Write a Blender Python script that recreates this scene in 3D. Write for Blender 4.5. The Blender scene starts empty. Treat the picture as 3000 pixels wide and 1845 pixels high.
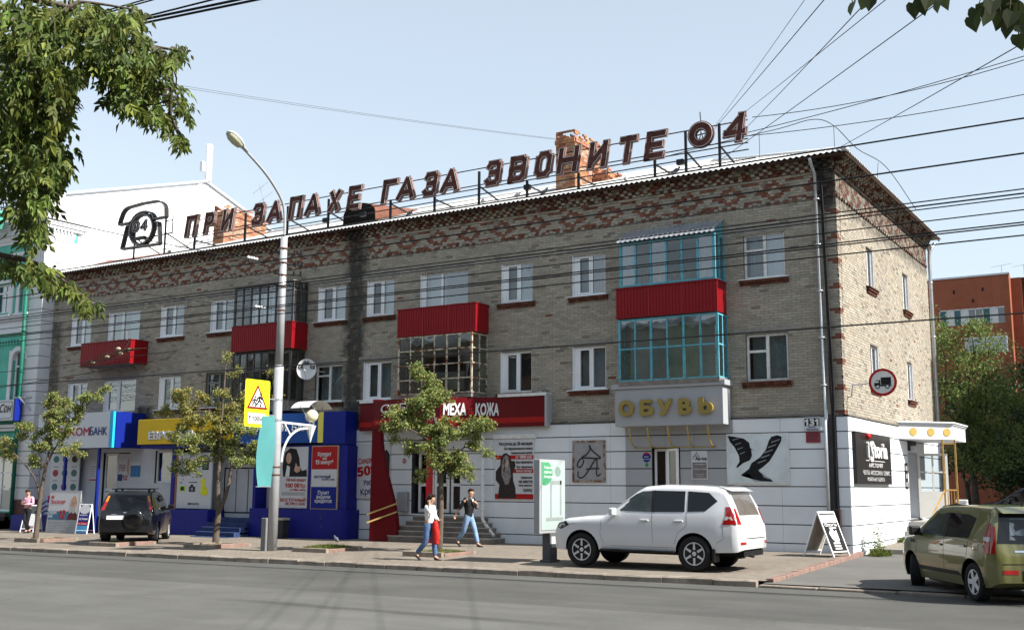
import bpy, bmesh, math, random
from math import sin, cos, pi, radians, sqrt, atan2
from mathutils import Vector, Matrix, noise
from mathutils.bvhtree import BVHTree
from mathutils.geometry import tessellate_polygon
random.seed(7)
sc = bpy.context.scene
col = sc.collection
# ------------------------------------------------------------ camera, sky, sun, exposure
cd = bpy.data.cameras.new('camera'); cam = bpy.data.objects.new('camera', cd); col.objects.link(cam)
CAM = Vector((8.076, -29.624, 1.539)); YAW, PIT, ROL = radians(-32.24), radians(8.96), radians(0.344)
fw = Vector((sin(YAW)*cos(PIT), cos(YAW)*cos(PIT), sin(PIT))); rt = Vector((cos(YAW), -sin(YAW), 0)); up = rt.cross(fw)
rt, up = cos(ROL)*rt+sin(ROL)*up, -sin(ROL)*rt+cos(ROL)*up
cam.matrix_world = Matrix((( rt.x, up.x, -fw.x, CAM.x), (rt.y, up.y, -fw.y, CAM.y), (rt.z, up.z, -fw.z, CAM.z), (0, 0, 0, 1)))
cd.sensor_width = 36; cd.lens = 38.26; cd.clip_start = 0.1; cd.clip_end = 3000
sc.camera = cam
SUN_EL, SUN_AZ = radians(43), radians(2.3)      # azimuth measured from +X towards +Y (just behind the street front)
world = bpy.data.worlds.new('World'); sc.world = world; world.use_nodes = True
wn, wl = world.node_tree.nodes, world.node_tree.links
sky = wn.new('ShaderNodeTexSky'); sky.sky_type = 'NISHITA'; sky.sun_disc = False
sky.sun_elevation = SUN_EL; sky.sun_rotation = pi/2-SUN_AZ; sky.air_density = 1.3; sky.dust_density = 0.4; sky.ozone_density = 1.0; sky.altitude = 100
hs = wn.new('ShaderNodeHueSaturation'); hs.inputs['Saturation'].default_value = 0.75; hs.inputs['Value'].default_value = 0.58
bg = wn['Background']; bg.inputs['Strength'].default_value = 0.088
veil = wn.new('ShaderNodeMix'); veil.data_type = 'RGBA'; veil.blend_type = 'ADD'; veil.inputs[0].default_value = 1; veil.inputs[7].default_value = (2.05, 2.32, 2.55, 1)   # thin even haze over the whole sky
wl.new(sky.outputs[0], hs.inputs['Color']); wl.new(hs.outputs[0], veil.inputs[6]); wl.new(veil.outputs[2], bg.inputs['Color'])
sd = bpy.data.lights.new('sun', 'SUN'); sun = bpy.data.objects.new('sun', sd); col.objects.link(sun)
sd.energy = 5.0; sd.angle = radians(0.55); sd.color = (1.0, 0.955, 0.88)
sdir = Vector((cos(SUN_EL)*cos(SUN_AZ), cos(SUN_EL)*sin(SUN_AZ), sin(SUN_EL)))
sun.rotation_euler = sdir.to_track_quat('Z', 'Y').to_euler()
sun.location = sdir*60
sc.view_settings.view_transform = 'Standard'; sc.view_settings.look = 'None'; sc.view_settings.gamma = 1.0
sc.view_settings.use_curve_mapping = False
sc.view_settings.exposure = 1.05
sc.render.engine = 'CYCLES'
sc.cycles.max_bounces = 6; sc.cycles.transparent_max_bounces = 12; sc.cycles.caustics_reflective = False; sc.cycles.caustics_refractive = False

# ------------------------------------------------------------ helpers
def G(x, y):                                    # height of the pavement: falls to the left and towards the kerb
    return -0.14+0.0064*x+0.0175*max(min(y, 6), -8.1)
def ROADZ(x): return -0.405+0.0064*x

def tag(o, label=None, cat=None, group=None, kind=None):
    if label: o['label'] = label
    if cat: o['category'] = cat
    if group: o['group'] = group
    if kind: o['kind'] = kind
    return o
def put(o, parent=None):
    col.objects.link(o)
    if parent is not None:
        o.parent = parent
        if parent.get('_w', 1): o.matrix_parent_inverse = worldof(parent).inverted()
    return o
def worldof(o):
    m = Matrix.LocRotScale(o.location, o.rotation_euler, o.scale)
    if o.parent: return worldof(o.parent) @ o.matrix_parent_inverse @ m
    return m
def empty(name, loc=(0, 0, 0), rz=0, parent=None, local=False):
    e = bpy.data.objects.new(name, None); e.location = loc; e.rotation_euler = (0, 0, rz); e.empty_display_size = 0.2
    put(e, parent)
    if local: e['_w'] = 0
    return e
class MB:
    def __init__(s): s.v = []; s.f = []; s.m = []; s.c = []; s.cur = 0; s.colr = None
    def add(s, vs, fs, m=None, c=None):
        n = len(s.v); s.v += [tuple(p) for p in vs]
        mm = s.cur if m is None else m
        for f in fs: s.f.append(tuple(i+n for i in f)); s.m.append(mm); s.c.append(c if c is not None else s.colr)
        return s
    def box(s, x0, x1, y0, y1, z0, z1, m=None, c=None, M=None):
        vs = [Vector(p) for p in ((x0,y0,z0),(x1,y0,z0),(x1,y1,z0),(x0,y1,z0),(x0,y0,z1),(x1,y0,z1),(x1,y1,z1),(x0,y1,z1))]
        if M is not None: vs = [M @ p for p in vs]
        return s.add(vs, [(0,3,2,1),(4,5,6,7),(0,1,5,4),(1,2,6,5),(2,3,7,6),(3,0,4,7)], m, c)
    def bar(s, a, b, w, h=None, m=None, upv=(0,0,1)):
        a, b = Vector(a), Vector(b); d = b-a; L = d.length
        if L < 1e-6: return s
        d /= L; u = Vector(upv)
        if abs(d.dot(u)) > .97: u = Vector((0,1,0)) if abs(d.y) < .9 else Vector((1,0,0))
        r = d.cross(u).normalized(); u = r.cross(d); h = h or w
        M = Matrix(((d.x,r.x,u.x,a.x),(d.y,r.y,u.y,a.y),(d.z,r.z,u.z,a.z),(0,0,0,1)))
        return s.box(0, L, -w/2, w/2, -h/2, h/2, m, None, M)
    def tube(s, pts, rad, n=8, m=None, cap=True):
        pts = [Vector(p) for p in pts]; k = len(pts)
        if not hasattr(rad, '__len__'): rad = [rad]*k
        vs = []; fs = []; pr = None
        for i, p in enumerate(pts):
            d = (pts[min(i+1,k-1)]-pts[max(i-1,0)])
            if d.length < 1e-9: d = Vector((0,0,1))
            d.normalize()
            if pr is None:
                a = Vector((0,0,1)) if abs(d.z) < .9 else Vector((1,0,0)); r = d.cross(a).normalized()
            else: r = (pr-d*pr.dot(d)); r = r.normalized() if r.length > 1e-6 else d.orthogonal().normalized()
            pr = r; u = d.cross(r)
            for j in range(n):
                t = 2*pi*j/n; vs.append(p+(r*cos(t)+u*sin(t))*rad[i])
        for i in range(k-1):
            for j in range(n): fs.append((i*n+j, i*n+(j+1)%n, (i+1)*n+(j+1)%n, (i+1)*n+j))
        if cap: fs += [tuple(range(n-1,-1,-1)), tuple((k-1)*n+j for j in range(n))]
        return s.add(vs, fs, m)
    def prism(s, poly, h0, h1, f=None, m=None, c=None):
        """poly: 2-D points; f(a,b,h) -> 3-D point (default: x,z outline extruded along y)"""
        f = f or (lambda a, b, h: (a, h, b)); n = len(poly)
        vs = [f(a, b, h0) for a, b in poly]+[f(a, b, h1) for a, b in poly]
        fs = [tuple(range(n)), tuple(range(2*n-1, n-1, -1))]+[(i, i+n, (i+1)%n+n, (i+1)%n) for i in range(n)]
        return s.add(vs, fs, m, c)
    def lathe(s, prof, n=16, c=(0,0,0), m=None, sx=1, sy=1):
        vs = []; fs = []
        for r, z in prof:
            for j in range(n): t = 2*pi*j/n; vs.append((c[0]+r*cos(t)*sx, c[1]+r*sin(t)*sy, c[2]+z))
        for i in range(len(prof)-1):
            for j in range(n): fs.append((i*n+j, i*n+(j+1)%n, (i+1)*n+(j+1)%n, (i+1)*n+j))
        fs += [tuple(range(n-1,-1,-1)), tuple((len(prof)-1)*n+j for j in range(n))]
        return s.add(vs, fs, m)
    def ball(s, c, r, n=10, k=7, m=None, sc3=(1,1,1)):
        prof = [(r*sin(pi*i/k)+1e-4, -r*cos(pi*i/k)) for i in range(k+1)]
        n0 = len(s.v); s.lathe(prof, n, (0,0,0), m)
        for i in range(n0, len(s.v)): v = s.v[i]; s.v[i] = (c[0]+v[0]*sc3[0], c[1]+v[1]*sc3[1], c[2]+v[2]*sc3[2])
        return s
    def xf(s, M):
        s.v = [tuple(M @ Vector(p)) for p in s.v]; return s
    def mesh(s, name, mats, smooth=False, fix=True):
        me = bpy.data.meshes.new(name); me.from_pydata(s.v, [], s.f)
        for mt in (mats if isinstance(mats, (list, tuple)) else [mats]): me.materials.append(mt)
        if any(s.m): me.polygons.foreach_set('material_index', s.m)
        if smooth: me.polygons.foreach_set('use_smooth', [True]*len(s.f))
        if any(c is not None for c in s.c):
            at = me.color_attributes.new('tone', 'FLOAT_COLOR', 'CORNER'); buf = []
            for f, c in zip(s.f, s.c):
                c = c or (1, 1, 1); buf += [c[0], c[1], c[2], 1.0]*len(f)
            at.data.foreach_set('color', buf)
        if fix:
            bm = bmesh.new(); bm.from_mesh(me); bmesh.ops.recalc_face_normals(bm, faces=bm.faces); bm.to_mesh(me); bm.free()
        me.update(); return me
    def build(s, name, mats, parent=None, smooth=False, bevel=0, fix=True, local=False):
        me = s.mesh(name, mats, smooth, fix)
        o = bpy.data.objects.new(name, me); put(o, parent)
        if bevel:
            b = o.modifiers.new('bevel', 'BEVEL'); b.width = bevel; b.segments = 2; b.limit_method = 'ANGLE'
        if smooth and bevel == 0: pass
        return o
def smooth_angle(o, ang=40):
    me = o.data; me.polygons.foreach_set('use_smooth', [True]*len(me.polygons))
    me.set_sharp_from_angle(angle=radians(ang)); return o

_mats = {}
def mat(name, c, rough=.7, metal=0, var=.12, scale=3.0, bump=0, bscale=40, spec=.2, coat=0, tone=False, var2=None, scale2=.35, emit=0, trans=0, hue=None):
    if name in _mats: return _mats[name]
    m = bpy.data.materials.new(name); m.use_nodes = True; nt = m.node_tree; N, L = nt.nodes, nt.links
    b = N['Principled BSDF']; b.inputs['Roughness'].default_value = rough; b.inputs['Metallic'].default_value = metal
    b.inputs['Specular IOR Level'].default_value = spec; b.inputs['Coat Weight'].default_value = coat
    tc = N.new('ShaderNodeTexCoord'); src = None
    def noise_mix(scale, amt, cin, c2=None):
        nz = N.new('ShaderNodeTexNoise'); nz.inputs['Scale'].default_value = scale; nz.inputs['Detail'].default_value = 5; nz.inputs['Roughness'].default_value = .6
        L.new(tc.outputs['Object'], nz.inputs['Vector'])
        rp = N.new('ShaderNodeMapRange'); rp.inputs[1].default_value = .3; rp.inputs[2].default_value = .7; rp.inputs[3].default_value = 1-amt; rp.inputs[4].default_value = 1+amt
        L.new(nz.outputs['Fac'], rp.inputs[0])
        mx = N.new('ShaderNodeMix'); mx.data_type = 'RGBA'; mx.blend_type = 'MULTIPLY'; mx.inputs[0].default_value = 1
        L.new(rp.outputs[0], mx.inputs[7])
        if isinstance(cin, tuple): mx.inputs[6].default_value = cin
        else: L.new(cin, mx.inputs[6])
        return mx.outputs[2]
    cin = (c[0], c[1], c[2], 1)
    if tone:
        at = N.new('ShaderNodeAttribute'); at.attribute_name = 'tone'
        mx = N.new('ShaderNodeMix'); mx.data_type = 'RGBA'; mx.blend_type = 'MULTIPLY'; mx.inputs[0].default_value = 1; mx.inputs[6].default_value = cin
        L.new(at.outputs['Color'], mx.inputs[7]); cin = mx.outputs[2]
    if var: cin = noise_mix(scale, var, cin)
    if var2: cin = noise_mix(scale2, var2, cin)
    if isinstance(cin, tuple): b.inputs['Base Color'].default_value = cin
    else: L.new(cin, b.inputs['Base Color'])
    if bump:
        nz = N.new('ShaderNodeTexNoise'); nz.inputs['Scale'].default_value = bscale; nz.inputs['Detail'].default_value = 4; L.new(tc.outputs['Object'], nz.inputs['Vector'])
        bp = N.new('ShaderNodeBump'); bp.inputs['Strength'].default_value = bump; bp.inputs['Distance'].default_value = .02
        L.new(nz.outputs['Fac'], bp.inputs['Height']); L.new(bp.outputs[0], b.inputs['Normal'])
    if trans:
        tr = N.new('ShaderNodeBsdfTranslucent'); ms = N.new('ShaderNodeMixShader'); ms.inputs[0].default_value = trans
        if isinstance(cin, tuple): tr.inputs[0].default_value = cin
        else: L.new(cin, tr.inputs[0])
        L.new(b.outputs[0], ms.inputs[1]); L.new(tr.outputs[0], ms.inputs[2]); L.new(ms.outputs[0], N['Material Output'].inputs['Surface'])
    if emit: b.inputs['Emission Color'].default_value = (c[0], c[1], c[2], 1); b.inputs['Emission Strength'].default_value = emit
    _mats[name] = m; return m
def glass(name, tint=(.7,.8,.8), refl=.12, rough=.02):
    """window pane: see-through with a real reflection that grows at grazing angles"""
    if name in _mats: return _mats[name]
    m = bpy.data.materials.new(name); m.use_nodes = True; N, L = m.node_tree.nodes, m.node_tree.links
    N.remove(N['Principled BSDF'])
    t = N.new('ShaderNodeBsdfTransparent'); t.inputs[0].default_value = (*tint, 1)
    g = N.new('ShaderNodeBsdfGlossy'); g.inputs['Roughness'].default_value = rough; g.inputs[0].default_value = (.95,.97,1,1)
    nz = N.new('ShaderNodeTexNoise'); nz.inputs['Scale'].default_value = 1.6; tc = N.new('ShaderNodeTexCoord'); L.new(tc.outputs['Object'], nz.inputs['Vector'])
    bp = N.new('ShaderNodeBump'); bp.inputs['Strength'].default_value = .06; bp.inputs['Distance'].default_value = .05; L.new(nz.outputs['Fac'], bp.inputs['Height']); L.new(bp.outputs[0], g.inputs['Normal'])
    lw = N.new('ShaderNodeLayerWeight'); lw.inputs[0].default_value = .5
    pw = N.new('ShaderNodeMath'); pw.operation = 'POWER'; pw.inputs[1].default_value = 3; L.new(lw.outputs['Facing'], pw.inputs[0])
    mr = N.new('ShaderNodeMapRange'); mr.inputs[3].default_value = refl; mr.inputs[4].default_value = 1; L.new(pw.outputs[0], mr.inputs[0])
    ms = N.new('ShaderNodeMixShader'); L.new(mr.outputs[0], ms.inputs[0]); L.new(t.outputs[0], ms.inputs[1]); L.new(g.outputs[0], ms.inputs[2])
    L.new(ms.outputs[0], N['Material Output'].inputs['Surface'])
    _mats[name] = m; return m

LOOK = str.maketrans('АВЕКМНОРСТХЬ0123456789', 'ABEKMHOPCTXb𝟬𝟭𝟮𝟯𝟰𝟱𝟲𝟳𝟴𝟵')     # same shapes, cleaner outlines
def text_mesh(body, size=1.0, bold=0.0, extrude=.003, shear=0, spacing=1.0, align='LEFT', yscale=1.0, xscale=1.0, target_w=None):
    c = bpy.data.curves.new('lettering', 'FONT'); c.body = body.translate(LOOK); c.size = size; c.shear = shear; c.space_character = spacing
    c.resolution_u = 4; c.align_x = align; c.fill_mode = 'NONE'
    o = bpy.data.objects.new('tmp', c); col.objects.link(o)
    dg = bpy.context.evaluated_depsgraph_get(); m0 = bpy.data.meshes.new_from_object(o.evaluated_get(dg))
    bpy.data.objects.remove(o); bpy.data.curves.remove(c)
    co = [v.co.xy for v in m0.vertices]; nb = {}
    for e in m0.edges: nb.setdefault(e.vertices[0], []).append(e.vertices[1]); nb.setdefault(e.vertices[1], []).append(e.vertices[0])
    loops = []; seen = set()
    for st in nb:
        if st in seen: continue
        lp = [st]; seen.add(st); cur = st
        while True:
            nx = [k for k in nb[cur] if k not in seen]
            if not nx: break
            cur = nx[0]; seen.add(cur); lp.append(cur)
        if len(lp) > 2: loops.append([Vector(co[i]) for i in lp])
    bpy.data.meshes.remove(m0)
    def inside(p, L_):
        r = False; j = len(L_)-1
        for i in range(len(L_)):
            if (L_[i].y > p.y) != (L_[j].y > p.y) and p.x < (L_[j].x-L_[i].x)*(p.y-L_[i].y)/(L_[j].y-L_[i].y)+L_[i].x: r = not r
            j = i
        return r
    bb = [(min(q.x for q in L_), max(q.x for q in L_), min(q.y for q in L_), max(q.y for q in L_)) for L_ in loops]
    def contains(i, j):
        A_, B2 = bb[i], bb[j]
        return A_[0] <= B2[0] and A_[1] >= B2[1] and A_[2] <= B2[2] and A_[3] >= B2[3] and all(inside(q, loops[i]) for q in loops[j][::max(1, len(loops[j])//6)])
    cont = [[i for i in range(len(loops)) if i != j and contains(i, j)] for j in range(len(loops))]
    tm = MB()
    for j, L_ in enumerate(loops):
        if len(cont[j]) % 2: continue
        hol = [loops[k] for k in range(len(loops)) if len(cont[k]) == len(cont[j])+1 and j in cont[k]]
        polys = [[q.to_3d() for q in L_]]+[[q.to_3d() for q in h_] for h_ in hol]; flatp = [q for pl in polys for q in pl]
        dz = extrude+.00015*(j % 3)
        tri = tessellate_polygon(polys); n_ = len(flatp)
        tm.add([(q.x, q.y, dz) for q in flatp], tri)
        k0 = 0
        for pl in polys:
            m_ = len(pl); tm.add([(q.x, q.y, dz) for q in pl]+[(q.x, q.y, -extrude) for q in pl], [(i, (i+1) % m_, (i+1) % m_+m_, i+m_) for i in range(m_)])
    for i_, f_ in enumerate(tm.f):
        if len(f_) == 3:
            a_, b_, c_ = (tm.v[k] for k in f_)
            if (b_[0]-a_[0])*(c_[1]-a_[1])-(b_[1]-a_[1])*(c_[0]-a_[0]) < 0: tm.f[i_] = (f_[0], f_[2], f_[1])
    me = tm.mesh('lettering', [], fix=False)
    if bold:                                    # heavier strokes: shifted copies, each a hair prouder than the last
        bm = bmesh.new(); bm.from_mesh(me); b0 = bmesh.new(); g = bold*size
        for i in range(6 if len(body) > 6 else 8):
            m2 = me.copy(); m2.transform(Matrix.Translation((g*cos(i*pi/(3 if len(body) > 6 else 4)), g*sin(i*pi/(3 if len(body) > 6 else 4)), .0004*(i+1)))); bm.from_mesh(m2); bpy.data.meshes.remove(m2)
        bm.to_mesh(me); bm.free(); b0.free()
    if target_w:
        xs = [v.co.x for v in me.vertices]; w = max(xs)-min(xs); xscale = target_w/w
    me.transform(Matrix.Diagonal((xscale, yscale, 1, 1))); return me
def text(body, loc, size, m, parent, facing='-Y', name='lettering', tilt=0, **kw):
    """flat lettering; loc is the left (or centre) baseline point; facing is the outward normal"""
    me = text_mesh(body, size, **kw); me.materials.clear(); me.materials.append(m)
    if facing == '-Y': R = Matrix.Rotation(pi/2, 4, 'X')
    elif facing == '+X': R = Matrix.Rotation(pi/2, 4, 'Z') @ Matrix.Rotation(pi/2, 4, 'X')
    else: R = facing
    if tilt: R = R @ Matrix.Rotation(tilt, 4, 'Z')
    me.transform(Matrix.Translation(loc) @ R); o = bpy.data.objects.new(name, me); put(o, parent); return o

def wallcells(mb, u0, u1, v0, v1, holes, f, m=None):
    """rectangle [u0,u1]x[v0,v1] with rectangular holes, f(u,v)->3-D"""
    us = sorted({u0, u1, *[max(u0, min(u1, h[i])) for h in holes for i in (0, 1)]}); vs = sorted({v0, v1, *[max(v0, min(v1, h[i])) for h in holes for i in (2, 3)]})
    for a, b in zip(us, us[1:]):
        for c, d in zip(vs, vs[1:]):
            x, y = (a+b)/2, (c+d)/2
            if any(h[0] < x < h[1] and h[2] < y < h[3] for h in holes): continue
            mb.add([f(a,c), f(b,c), f(b,d), f(a,d)], [(0,1,2,3)], m)
def catmull(pts, n=6):
    pts = [Vector(p) for p in pts]; out = []
    for i in range(len(pts)-1):
        p0, p1, p2, p3 = pts[max(i-1,0)], pts[i], pts[i+1], pts[min(i+2,len(pts)-1)]
        for k in range(n):
            t = k/n; out.append(.5*((2*p1)+(p2-p0)*t+(2*p0-5*p1+4*p2-p3)*t*t+(3*p1-p0-3*p2+p3)*t**3))
    return out+[pts[-1]]
# ------------------------------------------------------------ common materials
white_pvc = mat('white plastic frame', (.78,.79,.80), .35, var=.04)
old_white = mat('weathered white paint', (.66,.66,.64), .6, var=.18, scale=9)
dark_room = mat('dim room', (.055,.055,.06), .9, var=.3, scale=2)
curtain_m = mat('curtain cloth', (.72,.72,.70), .9, var=.15, scale=6, trans=.3)
curtain_g = mat('pale green curtain', (.30,.36,.34), .9, var=.2, scale=5)
red_panel = mat('red profiled sheet', (.225,.006,.010), .38, var=.08, scale=2)
black_iron = mat('black painted steel', (.018,.018,.02), .55, var=.3, scale=12)
steel_grey = mat('grey painted steel', (.33,.34,.36), .45, metal=.3, var=.1)
galv = mat('galvanised steel', (.45,.47,.50), .38, metal=.6, var=.15, scale=6)
rubber = mat('tyre rubber', (.015,.015,.016), .8, var=.2, scale=15)
pane_sky = glass('window glass', (.62,.70,.74), .20)
pane_dim = glass('dim window glass', (.5,.56,.58), .10)
# ============================================================ the setting: ground, road, pavement, kerbs
def grid(name, x0, x1, nx, y0, y1, ny, fz, m, clip=None):
    mb = MB(); xs = [x0+(x1-x0)*i/nx for i in range(nx+1)]; ys = [y0+(y1-y0)*j/ny for j in range(ny+1)]
    vs = [(clip(x, y) if clip else x, y, fz(x, y)) for y in ys for x in xs]
    mb.add(vs, [(j*(nx+1)+i, j*(nx+1)+i+1, (j+1)*(nx+1)+i+1, (j+1)*(nx+1)+i) for j in range(ny) for i in range(nx)])
    return tag(mb.build(name, m, fix=False), kind='structure')
def asphalt(name, base, lanes=False):
    m = mat(name, base, .88, var=.10, scale=70, bump=.25, bscale=160, var2=.16, scale2=.5)
    N, L = m.node_tree.nodes, m.node_tree.links; b = N['Principled BSDF']; src = b.inputs['Base Color'].links[0].from_socket
    tc = N.new('ShaderNodeTexCoord'); sep = N.new('ShaderNodeSeparateXYZ'); L.new(tc.outputs['Object'], sep.inputs[0])
    mp = N.new('ShaderNodeMapping'); mp.inputs['Scale'].default_value = (.06, .9, 1); L.new(tc.outputs['Object'], mp.inputs[0])
    st = N.new('ShaderNodeTexNoise'); st.inputs['Scale'].default_value = 1.5; st.inputs['Detail'].default_value = 3; L.new(mp.outputs[0], st.inputs['Vector'])
    def ramp(sock, a, b0, lo, hi):
        r = N.new('ShaderNodeMapRange'); r.inputs[1].default_value = a; r.inputs[2].default_value = b0; r.inputs[3].default_value = lo; r.inputs[4].default_value = hi; L.new(sock, r.inputs[0]); return r.outputs[0]
    def mul(a, bsock):
        x = N.new('ShaderNodeMix'); x.data_type = 'RGBA'; x.blend_type = 'MULTIPLY'; x.inputs[0].default_value = 1; L.new(a, x.inputs[6]); L.new(bsock, x.inputs[7]); return x.outputs[2]
    src = mul(src, ramp(st.outputs['Fac'], .3, .7, .90, 1.08))              # worn wheel tracks along the street
    if lanes:
        src = mul(src, ramp(sep.outputs['Y'], -13.62, -13.50, 1.20, 0.93))      # fresher strip of asphalt along the kerb
        e = N.new('ShaderNodeTexNoise'); e.inputs['Scale'].default_value = .7; L.new(tc.outputs['Object'], e.inputs['Vector'])
        sm = N.new('ShaderNodeMath'); sm.operation = 'MULTIPLY_ADD'; sm.inputs[1].default_value = .5; L.new(e.outputs['Fac'], sm.inputs[0]); L.new(sep.outputs['Y'], sm.inputs[2])
        ab = N.new('ShaderNodeMath'); ab.operation = 'ADD'; ab.inputs[1].default_value = 15.35; L.new(sm.outputs[0], ab.inputs[0])
        a2 = N.new('ShaderNodeMath'); a2.operation = 'ABSOLUTE'; L.new(ab.outputs[0], a2.inputs[0])
        inx = ramp(sep.outputs['X'], -7.2, -5.5, 0, 1); inx2 = ramp(sep.outputs['X'], -.8, .4, 1, 0)
        seam = ramp(a2.outputs[0], .10, .24, 1, 0)
        q = N.new('ShaderNodeMath'); q.operation = 'MULTIPLY'; L.new(seam, q.inputs[0]); L.new(inx, q.inputs[1])
        q2 = N.new('ShaderNodeMath'); q2.operation = 'MULTIPLY'; L.new(q.outputs[0], q2.inputs[0]); L.new(inx2, q2.inputs[1])
        src = mul(src, ramp(q2.outputs[0], 0, 1, 1, .74))                    # tar-sealed seam
        dg = ramp(sep.outputs['Y'], -8.45, -8.2, 0, 1); src = mul(src, ramp(dg, 0, 1, 1, 1.35))   # dust gathered in the gutter
        vo = N.new('ShaderNodeTexVoronoi'); vo.feature = 'DISTANCE_TO_EDGE'; vo.inputs['Scale'].default_value = .42
        wv = N.new('ShaderNodeTexNoise'); wv.inputs['Scale'].default_value = 1.3; L.new(tc.outputs['Object'], wv.inputs['Vector'])
        va = N.new('ShaderNodeVectorMath'); va.operation = 'ADD'; L.new(tc.outputs['Object'], va.inputs[0]); L.new(wv.outputs['Color'], va.inputs[1]); L.new(va.outputs[0], vo.inputs['Vector'])
        ck = ramp(vo.outputs['Distance'], 0, .010, 1, 0); gn = N.new('ShaderNodeTexNoise'); gn.inputs['Scale'].default_value = .3; L.new(tc.outputs['Object'], gn.inputs['Vector'])
        cg = ramp(gn.outputs['Fac'], .52, .60, 0, 1); k = N.new('ShaderNodeMath'); k.operation = 'MULTIPLY'; L.new(ck, k.inputs[0]); L.new(cg, k.inputs[1])
        src = mul(src, ramp(k.outputs[0], 0, 1, 1, .80))                      # hairline cracks
        cs = N.new('ShaderNodeTexNoise'); cs.inputs['Scale'].default_value = 9; cs.inputs['Detail'].default_value = 1; L.new(tc.outputs['Object'], cs.inputs['Vector'])
        src = mul(src, ramp(cs.outputs['Fac'], .70, .76, 1, 1.25))               # pale grit
    L.new(src, b.inputs['Base Color']); return m
road_m = asphalt('worn grey asphalt', (.088,.087,.081), True)
drive_m = asphalt('driveway asphalt', (.125,.12,.112))
# pavement: dusty small pavers laid in rows, joints in the material (too foreshortened to tell singly)
pave_m = mat('dusty concrete pavers', (.215,.185,.152), .9, var=.14, scale=6, bump=.2, bscale=90, var2=.12, scale2=.45)
def add_pavers(m, bw, bh, mort, amt):
    N, L = m.node_tree.nodes, m.node_tree.links; b = N['Principled BSDF']; src = b.inputs['Base Color'].links[0].from_socket
    tc = N.new('ShaderNodeTexCoord'); bt = N.new('ShaderNodeTexBrick'); bt.inputs['Scale'].default_value = 1; bt.inputs['Brick Width'].default_value = bw; bt.inputs['Row Height'].default_value = bh
    bt.inputs['Mortar Size'].default_value = mort; bt.inputs['Color1'].default_value = (1,1,1,1); bt.inputs['Color2'].default_value = (.86,.86,.86,1); bt.inputs['Mortar'].default_value = (amt,amt,amt,1)
    L.new(tc.outputs['Object'], bt.inputs['Vector'])
    x = N.new('ShaderNodeMix'); x.data_type = 'RGBA'; x.blend_type = 'MULTIPLY'; x.inputs[0].default_value = 1; L.new(src, x.inputs[6]); L.new(bt.outputs['Color'], x.inputs[7]); L.new(x.outputs[2], b.inputs['Base Color'])
add_pavers(pave_m, .2, .1, .007, .62)
earth_m = mat('far ground', (.16,.15,.12), .95, var=.2, scale=.8)
gm = MB(); gm.add([(-900,-300,-.9), (900,-300,-.9), (900,1500,-.9), (-900,1500,-.9)], [(0,1,2,3)]); tag(gm.build('ground', earth_m, fix=False), kind='structure')
grid('road', -70, 60, 26, -40, -8.2, 8, lambda x, y: ROADZ(x)+.0, road_m)
def pave_edge(x, y):
    e = 0.14+(-y)*.045 if y < 0 else .14
    return x if x < -1 else -1+(x+1)*(e+1)
pavement = grid('pavement', -70, 0, 70, -8.12, .6, 10, lambda x, y: G(x, y), pave_m, lambda x, y: pave_edge(x, y) if x > -1.01 else x)
def DRZ(x, y): return -0.335+.0064*x+.0125*(max(-8.1, min(y, 14))+8.1)
grid('driveway', .1, 22, 22, -8.1, 70, 40, lambda x, y: min(DRZ(x, y), DRZ(x, y)), drive_m)
side_pave = grid('side_pavement', .05, 1.9, 4, 1.6, 14, 8, lambda x, y: G(x, y)+.02, pave_m)
mb = MB(); mb.box(.1, 1.92, 1.5, 1.62, -.6, G(1, 1.6)+.03); mb.box(1.9, 2.02, 1.5, 14, -.6, G(1, 1.6)+.025); 
mb.build('side_kerb', mat('grey kerb concrete', (.27,.25,.22), .9, var=.18, scale=5, bump=.4, bscale=50), side_pave, bevel=.015)
kerb_m = mat('worn granite kerb', (.235,.20,.165), .9, var=.25, scale=5, bump=.5, bscale=45, var2=.2, scale2=1.1)
pink_m = mat('reddish brick and sunlit kerb', (.22,.145,.12), .9, var=.2, scale=6, bump=.3)
x = .38; rk = random.Random(3)
while x > -37:
    w = rk.uniform(.75, 1.45); a = x-w
    mb = MB(); dz = rk.uniform(-.012, .012); dy = rk.uniform(-.012, .012)
    n = 4; vs = []; 
    for i in range(n+1):
        xx = a+.012+(w-.024)*i/n; zt = G(xx, -8.1)+.012+dz+rk.uniform(-.007, .007)
        vs += [(xx, -8.27+dy+rk.uniform(-.006,.006), ROADZ(xx)-.15), (xx, -8.26+dy+rk.uniform(-.006,.006), zt-.03), (xx, -8.22+dy, zt), (xx, -8.08, zt+.002), (xx, -8.08, ROADZ(xx)-.15)]
    fs = [(i*5+j, i*5+(j+1)%5, (i+1)*5+(j+1)%5, (i+1)*5+j) for i in range(n) for j in range(5)]+[(4,3,2,1,0), tuple(n*5+j for j in range(5))]
    mb.add(vs, fs); mb.build('kerb_stone', kerb_m, pavement); x = a
x = .42
while x < 16:
    w = rk.uniform(.95, 1.5); mb = MB(); zt = ROADZ(x)+.055+rk.uniform(-.008,.008)
    mb.box(x+.01, x+w-.01, -8.28+rk.uniform(-.01,.01), -8.06, ROADZ(x)-.2, zt); mb.build('kerb_stone', kerb_m, pavement, bevel=.018); x += w
# reddish brick edging between pavement and driveway
y = -7.85; 
while y < .1:
    e = pave_edge(0, y); mb = MB(); zt = G(0, y)+.022+rk.uniform(-.006,.006); w = rk.uniform(.42,.5)
    mb.box(-.06, .10, 0, w-.012, -.25, 0, M=Matrix.Translation((e, y, zt)) @ Matrix.Rotation(.045+rk.uniform(-.02,.02), 4, 'Z'))
    mb.build('edging_brick', pink_m, pavement, bevel=.012); y += w
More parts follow.
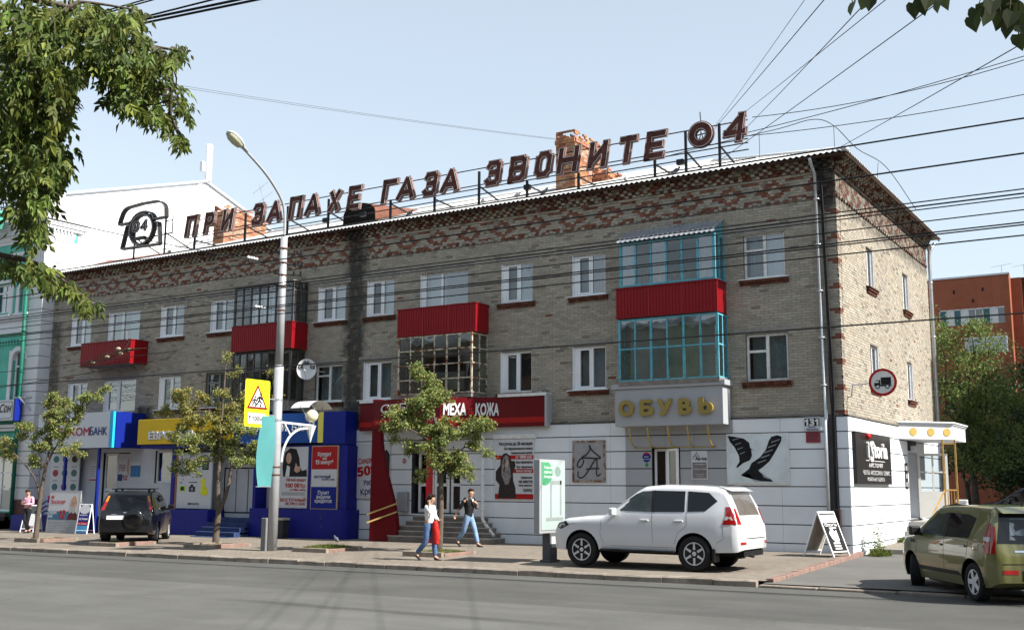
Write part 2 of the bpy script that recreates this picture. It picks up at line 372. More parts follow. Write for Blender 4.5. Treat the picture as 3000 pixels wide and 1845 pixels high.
# ============================================================ the three-storey brick building
bld = empty('brick_apartment_building', (-17, 6, -.2))
tag(bld, 'three-storey grey brick block with red diamond brick frieze and corrugated roof', 'building')
BX0, BW, ZC, ZD = -34.74, 11.79, 3.47, 9.60          # left end, depth, top of the shop cladding, foot of the frieze
def soot(m, spots):
    """dark soot streaks with a shape of their own: (x, half width, z0, z1, strength)"""
    N, L = m.node_tree.nodes, m.node_tree.links; b = N['Principled BSDF']; src = b.inputs['Base Color'].links[0].from_socket
    tc = N.new('ShaderNodeTexCoord'); gm_ = N.new('ShaderNodeNewGeometry'); sep = N.new('ShaderNodeSeparateXYZ'); L.new(gm_.outputs['Position'], sep.inputs[0])
    nz = N.new('ShaderNodeTexNoise'); nz.inputs['Scale'].default_value = 3.2; nz.inputs['Detail'].default_value = 6; nz.inputs['Roughness'].default_value = .7; L.new(gm_.outputs['Position'], nz.inputs['Vector'])
    def mth(op, a, b_=None, c=None):
        n = N.new('ShaderNodeMath'); n.operation = op
        for i, v in enumerate((a, b_, c)):
            if v is None: continue
            if isinstance(v, (int, float)): n.inputs[i].default_value = v
            else: L.new(v, n.inputs[i])
        return n.outputs[0]
    def rng(s_, a, b_, lo, hi):
        r = N.new('ShaderNodeMapRange'); r.inputs[1].default_value = a; r.inputs[2].default_value = b_; r.inputs[3].default_value = lo; r.inputs[4].default_value = hi; L.new(s_, r.inputs[0]); return r.outputs[0]
    tot = None
    for (x, hw, z0, z1, k) in spots:
        d = mth('ABSOLUTE', mth('SUBTRACT', sep.outputs['X'], x)); fx = rng(d, hw*.3, hw, 1, 0)
        fz = mth('MULTIPLY', rng(sep.outputs['Z'], z0-.4, z0, 0, 1), rng(sep.outputs['Z'], z1, z1+.2, 1, 0))
        f = mth('MULTIPLY', mth('MULTIPLY', fx, fz), k); f = rng(mth('ADD', f, nz.outputs['Fac']), .62, 1.12, 0, 1); f = mth('MULTIPLY', f, rng(fx, 0, .15, 0, 1))
        tot = f if tot is None else mth('MAXIMUM', tot, f)
    x = N.new('ShaderNodeMix'); x.data_type = 'RGBA'; L.new(mth('MULTIPLY', tot, .86), x.inputs[0]); L.new(src, x.inputs[6]); x.inputs[7].default_value = (.02,.02,.02,1)
    L.new(x.outputs[2], b.inputs['Base Color'])
STAIN = [(-17.25, .80, 3.6, 10.7, .62), (-.25, .45, 9.4, 11, .7), (-34.4, .6, 3.5, 8.5, .45), (-28.3, .9, 4.1, 4.6, .6)]
brick_m = mat('grey silicate brick', (.335,.300,.245), .9, var=.10, scale=7, bump=.3, bscale=60, tone=True, var2=.10, scale2=.5); soot(brick_m, STAIN)
redbrick_m = mat('red clay brick', (.18,.072,.048), .9, var=.16, scale=9, bump=.3, bscale=60, tone=True); soot(redbrick_m, STAIN)
mortar_m = mat('grey mortar', (.19,.172,.145), .95, var=.2, scale=10); soot(mortar_m, STAIN)
white_wall = mat('white painted cladding', (.67,.70,.735), .5, var=.03, scale=1.5, bump=.05, bscale=8, var2=.05, scale2=.7)
grey_clad = mat('grey composite cladding', (.34,.35,.37), .45, var=.03, scale=1.2)
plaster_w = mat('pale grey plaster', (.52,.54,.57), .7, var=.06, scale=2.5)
joint_m = mat('dark joint', (.07,.07,.075), .8, var=.2)
# openings (x0, x1, z0, z1, kind)
Z3, T3, Z2, T2 = 7.46, 8.78, 4.52, 5.86
W3 = [(-33.40,-32.05,'a'), (-30.92,-28.90,'b'), (-27.62,-26.24,'a'), (-24.70,-23.42,'a'), (-19.05,-17.72,'a'), (-16.73,-15.50,'a'), (-14.36,-12.36,'o'), (-11.03,-9.83,'a'), (-8.36,-7.19,'a'), (-2.71,-1.49,'v')]
W2 = [(-33.35,-32.05,'a'), (-30.93,-28.91,'b'), (-27.50,-26.23,'a'), (-24.78,-23.43,'d'), (-19.07,-17.77,'x'), (-16.80,-15.55,'a'), (-11.04,-9.85,'a'), (-8.36,-7.19,'a'), (-2.71,-1.49,'v')]
holes = [(a, b, Z3 if k not in 'bo' else Z3-.8, T3) for a, b, k in W3]+[(a, b, Z2, T2) for a, b, k in W2]
BALC_DOOR = [(-21.9,-20.0,6.55,T3), (-21.9,-20.0,4.6,T2), (-14.2,-12.2,4.55,T2), (-5.6,-4.0,6.55,T3), (-5.6,-4.0,4.6,T2)]
holes += BALC_DOOR
sholes = [(3.02,3.92,7.50,8.73), (7.72,8.57,7.45,8.72), (3.02,4.02,4.50,5.77), (7.76,8.60,4.45,5.72)]
# --- core wall (mortar), with reveals
mb = MB(); wallcells(mb, BX0, 0, ZC-.1, 10.72, holes, lambda u, v: (u, 0, v)); wallcells(mb, 0, BW, ZC-.1, 10.72, sholes, lambda u, v: (0, u, v))
mb.add([(BX0,BW,-.4),(0,BW,-.4),(0,BW,10.72),(BX0,BW,10.72)], [(0,1,2,3)])
for h in holes:
    a, b, c, d = h; y = .16
    mb.add([(a,0,c),(a,0,d),(a,y,d),(a,y,c),(b,0,c),(b,0,d),(b,y,d),(b,y,c)], [(0,1,2,3),(4,5,6,7),(1,2,6,5),(0,3,7,4)])
for a, b, c, d in sholes:
    y = -.16
    mb.add([(0,a,c),(0,a,d),(y,a,d),(y,a,c),(0,b,c),(0,b,d),(y,b,d),(y,b,c)], [(0,1,2,3),(4,5,6,7),(1,2,6,5),(0,3,7,4)])
# recess for ground floor doors is closed by the shop fronts
mb.build('wall', mortar_m, bld, fix=False)
# dim rooms behind the openings
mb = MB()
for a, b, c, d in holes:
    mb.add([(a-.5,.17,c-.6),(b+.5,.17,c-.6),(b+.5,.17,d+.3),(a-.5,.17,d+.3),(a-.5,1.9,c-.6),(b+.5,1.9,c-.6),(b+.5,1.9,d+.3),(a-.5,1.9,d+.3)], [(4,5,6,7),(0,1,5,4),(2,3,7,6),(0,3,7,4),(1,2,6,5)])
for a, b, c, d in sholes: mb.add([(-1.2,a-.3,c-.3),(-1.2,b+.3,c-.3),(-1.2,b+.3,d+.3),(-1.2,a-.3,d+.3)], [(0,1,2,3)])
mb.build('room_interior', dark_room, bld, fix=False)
# --- bricks
CH, BL = .0775, .262; rb = random.Random(11); bricks = []     # (axis, along0, along1, z, proud, red, tone, full)
def tone(lo=.84, hi=1.13):
    t = rb.uniform(lo, hi)
    if rb.random() < .05: t *= .6
    w = rb.uniform(-.05, .05); return (t*(1+w), t, t*(1-w*.8))
def lay(axis, u0, u1, z0, z1, hl):
    k = 0; z = z0
    while z+.066 <= z1+1e-6:
        off = (BL/2 if k % 2 else 0)+(k % 3)*.006
        if axis == 1: off += .065
        u = u0-off
        while u < u1:
            a, b = max(u0, u+.005), min(u1, u+BL-.005); u += BL
            if b-a < .05: continue
            segs = [(a, b)]
            for h in hl:
                if h[2]-.01 < z+.033 < h[3]+.01:
                    ns = []
                    for s0, s1 in segs:
                        if s1 <= h[0] or s0 >= h[1]: ns.append((s0, s1)); continue
                        if h[0]-s0 > .04: ns.append((s0, h[0]))
                        if s1-h[1] > .04: ns.append((h[1], s1))
                    segs = ns
            for s0, s1 in segs:
                if rb.random() < .0035: continue
                red = (axis == 0 and s1 > -.14 or axis == 1 and s0 < .14) and (k % 9 in (0, 1)) or rb.random() < .002
                bricks.append((axis, s0, s1, z, .007+rb.uniform(-.0035, .004)+(.006 if rb.random() < .04 else 0), red, tone(), s1-s0 > .24))
        z += CH; k += 1
lay(0, BX0, 0, ZC+.02, ZD-.04, holes); lay(1, 0, BW, ZC+.02, ZD-.04, sholes)
# frieze: diamonds of red brick, 8 courses, in half bricks
HB = BL/2
def diamond(u, row):
    p = ((u+2.42) % 1.32)-.66; d = abs(p)/.62+abs(row-3.5)/4.2
    e = abs(abs(p)-.66)/.62+abs(row-3.5)/4.2
    if .46 < d < .92: return True
    if abs(p) > .40 and (row < 1 or row > 6): return True
    return False
for axis, u0, u1 in ((0, BX0, 0), (1, 0, BW)):
    for row in range(8):
        z = ZD+.055+row*CH; u = u0-(HB/2 if row % 2 else 0); lastred = None
        while u < u1:
            a, b = max(u0, u+.004), min(u1, u+HB-.004); u += HB
            if b-a < .03: continue
            r = diamond((a+b)/2, row); bricks.append((axis, a, b, z, .008+rb.uniform(-.003,.004), r, tone(.78, 1.2) if not r else tone(.8, 1.35), False))
    # toothed string course under the frieze, flat course above, corbelled dentils up to the eave
    for row, (z, pr, per, ph, h) in enumerate([(ZD-.035, .055, 2, 0, .07), (ZD+.0, .03, 2, 1, .06)]):
        u = u0; k = 0
        while u < u1:
            if k % per == ph: bricks.append((axis, u+.01, min(u1, u+HB-.01), z, pr, rb.random() < .45, tone(.7, 1.15), False))
            u += HB; k += 1
    u = u0
    while u < u1: bricks.append((axis, u+.004, min(u1, u+BL-.004), ZD+.055+8*CH, .035, rb.random() < .06, tone(.8, 1.15), False)); u += BL
    for row in range(5):
        z = ZD+.055+(9+row)*CH; pr = .05+.055*row; u = u0; k = row
        while u < u1:
            if k % 2 == 0: bricks.append((axis, u+.008, min(u1, u+HB-.008), z, pr+.055, rb.random() < .25, tone(.6, 1.15), False))
            else: bricks.append((axis, u, min(u1, u+HB), z, pr, rb.random() < .75, tone(.55, .95), False))
            u += HB; k += 1
def brick_box(mb, axis, a, b, z, pr, c, m, h=.066, back=.03):
    if axis == 0: mb.box(a, b, -pr, back, z, z+h, m, c)
    else: mb.box(-back, pr, a, b, z, z+h, m, c)
def dist(bk): 
    p = Vector(((bk[1]+bk[2])/2, 0, bk[3])) if bk[0] == 0 else Vector((0, (bk[1]+bk[2])/2, bk[3]))
    d = p-CAM; return d.length/(abs(d.normalized().y) if bk[0] == 0 else abs(d.normalized().x))
full = sorted((b for b in bricks if b[7] and not b[5] and b[0] == 0), key=dist)[:280]; fset = set(map(id, full))
var = []
for i in range(8):
    q = MB(); t = tuple([.88+.03*i]*3); q.box(-.126, .126, -.008, .03, 0, .066, c=t); var.append(q.mesh('brick', brick_m))
for b in full:
    o = bpy.data.objects.new('brick', rb.choice(var)); o.location = ((b[1]+b[2])/2, -(b[4]-.007), b[3]); put(o, bld)
mb = MB()
for b in bricks:
    if id(b) in fset: continue
    brick_box(mb, b[0], b[1], b[2], b[3], b[4], b[6], 1 if b[5] else 0)
tag(mb.build('brickwork', [brick_m, redbrick_m], bld, fix=False), kind='stuff')
# lintel patches of smeared mortar over the windows
smear = mat('smeared mortar', (.25,.235,.205), .95, var=.25, scale=5, bump=.4)
for a, b, c, d in holes[:19]:
    mb = MB(); n = 7; pts = [(a-.22+(b-a+.44)*i/n, d+.02) for i in range(n+1)]+[(a-.22+(b-a+.44)*i/n, d+.21+rb.uniform(-.04,.03)) for i in range(n, -1, -1)]
    mb.prism(pts, -.019, 0); mb.build('lintel_render', smear, bld)
# --- windows
def window(a, b, z0, z1, kind, axis=0):
    if axis == 0: P = lambda u, v, w: (u, v, w)
    else: P = lambda u, v, w: (-v, u, w)
    wood = kind in 'vdx'; fm = old_white if wood else white_pvc
    if kind == 'd': fm = mat('grey old paint', (.20,.20,.20), .7, var=.3, scale=8)
    mb = MB()
    def bx(u0, u1, v0, v1, w0, w1):
        p, q = P(u0, v0, w0), P(u1, v1, w1); mb.box(min(p[0],q[0]), max(p[0],q[0]), min(p[1],q[1]), max(p[1],q[1]), w0, w1)
    t = .065; y0, y1 = .085, .145
    if axis == 0 and not wood: bx(a, a+.03, .004, y0, z0, z1); bx(a, a+.14, .07, y1, z0, z1)          # white plastered reveal
    L0 = a+(.13 if axis == 0 and not wood else 0)
    bx(L0, b, y0, y1, z0, z0+t); bx(L0, b, y0, y1, z1-t, z1); bx(L0, L0+t, y0, y1, z0+t, z1-t); bx(b-t, b, y0, y1, z0+t, z1-t)
    mid = L0+(b-L0)*(.40 if kind in 'bo' else .50); panes = []
    if axis == 0:
        bx(mid-.045, mid+.045, y0-.005, y1, z0+t, z1-t)
        s = .045                                                                       # opening sash on the left
        if kind in 'ab': bx(L0+t, mid-.045, y0-.018, y0+.03, z0+t, z0+t+s); bx(L0+t, mid-.045, y0-.018, y0+.03, z1-t-s, z1-t); bx(L0+t, L0+t+s, y0-.018, y0+.03, z0+t+s, z1-t-s); bx(mid-.045-s, mid-.045, y0-.018, y0+.03, z0+t+s, z1-t-s)
        if kind == 'v': bx(L0+t, mid-.045, y0-.01, y1-.01, z1-.52, z1-.45)
        if kind in 'xd': bx(L0+t, mid-.045, y0-.01, y1-.01, z1-.42, z1-.36)
        panes = [(L0+t, mid-.045, z0+t, z1-t), (mid+.045, b-t, z0+t, z1-t)]
    else: bx(b-.04, b+.0, .004, y0, z0, z1); bx(a, a+.03, .004, y0, z0, z1); panes = [(L0+t, b-t, z0+t, z1-t)]; bx((L0+b)/2-.03, (L0+b)/2+.03, y0-.005, y1, z0+t, z1-t)
    w = mb.build('window', fm, bld)
    for i, (u0, u1, w0, w1) in enumerate(panes):
        if kind == 'o' and i == 0:                                                     # sash tilted open: thin dark frame set inwards
            q = MB(); q.bar(P(u0+.03,.14,w0), P(u0+.03,.20,w1), .05); q.bar(P(u1-.02,.12,w0), P(u1-.02,.20,w1), .05); q.build('open_sash', mat('brown sash frame', (.05,.035,.03), .5), w)
        q = MB(); q.add([P(u0,.115,w0), P(u1,.115,w0), P(u1,.115,w1), P(u0,.115,w1)], [(0,1,2,3)]); q.build('pane', pane_sky if (i or kind in 'bo') else pane_dim, w, fix=False)
    # curtains: folded cloth behind the panes
    r = rb.random()
    if kind in 'abovdx':
        q = MB(); n = 26; cu0, cu1 = (a+.1, b-.05) if r < .35 else ((a+.1, a+.1+(b-a)*.42) if r < .6 else (b-.05-(b-a)*.42, b-.05) if r < .85 else (a+.1, a+.35))
        vs = []
        for i in range(n+1):
            u = cu0+(cu1-cu0)*i/n; v = .30+.03*sin(i*2.1+a*7); vs += [P(u, v, z0-.1), P(u, v, z1)]
        q.add(vs, [(2*i, 2*i+2, 2*i+3, 2*i+1) for i in range(n)]); q.build('curtain', curtain_m if rb.random() < .55 else curtain_g, w, smooth=True, fix=False)
    if kind not in 'bo':
        s = MB(); sm = white_pvc if (axis == 0 and kind in 'ax' and a < -17 or rb.random() < .5) and axis == 0 else mat('brown sill metal', (.16,.09,.07), .6, var=.2)
        vs = [P(a-.16,-.14,z0-.02), P(b+.12,-.14,z0-.02), P(b+.12,.09,z0+.02), P(a-.16,.09,z0+.02)]; vs2 = [(p[0], p[1], p[2]-.02) for p in vs]
        s.add(vs+vs2, [(0,1,2,3),(7,6,5,4),(0,4,5,1),(1,5,6,2),(2,6,7,3),(3,7,4,0)]); s.build('sill', sm, w)
        s = MB(); u = a-.12
        while u < b+.08:
            for rr, pr in ((0, .10), (1, .055)):
                p, q_ = P(u+.004, -pr, 0), P(min(b+.1, u+.128), 0, 0); s.box(min(p[0],q_[0]), max(p[0],q_[0]), min(p[1],q_[1])-(0), max(p[1],q_[1]), z0-.045-.066-rr*CH, z0-.045-rr*CH, c=tone(.45, .85))
            u += .131
        s.build('sill_brick_course', redbrick_m, w, fix=False)
    return w
for a, b, k in W3: window(a, b, Z3 if k not in 'bo' else Z3-.8, T3, k)
for a, b, k in W2: window(a, b, Z2, T2, k)
for a, b, c, d in sholes: window(a, b, c, d, 's', 1)
# --- roof
slate_m = mat('pale corrugated slate', (.56,.56,.55), .8, var=.16, scale=2.5, bump=.1, bscale=20, var2=.10, scale2=.6)
def corrugated(rows, L, per=.16, amp=.024, seg=6):
    pass
roof_e = MB(); EZ, SL = 10.70, .36; x0, x1 = -34.95, .5; per, amp, seg = .17, .026, 6
n = int((x1-x0)/per*seg); prev = None
def rz(d, ph): return EZ+d*SL+amp*sin(ph)
vs = []; 
for i in range(n+1):
    x = x0+(x1-x0)*i/n; ph = 2*pi*i/seg; dmax = min(6.4, max(.02, .5-x)); 
    for t in (0, 1): vs.append((x, -.52+dmax*t, rz(dmax*t, ph)))
    vs.append((x, -.52, rz(0, ph)-.012))
roof_e.add(vs, [(3*i, 3*i+3, 3*i+4, 3*i+1) for i in range(n)]+[(3*i+2, 3*i+5, 3*i+3, 3*i) for i in range(n)])
roof = roof_e.build('roof', slate_m, bld, smooth=True, fix=False)
hb = MB(); m_ = int((BW+1.02)/per*seg); vs = []
for i in range(m_+1):
    y = -.52+(BW+1.02)*i/m_; ph = 2*pi*i/seg; dmax = max(.02, min(y+.52, BW+.5-y))
    for t in (0, 1): vs.append((.5-dmax*t, y, rz(dmax*t, ph)))
hb.add(vs, [(2*i, 2*i+2, 2*i+3, 2*i+1) for i in range(m_)]); hb.build('hip_slope', slate_m, roof, smooth=True, fix=False)
hb = MB(); hb.add([(x0, BW+.5, EZ), (.5, BW+.5, EZ), (-5.9, 5.9, EZ+6.4*SL), (x0, 5.9, EZ+6.4*SL)], [(0,1,2,3)]); hb.build('rear_slope', slate_m, roof, fix=False)
hb = MB(); hb.tube([(x0, 5.88, EZ+6.4*SL+.03), (-5.9, 5.88, EZ+6.4*SL+.03)], .09, 8); hb.tube([(-5.9, 5.88, EZ+6.4*SL+.03), (.5, -.5, EZ+.02)], .07, 8); hb.build('ridge_cap', slate_m, roof, smooth=True)
fas = mat('red brown eave board', (.055,.028,.02), .8, var=.3, scale=4)
mb = MB(); mb.box(BX0, .41, -.47, -.44, 10.61, 10.66); mb.box(BX0, .40, -.439, .0, 10.645, 10.665); mb.box(.412, .44, -.47, BW+.4, 10.61, 10.66); mb.box(.402, .41, -.43, BW+.4, 10.63, 10.66); mb.build('eave_board', fas, bld)
q = MB(); q.add([(-34.7,1.6,10.70+2.12*SL+.05), (-28.6,.75,10.70+1.27*SL+.05), (-28.6,1.35,10.70+1.87*SL+.05), (-34.7,2.6,10.70+3.12*SL+.05)], [(0,1,2,3)]); q.build('rusty_flashing', mat('rusty red sheet', (.26,.085,.055), .8, var=.4, scale=4), roof, fix=False)
# chimneys: rough red brick, broken crowns, sheet-like rendered faces
chim_m = mat('weathered orange brick', (.36,.175,.10), .9, var=.25, scale=5, bump=.4, bscale=50, tone=True)
chim_g = mat('grey rendered brick', (.34,.25,.19), .95, var=.3, scale=4, bump=.4)
def chimney(x0, x1, y0, y1, z0, z1, seed):
    r = random.Random(seed); c = MB(); c.box(x0+.01, x1-.01, y0+.01, y1-.01, z0-.3, z1-.25, c=(.6,.6,.6)); 
    z = z0-.2; k = 0
    while z < z1:
        out = .0 if z < z1-.42 else (.05 if z < z1-.3 else .0)
        top = z > z1-.26
        for (a, b, fx) in ((x0, x1, 0), (y0, y1, 1)):
            for side in (0, 1):
                u = a-(.13 if k % 2 else 0)
                while u < b:
                    s, e = max(a, u+.004), min(b, u+.256); u += .26
                    if e-s < .05 or (top and r.random() < .45): continue
                    t = r.uniform(.6, 1.25); cc = (t, t*r.uniform(.85,1.1), t*r.uniform(.8,1.1)); p = out+r.uniform(0, .012)
                    m = 1 if (r.random() < .25 and z < z1-.5) else 0
                    if fx == 0: c.box(s, e, (y0-p) if side == 0 else y1-.06, (y0+.06) if side == 0 else y1+p, z, z+.068, m, cc)
                    else: c.box((x0-p) if side == 0 else x1-.06, (x0+.06) if side == 0 else x1+p, s, e, z, z+.068, m, cc)
        z += .077; k += 1
    for i in range(9):                                                     # loose bricks left on the crown
        px, py = r.uniform(x0+.1, x1-.3), r.uniform(y0, y1-.2); c.box(0, .25, 0, .12, 0, .067, 0, (r.uniform(.7,1.2),)*3, Matrix.Translation((px, py, z1-.3+r.uniform(0,.22))) @ Matrix.Rotation(r.uniform(0,3), 4, 'Z'))
    return c.build('chimney', [chim_m, chim_g], bld, fix=False)
chimney(-10.62, -9.85, 2.9, 5.1, 11.5, 14.0, 5); chimney(-9.85, -9.2, 4.2, 5.3, 11.8, 12.9, 6)
chimney(-28.0, -27.35, 2.9, 5.4, 11.6, 13.65, 8)
# dormer: sheet-metal half barrel with a dark opening
rust_sheet = mat('rusty brown sheet metal', (.17,.07,.045), .6, metal=.2, var=.3, scale=3)
d = MB(); n = 12; x0d, x1d = -18.95, -17.35; cx = (x0d+x1d)/2; hwid = (x1d-x0d)/2; ring0 = []; 
for i in range(n+1):
    t = pi*i/n; ring0.append((cx-hwid*cos(t), .55*sin(t)**.75))
y_f, y_b, zb = 1.1, 4.4, 11.28
vs = [(x, y_f, zb+.35*(1 if 0 < i < n else 0)*0+z+(.25 if 0 < i < n else 0)) for i, (x, z) in enumerate(ring0)]+[(cx+(x-cx)*.35, y_b, zb+1.2+z*.15) for x, z in ring0]
d.add(vs, [(i, i+1, n+2+i, n+1+i) for i in range(n)]); dm = d.build('dormer', rust_sheet, bld, smooth=True)
d = MB(); d.add([(x, y_f+.03, z) for (x, _, z) in vs[:n+1]]+[(x1d, y_f+.03, zb-.4), (x0d, y_f+.03, zb-.4)], [tuple(range(n+3))]); d.build('dormer_opening', mat('dark attic', (.012,.01,.01), .9), dm, fix=False)
# downpipes and the cable bundle at the corner
mb = MB(); mb.tube([(-.54,-.5,10.62), (-.54,-.34,10.45), (-.52,-.12,10.25), (-.47,-.12,3.4), (-.47,-.20,3.3), (-.47,-.20,.2)], .048, 8)
for z in (9.5, 8.2, 6.9, 5.6, 4.3): mb.box(-.58,-.42,-.19,0,z,z+.03)
mb.build('downpipe', galv, bld, smooth=True)
mb = MB(); mb.tube([(.3,BW+.15,10.5), (.12,BW+.08,10.2), (.10,BW+.08,9.9), (.10,BW+.08,0)], .065, 8); mb.lathe([(.06,0),(.13,.18),(.14,.2)], 10, (.12,BW+.08,10.2)); 
for z in (9, 7, 5, 3): mb.lathe([(.08,0),(.08,.05)], 10, (.10,BW+.08,z))
mb.build('downpipe', galv, bld, smooth=True)
mb = MB(); rw = random.Random(4)
for i in range(9):
    ox = rw.uniform(-.04,.04); mb.tube(catmull([(-.40+ox,-.36,10.5), (-.36+ox*.6,-.1-rw.uniform(0,.06),10.1), (-.33+ox,-.09-rw.uniform(0,.05),8), (-.30+ox,-.08-rw.uniform(0,.06),6), (-.27+ox*1.8,-.1-rw.uniform(0,.04),4.2), (-.26+ox,-.16,3.2), (-.25+ox,-.16,0.0)], 3), rw.uniform(.008,.02), 5)
mb.build('cable_bundle', black_iron, bld, smooth=True)
mb = MB(); mb.box(-.34, -.16, -.26, -.10, -.15, 1.0); mb.build('cable_guard', mat('rusty black steel', (.03,.02,.017), .8, var=.4, scale=8), bld, bevel=.01)
# --- ground-floor cladding: panels in courses with dark joints
ZS = [3.47, 3.06, 2.60, 2.09, 1.59, 1.07, .57, .07, -.42]
def cladding(cols, holes_, axis=0, m=white_wall, proud=.12, name='cladding_panel', sub=None):
    for i in range(8):
        z1, z0 = ZS[i]-.014, ZS[i+1]+.014
        if sub and i in sub: continue
        for a, b in zip(cols, cols[1:]):
            segs = [(a+.003, b-.003, z0, z1)]
            for h in holes_:
                ns = []
                for s in segs:
                    if s[1] <= h[0] or s[0] >= h[1] or s[3] <= h[2] or s[2] >= h[3]: ns.append(s); continue
                    if h[0]-s[0] > .03: ns.append((s[0], h[0], s[2], s[3]))
                    if s[1]-h[1] > .03: ns.append((h[1], s[1], s[2], s[3]))
                    c0, c1 = max(s[0], h[0]), min(s[1], h[1])
                    if s[3]-h[3] > .03: ns.append((c0, c1, h[3], s[3]))
                    if h[2]-s[2] > .03: ns.append((c0, c1, s[2], h[2]))
                segs = ns
            for s in segs:
                q = MB(); p = proud+rb.uniform(-.003,.003)
                if axis == 0: q.box(s[0], s[1], -p, -p+.03, s[2], s[3])
                else: q.box(p-.03, p, s[0], s[1], s[2], s[3])
                q.build(name, m, bld, bevel=.004)
SOB_DOOR = (-14.5, -12.5, .64, 2.76); OB_DOOR = (-5.64, -4.74, .30, 2.69)
cladding([-17.0,-15.35,-13.9,-12.5,-11.2,-9.55,-8.4,-7.0,-6.49], [SOB_DOOR])
cladding([-6.49,-5.2,-4.3,-3.13], [OB_DOOR], m=grey_clad, proud=.135)
cladding([-3.13,-1.75,-.47], [])
cladding([-.2,.12], [])
cladding([-.1,1.5,3.0,4.4,6.7], [], 1)
cladding([8.1,9.6,11.8], [], 1)
mb = MB(); wallcells(mb, -17, .05, -.45, 3.52, [SOB_DOOR, OB_DOOR], lambda u, v: (u, -.085, v))
wallcells(mb, -.08, BW, -.45, 3.52, [(6.7, 8.1, .6, 2.75)], lambda u, v: (.085, u, v)); mb.add([(-.47,-.09,-.4),(-.2,-.09,-.4),(-.2,-.09,3.5),(-.47,-.09,3.5)], [(0,1,2,3)])
mb.build('cladding_backing', joint_m, bld, fix=False)
cap_m = mat('stained flashing', (.12,.11,.10), .7, var=.4, scale=5)
mb = MB(); 
for a, b in ((-9.1,-6.6),(-3.1,-.47)): mb.box(a, b, -.15, .0, 3.475, 3.50)
mb.box(-.2,.14,-.15,0,3.475,3.50); mb.box(0,.15,-.15,5.6,3.475,3.50); mb.build('flashing', cap_m, bld)
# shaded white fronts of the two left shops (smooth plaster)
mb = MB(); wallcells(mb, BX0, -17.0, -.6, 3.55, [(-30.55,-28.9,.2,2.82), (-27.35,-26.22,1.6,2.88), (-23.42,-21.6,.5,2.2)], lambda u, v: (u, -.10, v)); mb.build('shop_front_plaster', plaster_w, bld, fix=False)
# ============================================================ balconies (parts of the brick building)
slab_m = mat('dirty balcony slab', (.20,.18,.16), .95, var=.3, scale=5)
def ribbed(mb, p0, p1, z0, z1, nrm, per=.10, dep=.014):
    """profiled sheet between two plan points"""
    p0, p1 = Vector(p0), Vector(p1); L = (p1-p0).length; n = max(1, int(L/per)); vs = []
    seq = []
    for i in range(n):
        for t, d in ((0,0),(.60,0),(.66,1),(.94,1)): seq.append(((i+t)/n, d))
    seq.append((1, 0))
    for t, d in seq:
        q = p0+(p1-p0)*t-Vector(nrm)*dep*d; vs += [(q.x, q.y, z0), (q.x, q.y, z1)]
    mb.add(vs, [(2*i, 2*i+2, 2*i+3, 2*i+1) for i in range(len(seq)-1)])
def balcony(x0, x1, dep, z0, z1, mname='balcony', soffit=None):
    mb = MB(); mb.box(x0+.03, x1-.03, -dep+.03, 0, z0+.02, z0+.16)
    b = mb.build(mname, slab_m, bld)
    for nm, a, c, nr in (('front_panel', (x0,-dep,0), (x1,-dep,0), (0,-1,0)), ('side_panel', (x1,-dep,0), (x1,0,0), (1,0,0)), ('side_panel', (x0,0,0), (x0,-dep,0), (-1,0,0))):
        q = MB(); ribbed(q, a, c, z0, z1, nr); q.build(nm, red_panel, b, fix=False)
    q = MB(); q.bar((x0-.01,-dep-.005,z1), (x1+.01,-dep-.005,z1), .04, .03); q.bar((x1,-dep,z1), (x1,0,z1), .04, .03); q.bar((x0,-dep,z1), (x0,0,z1), .04, .03); q.bar((x0-.01,-dep-.008,z0+.02), (x1+.01,-dep-.008,z0+.02), .03, .03); q.build('rail', red_panel, b)
    for t in (1/3, 2/3):
        q = MB(); q.box(x0+(x1-x0)*t-.004, x0+(x1-x0)*t+.004, -dep-.006, -dep-.001, z0+.03, z1-.02); q.build('panel_seam', mat('light red seam', (.5,.06,.06), .5), b)
    return b
def glazing(b, x0, x1, dep, z0, z1, fm, cols, rows, pm, bw=.055, side_cols=2, tops=(), thick_every=0, inner=dark_room):
    """glazed balcony box: bars as one frame part, every pane a part"""
    f = MB()
    def grid_(pa, pb, n, side):
        for i in range(1 if side else 0, n+1):
            p = Vector(pa)+(Vector(pb)-Vector(pa))*i/n; w = bw*1.5 if i in (0, n) or (thick_every and i % thick_every == 0) else bw
            f.bar((p.x, p.y, z0), (p.x, p.y, z1), w, .05, upv=(0,1,0))
        for z in [z0+bw/2, z1-bw/2]+[z0+(z1-z0)*r for r in rows]: f.bar((pa[0],pa[1]+(.06 if side else 0),z), (pb[0],pb[1]-(.03 if side else 0),z), .040, bw*.94, upv=(0,0,1))
        rr = [0]+list(rows)+[1]
        for i in range(n):
            a = Vector(pa)+(Vector(pb)-Vector(pa))*i/n; c = Vector(pa)+(Vector(pb)-Vector(pa))*(i+1)/n
            for r0, r1 in zip(rr, rr[1:]):
                q = MB(); za, zb_ = z0+(z1-z0)*r0, z0+(z1-z0)*r1; k = .012*(1 if rb.random() < .5 else -1)*rb.random()
                q.add([(a.x,a.y,za), (c.x,c.y+k*(not side),za), (c.x,c.y+k*(not side),zb_), (a.x,a.y,zb_)], [(0,1,2,3)]); q.build('pane', pm[rb.randrange(len(pm))], b, fix=False)
    grid_((x0,-dep,0), (x1,-dep,0), cols, False); grid_((x1,-dep,0), (x1,0,0), side_cols, True); grid_((x0,-dep,0), (x0,0,0), side_cols, True)
    f.build('glazing_frame', fm, b)
blue_p = mat('peeling blue paint', (.10,.33,.40), .6, var=.25, scale=9)
rusty_white = mat('rusty white iron', (.50,.44,.34), .7, var=.35, scale=14, bump=.2)
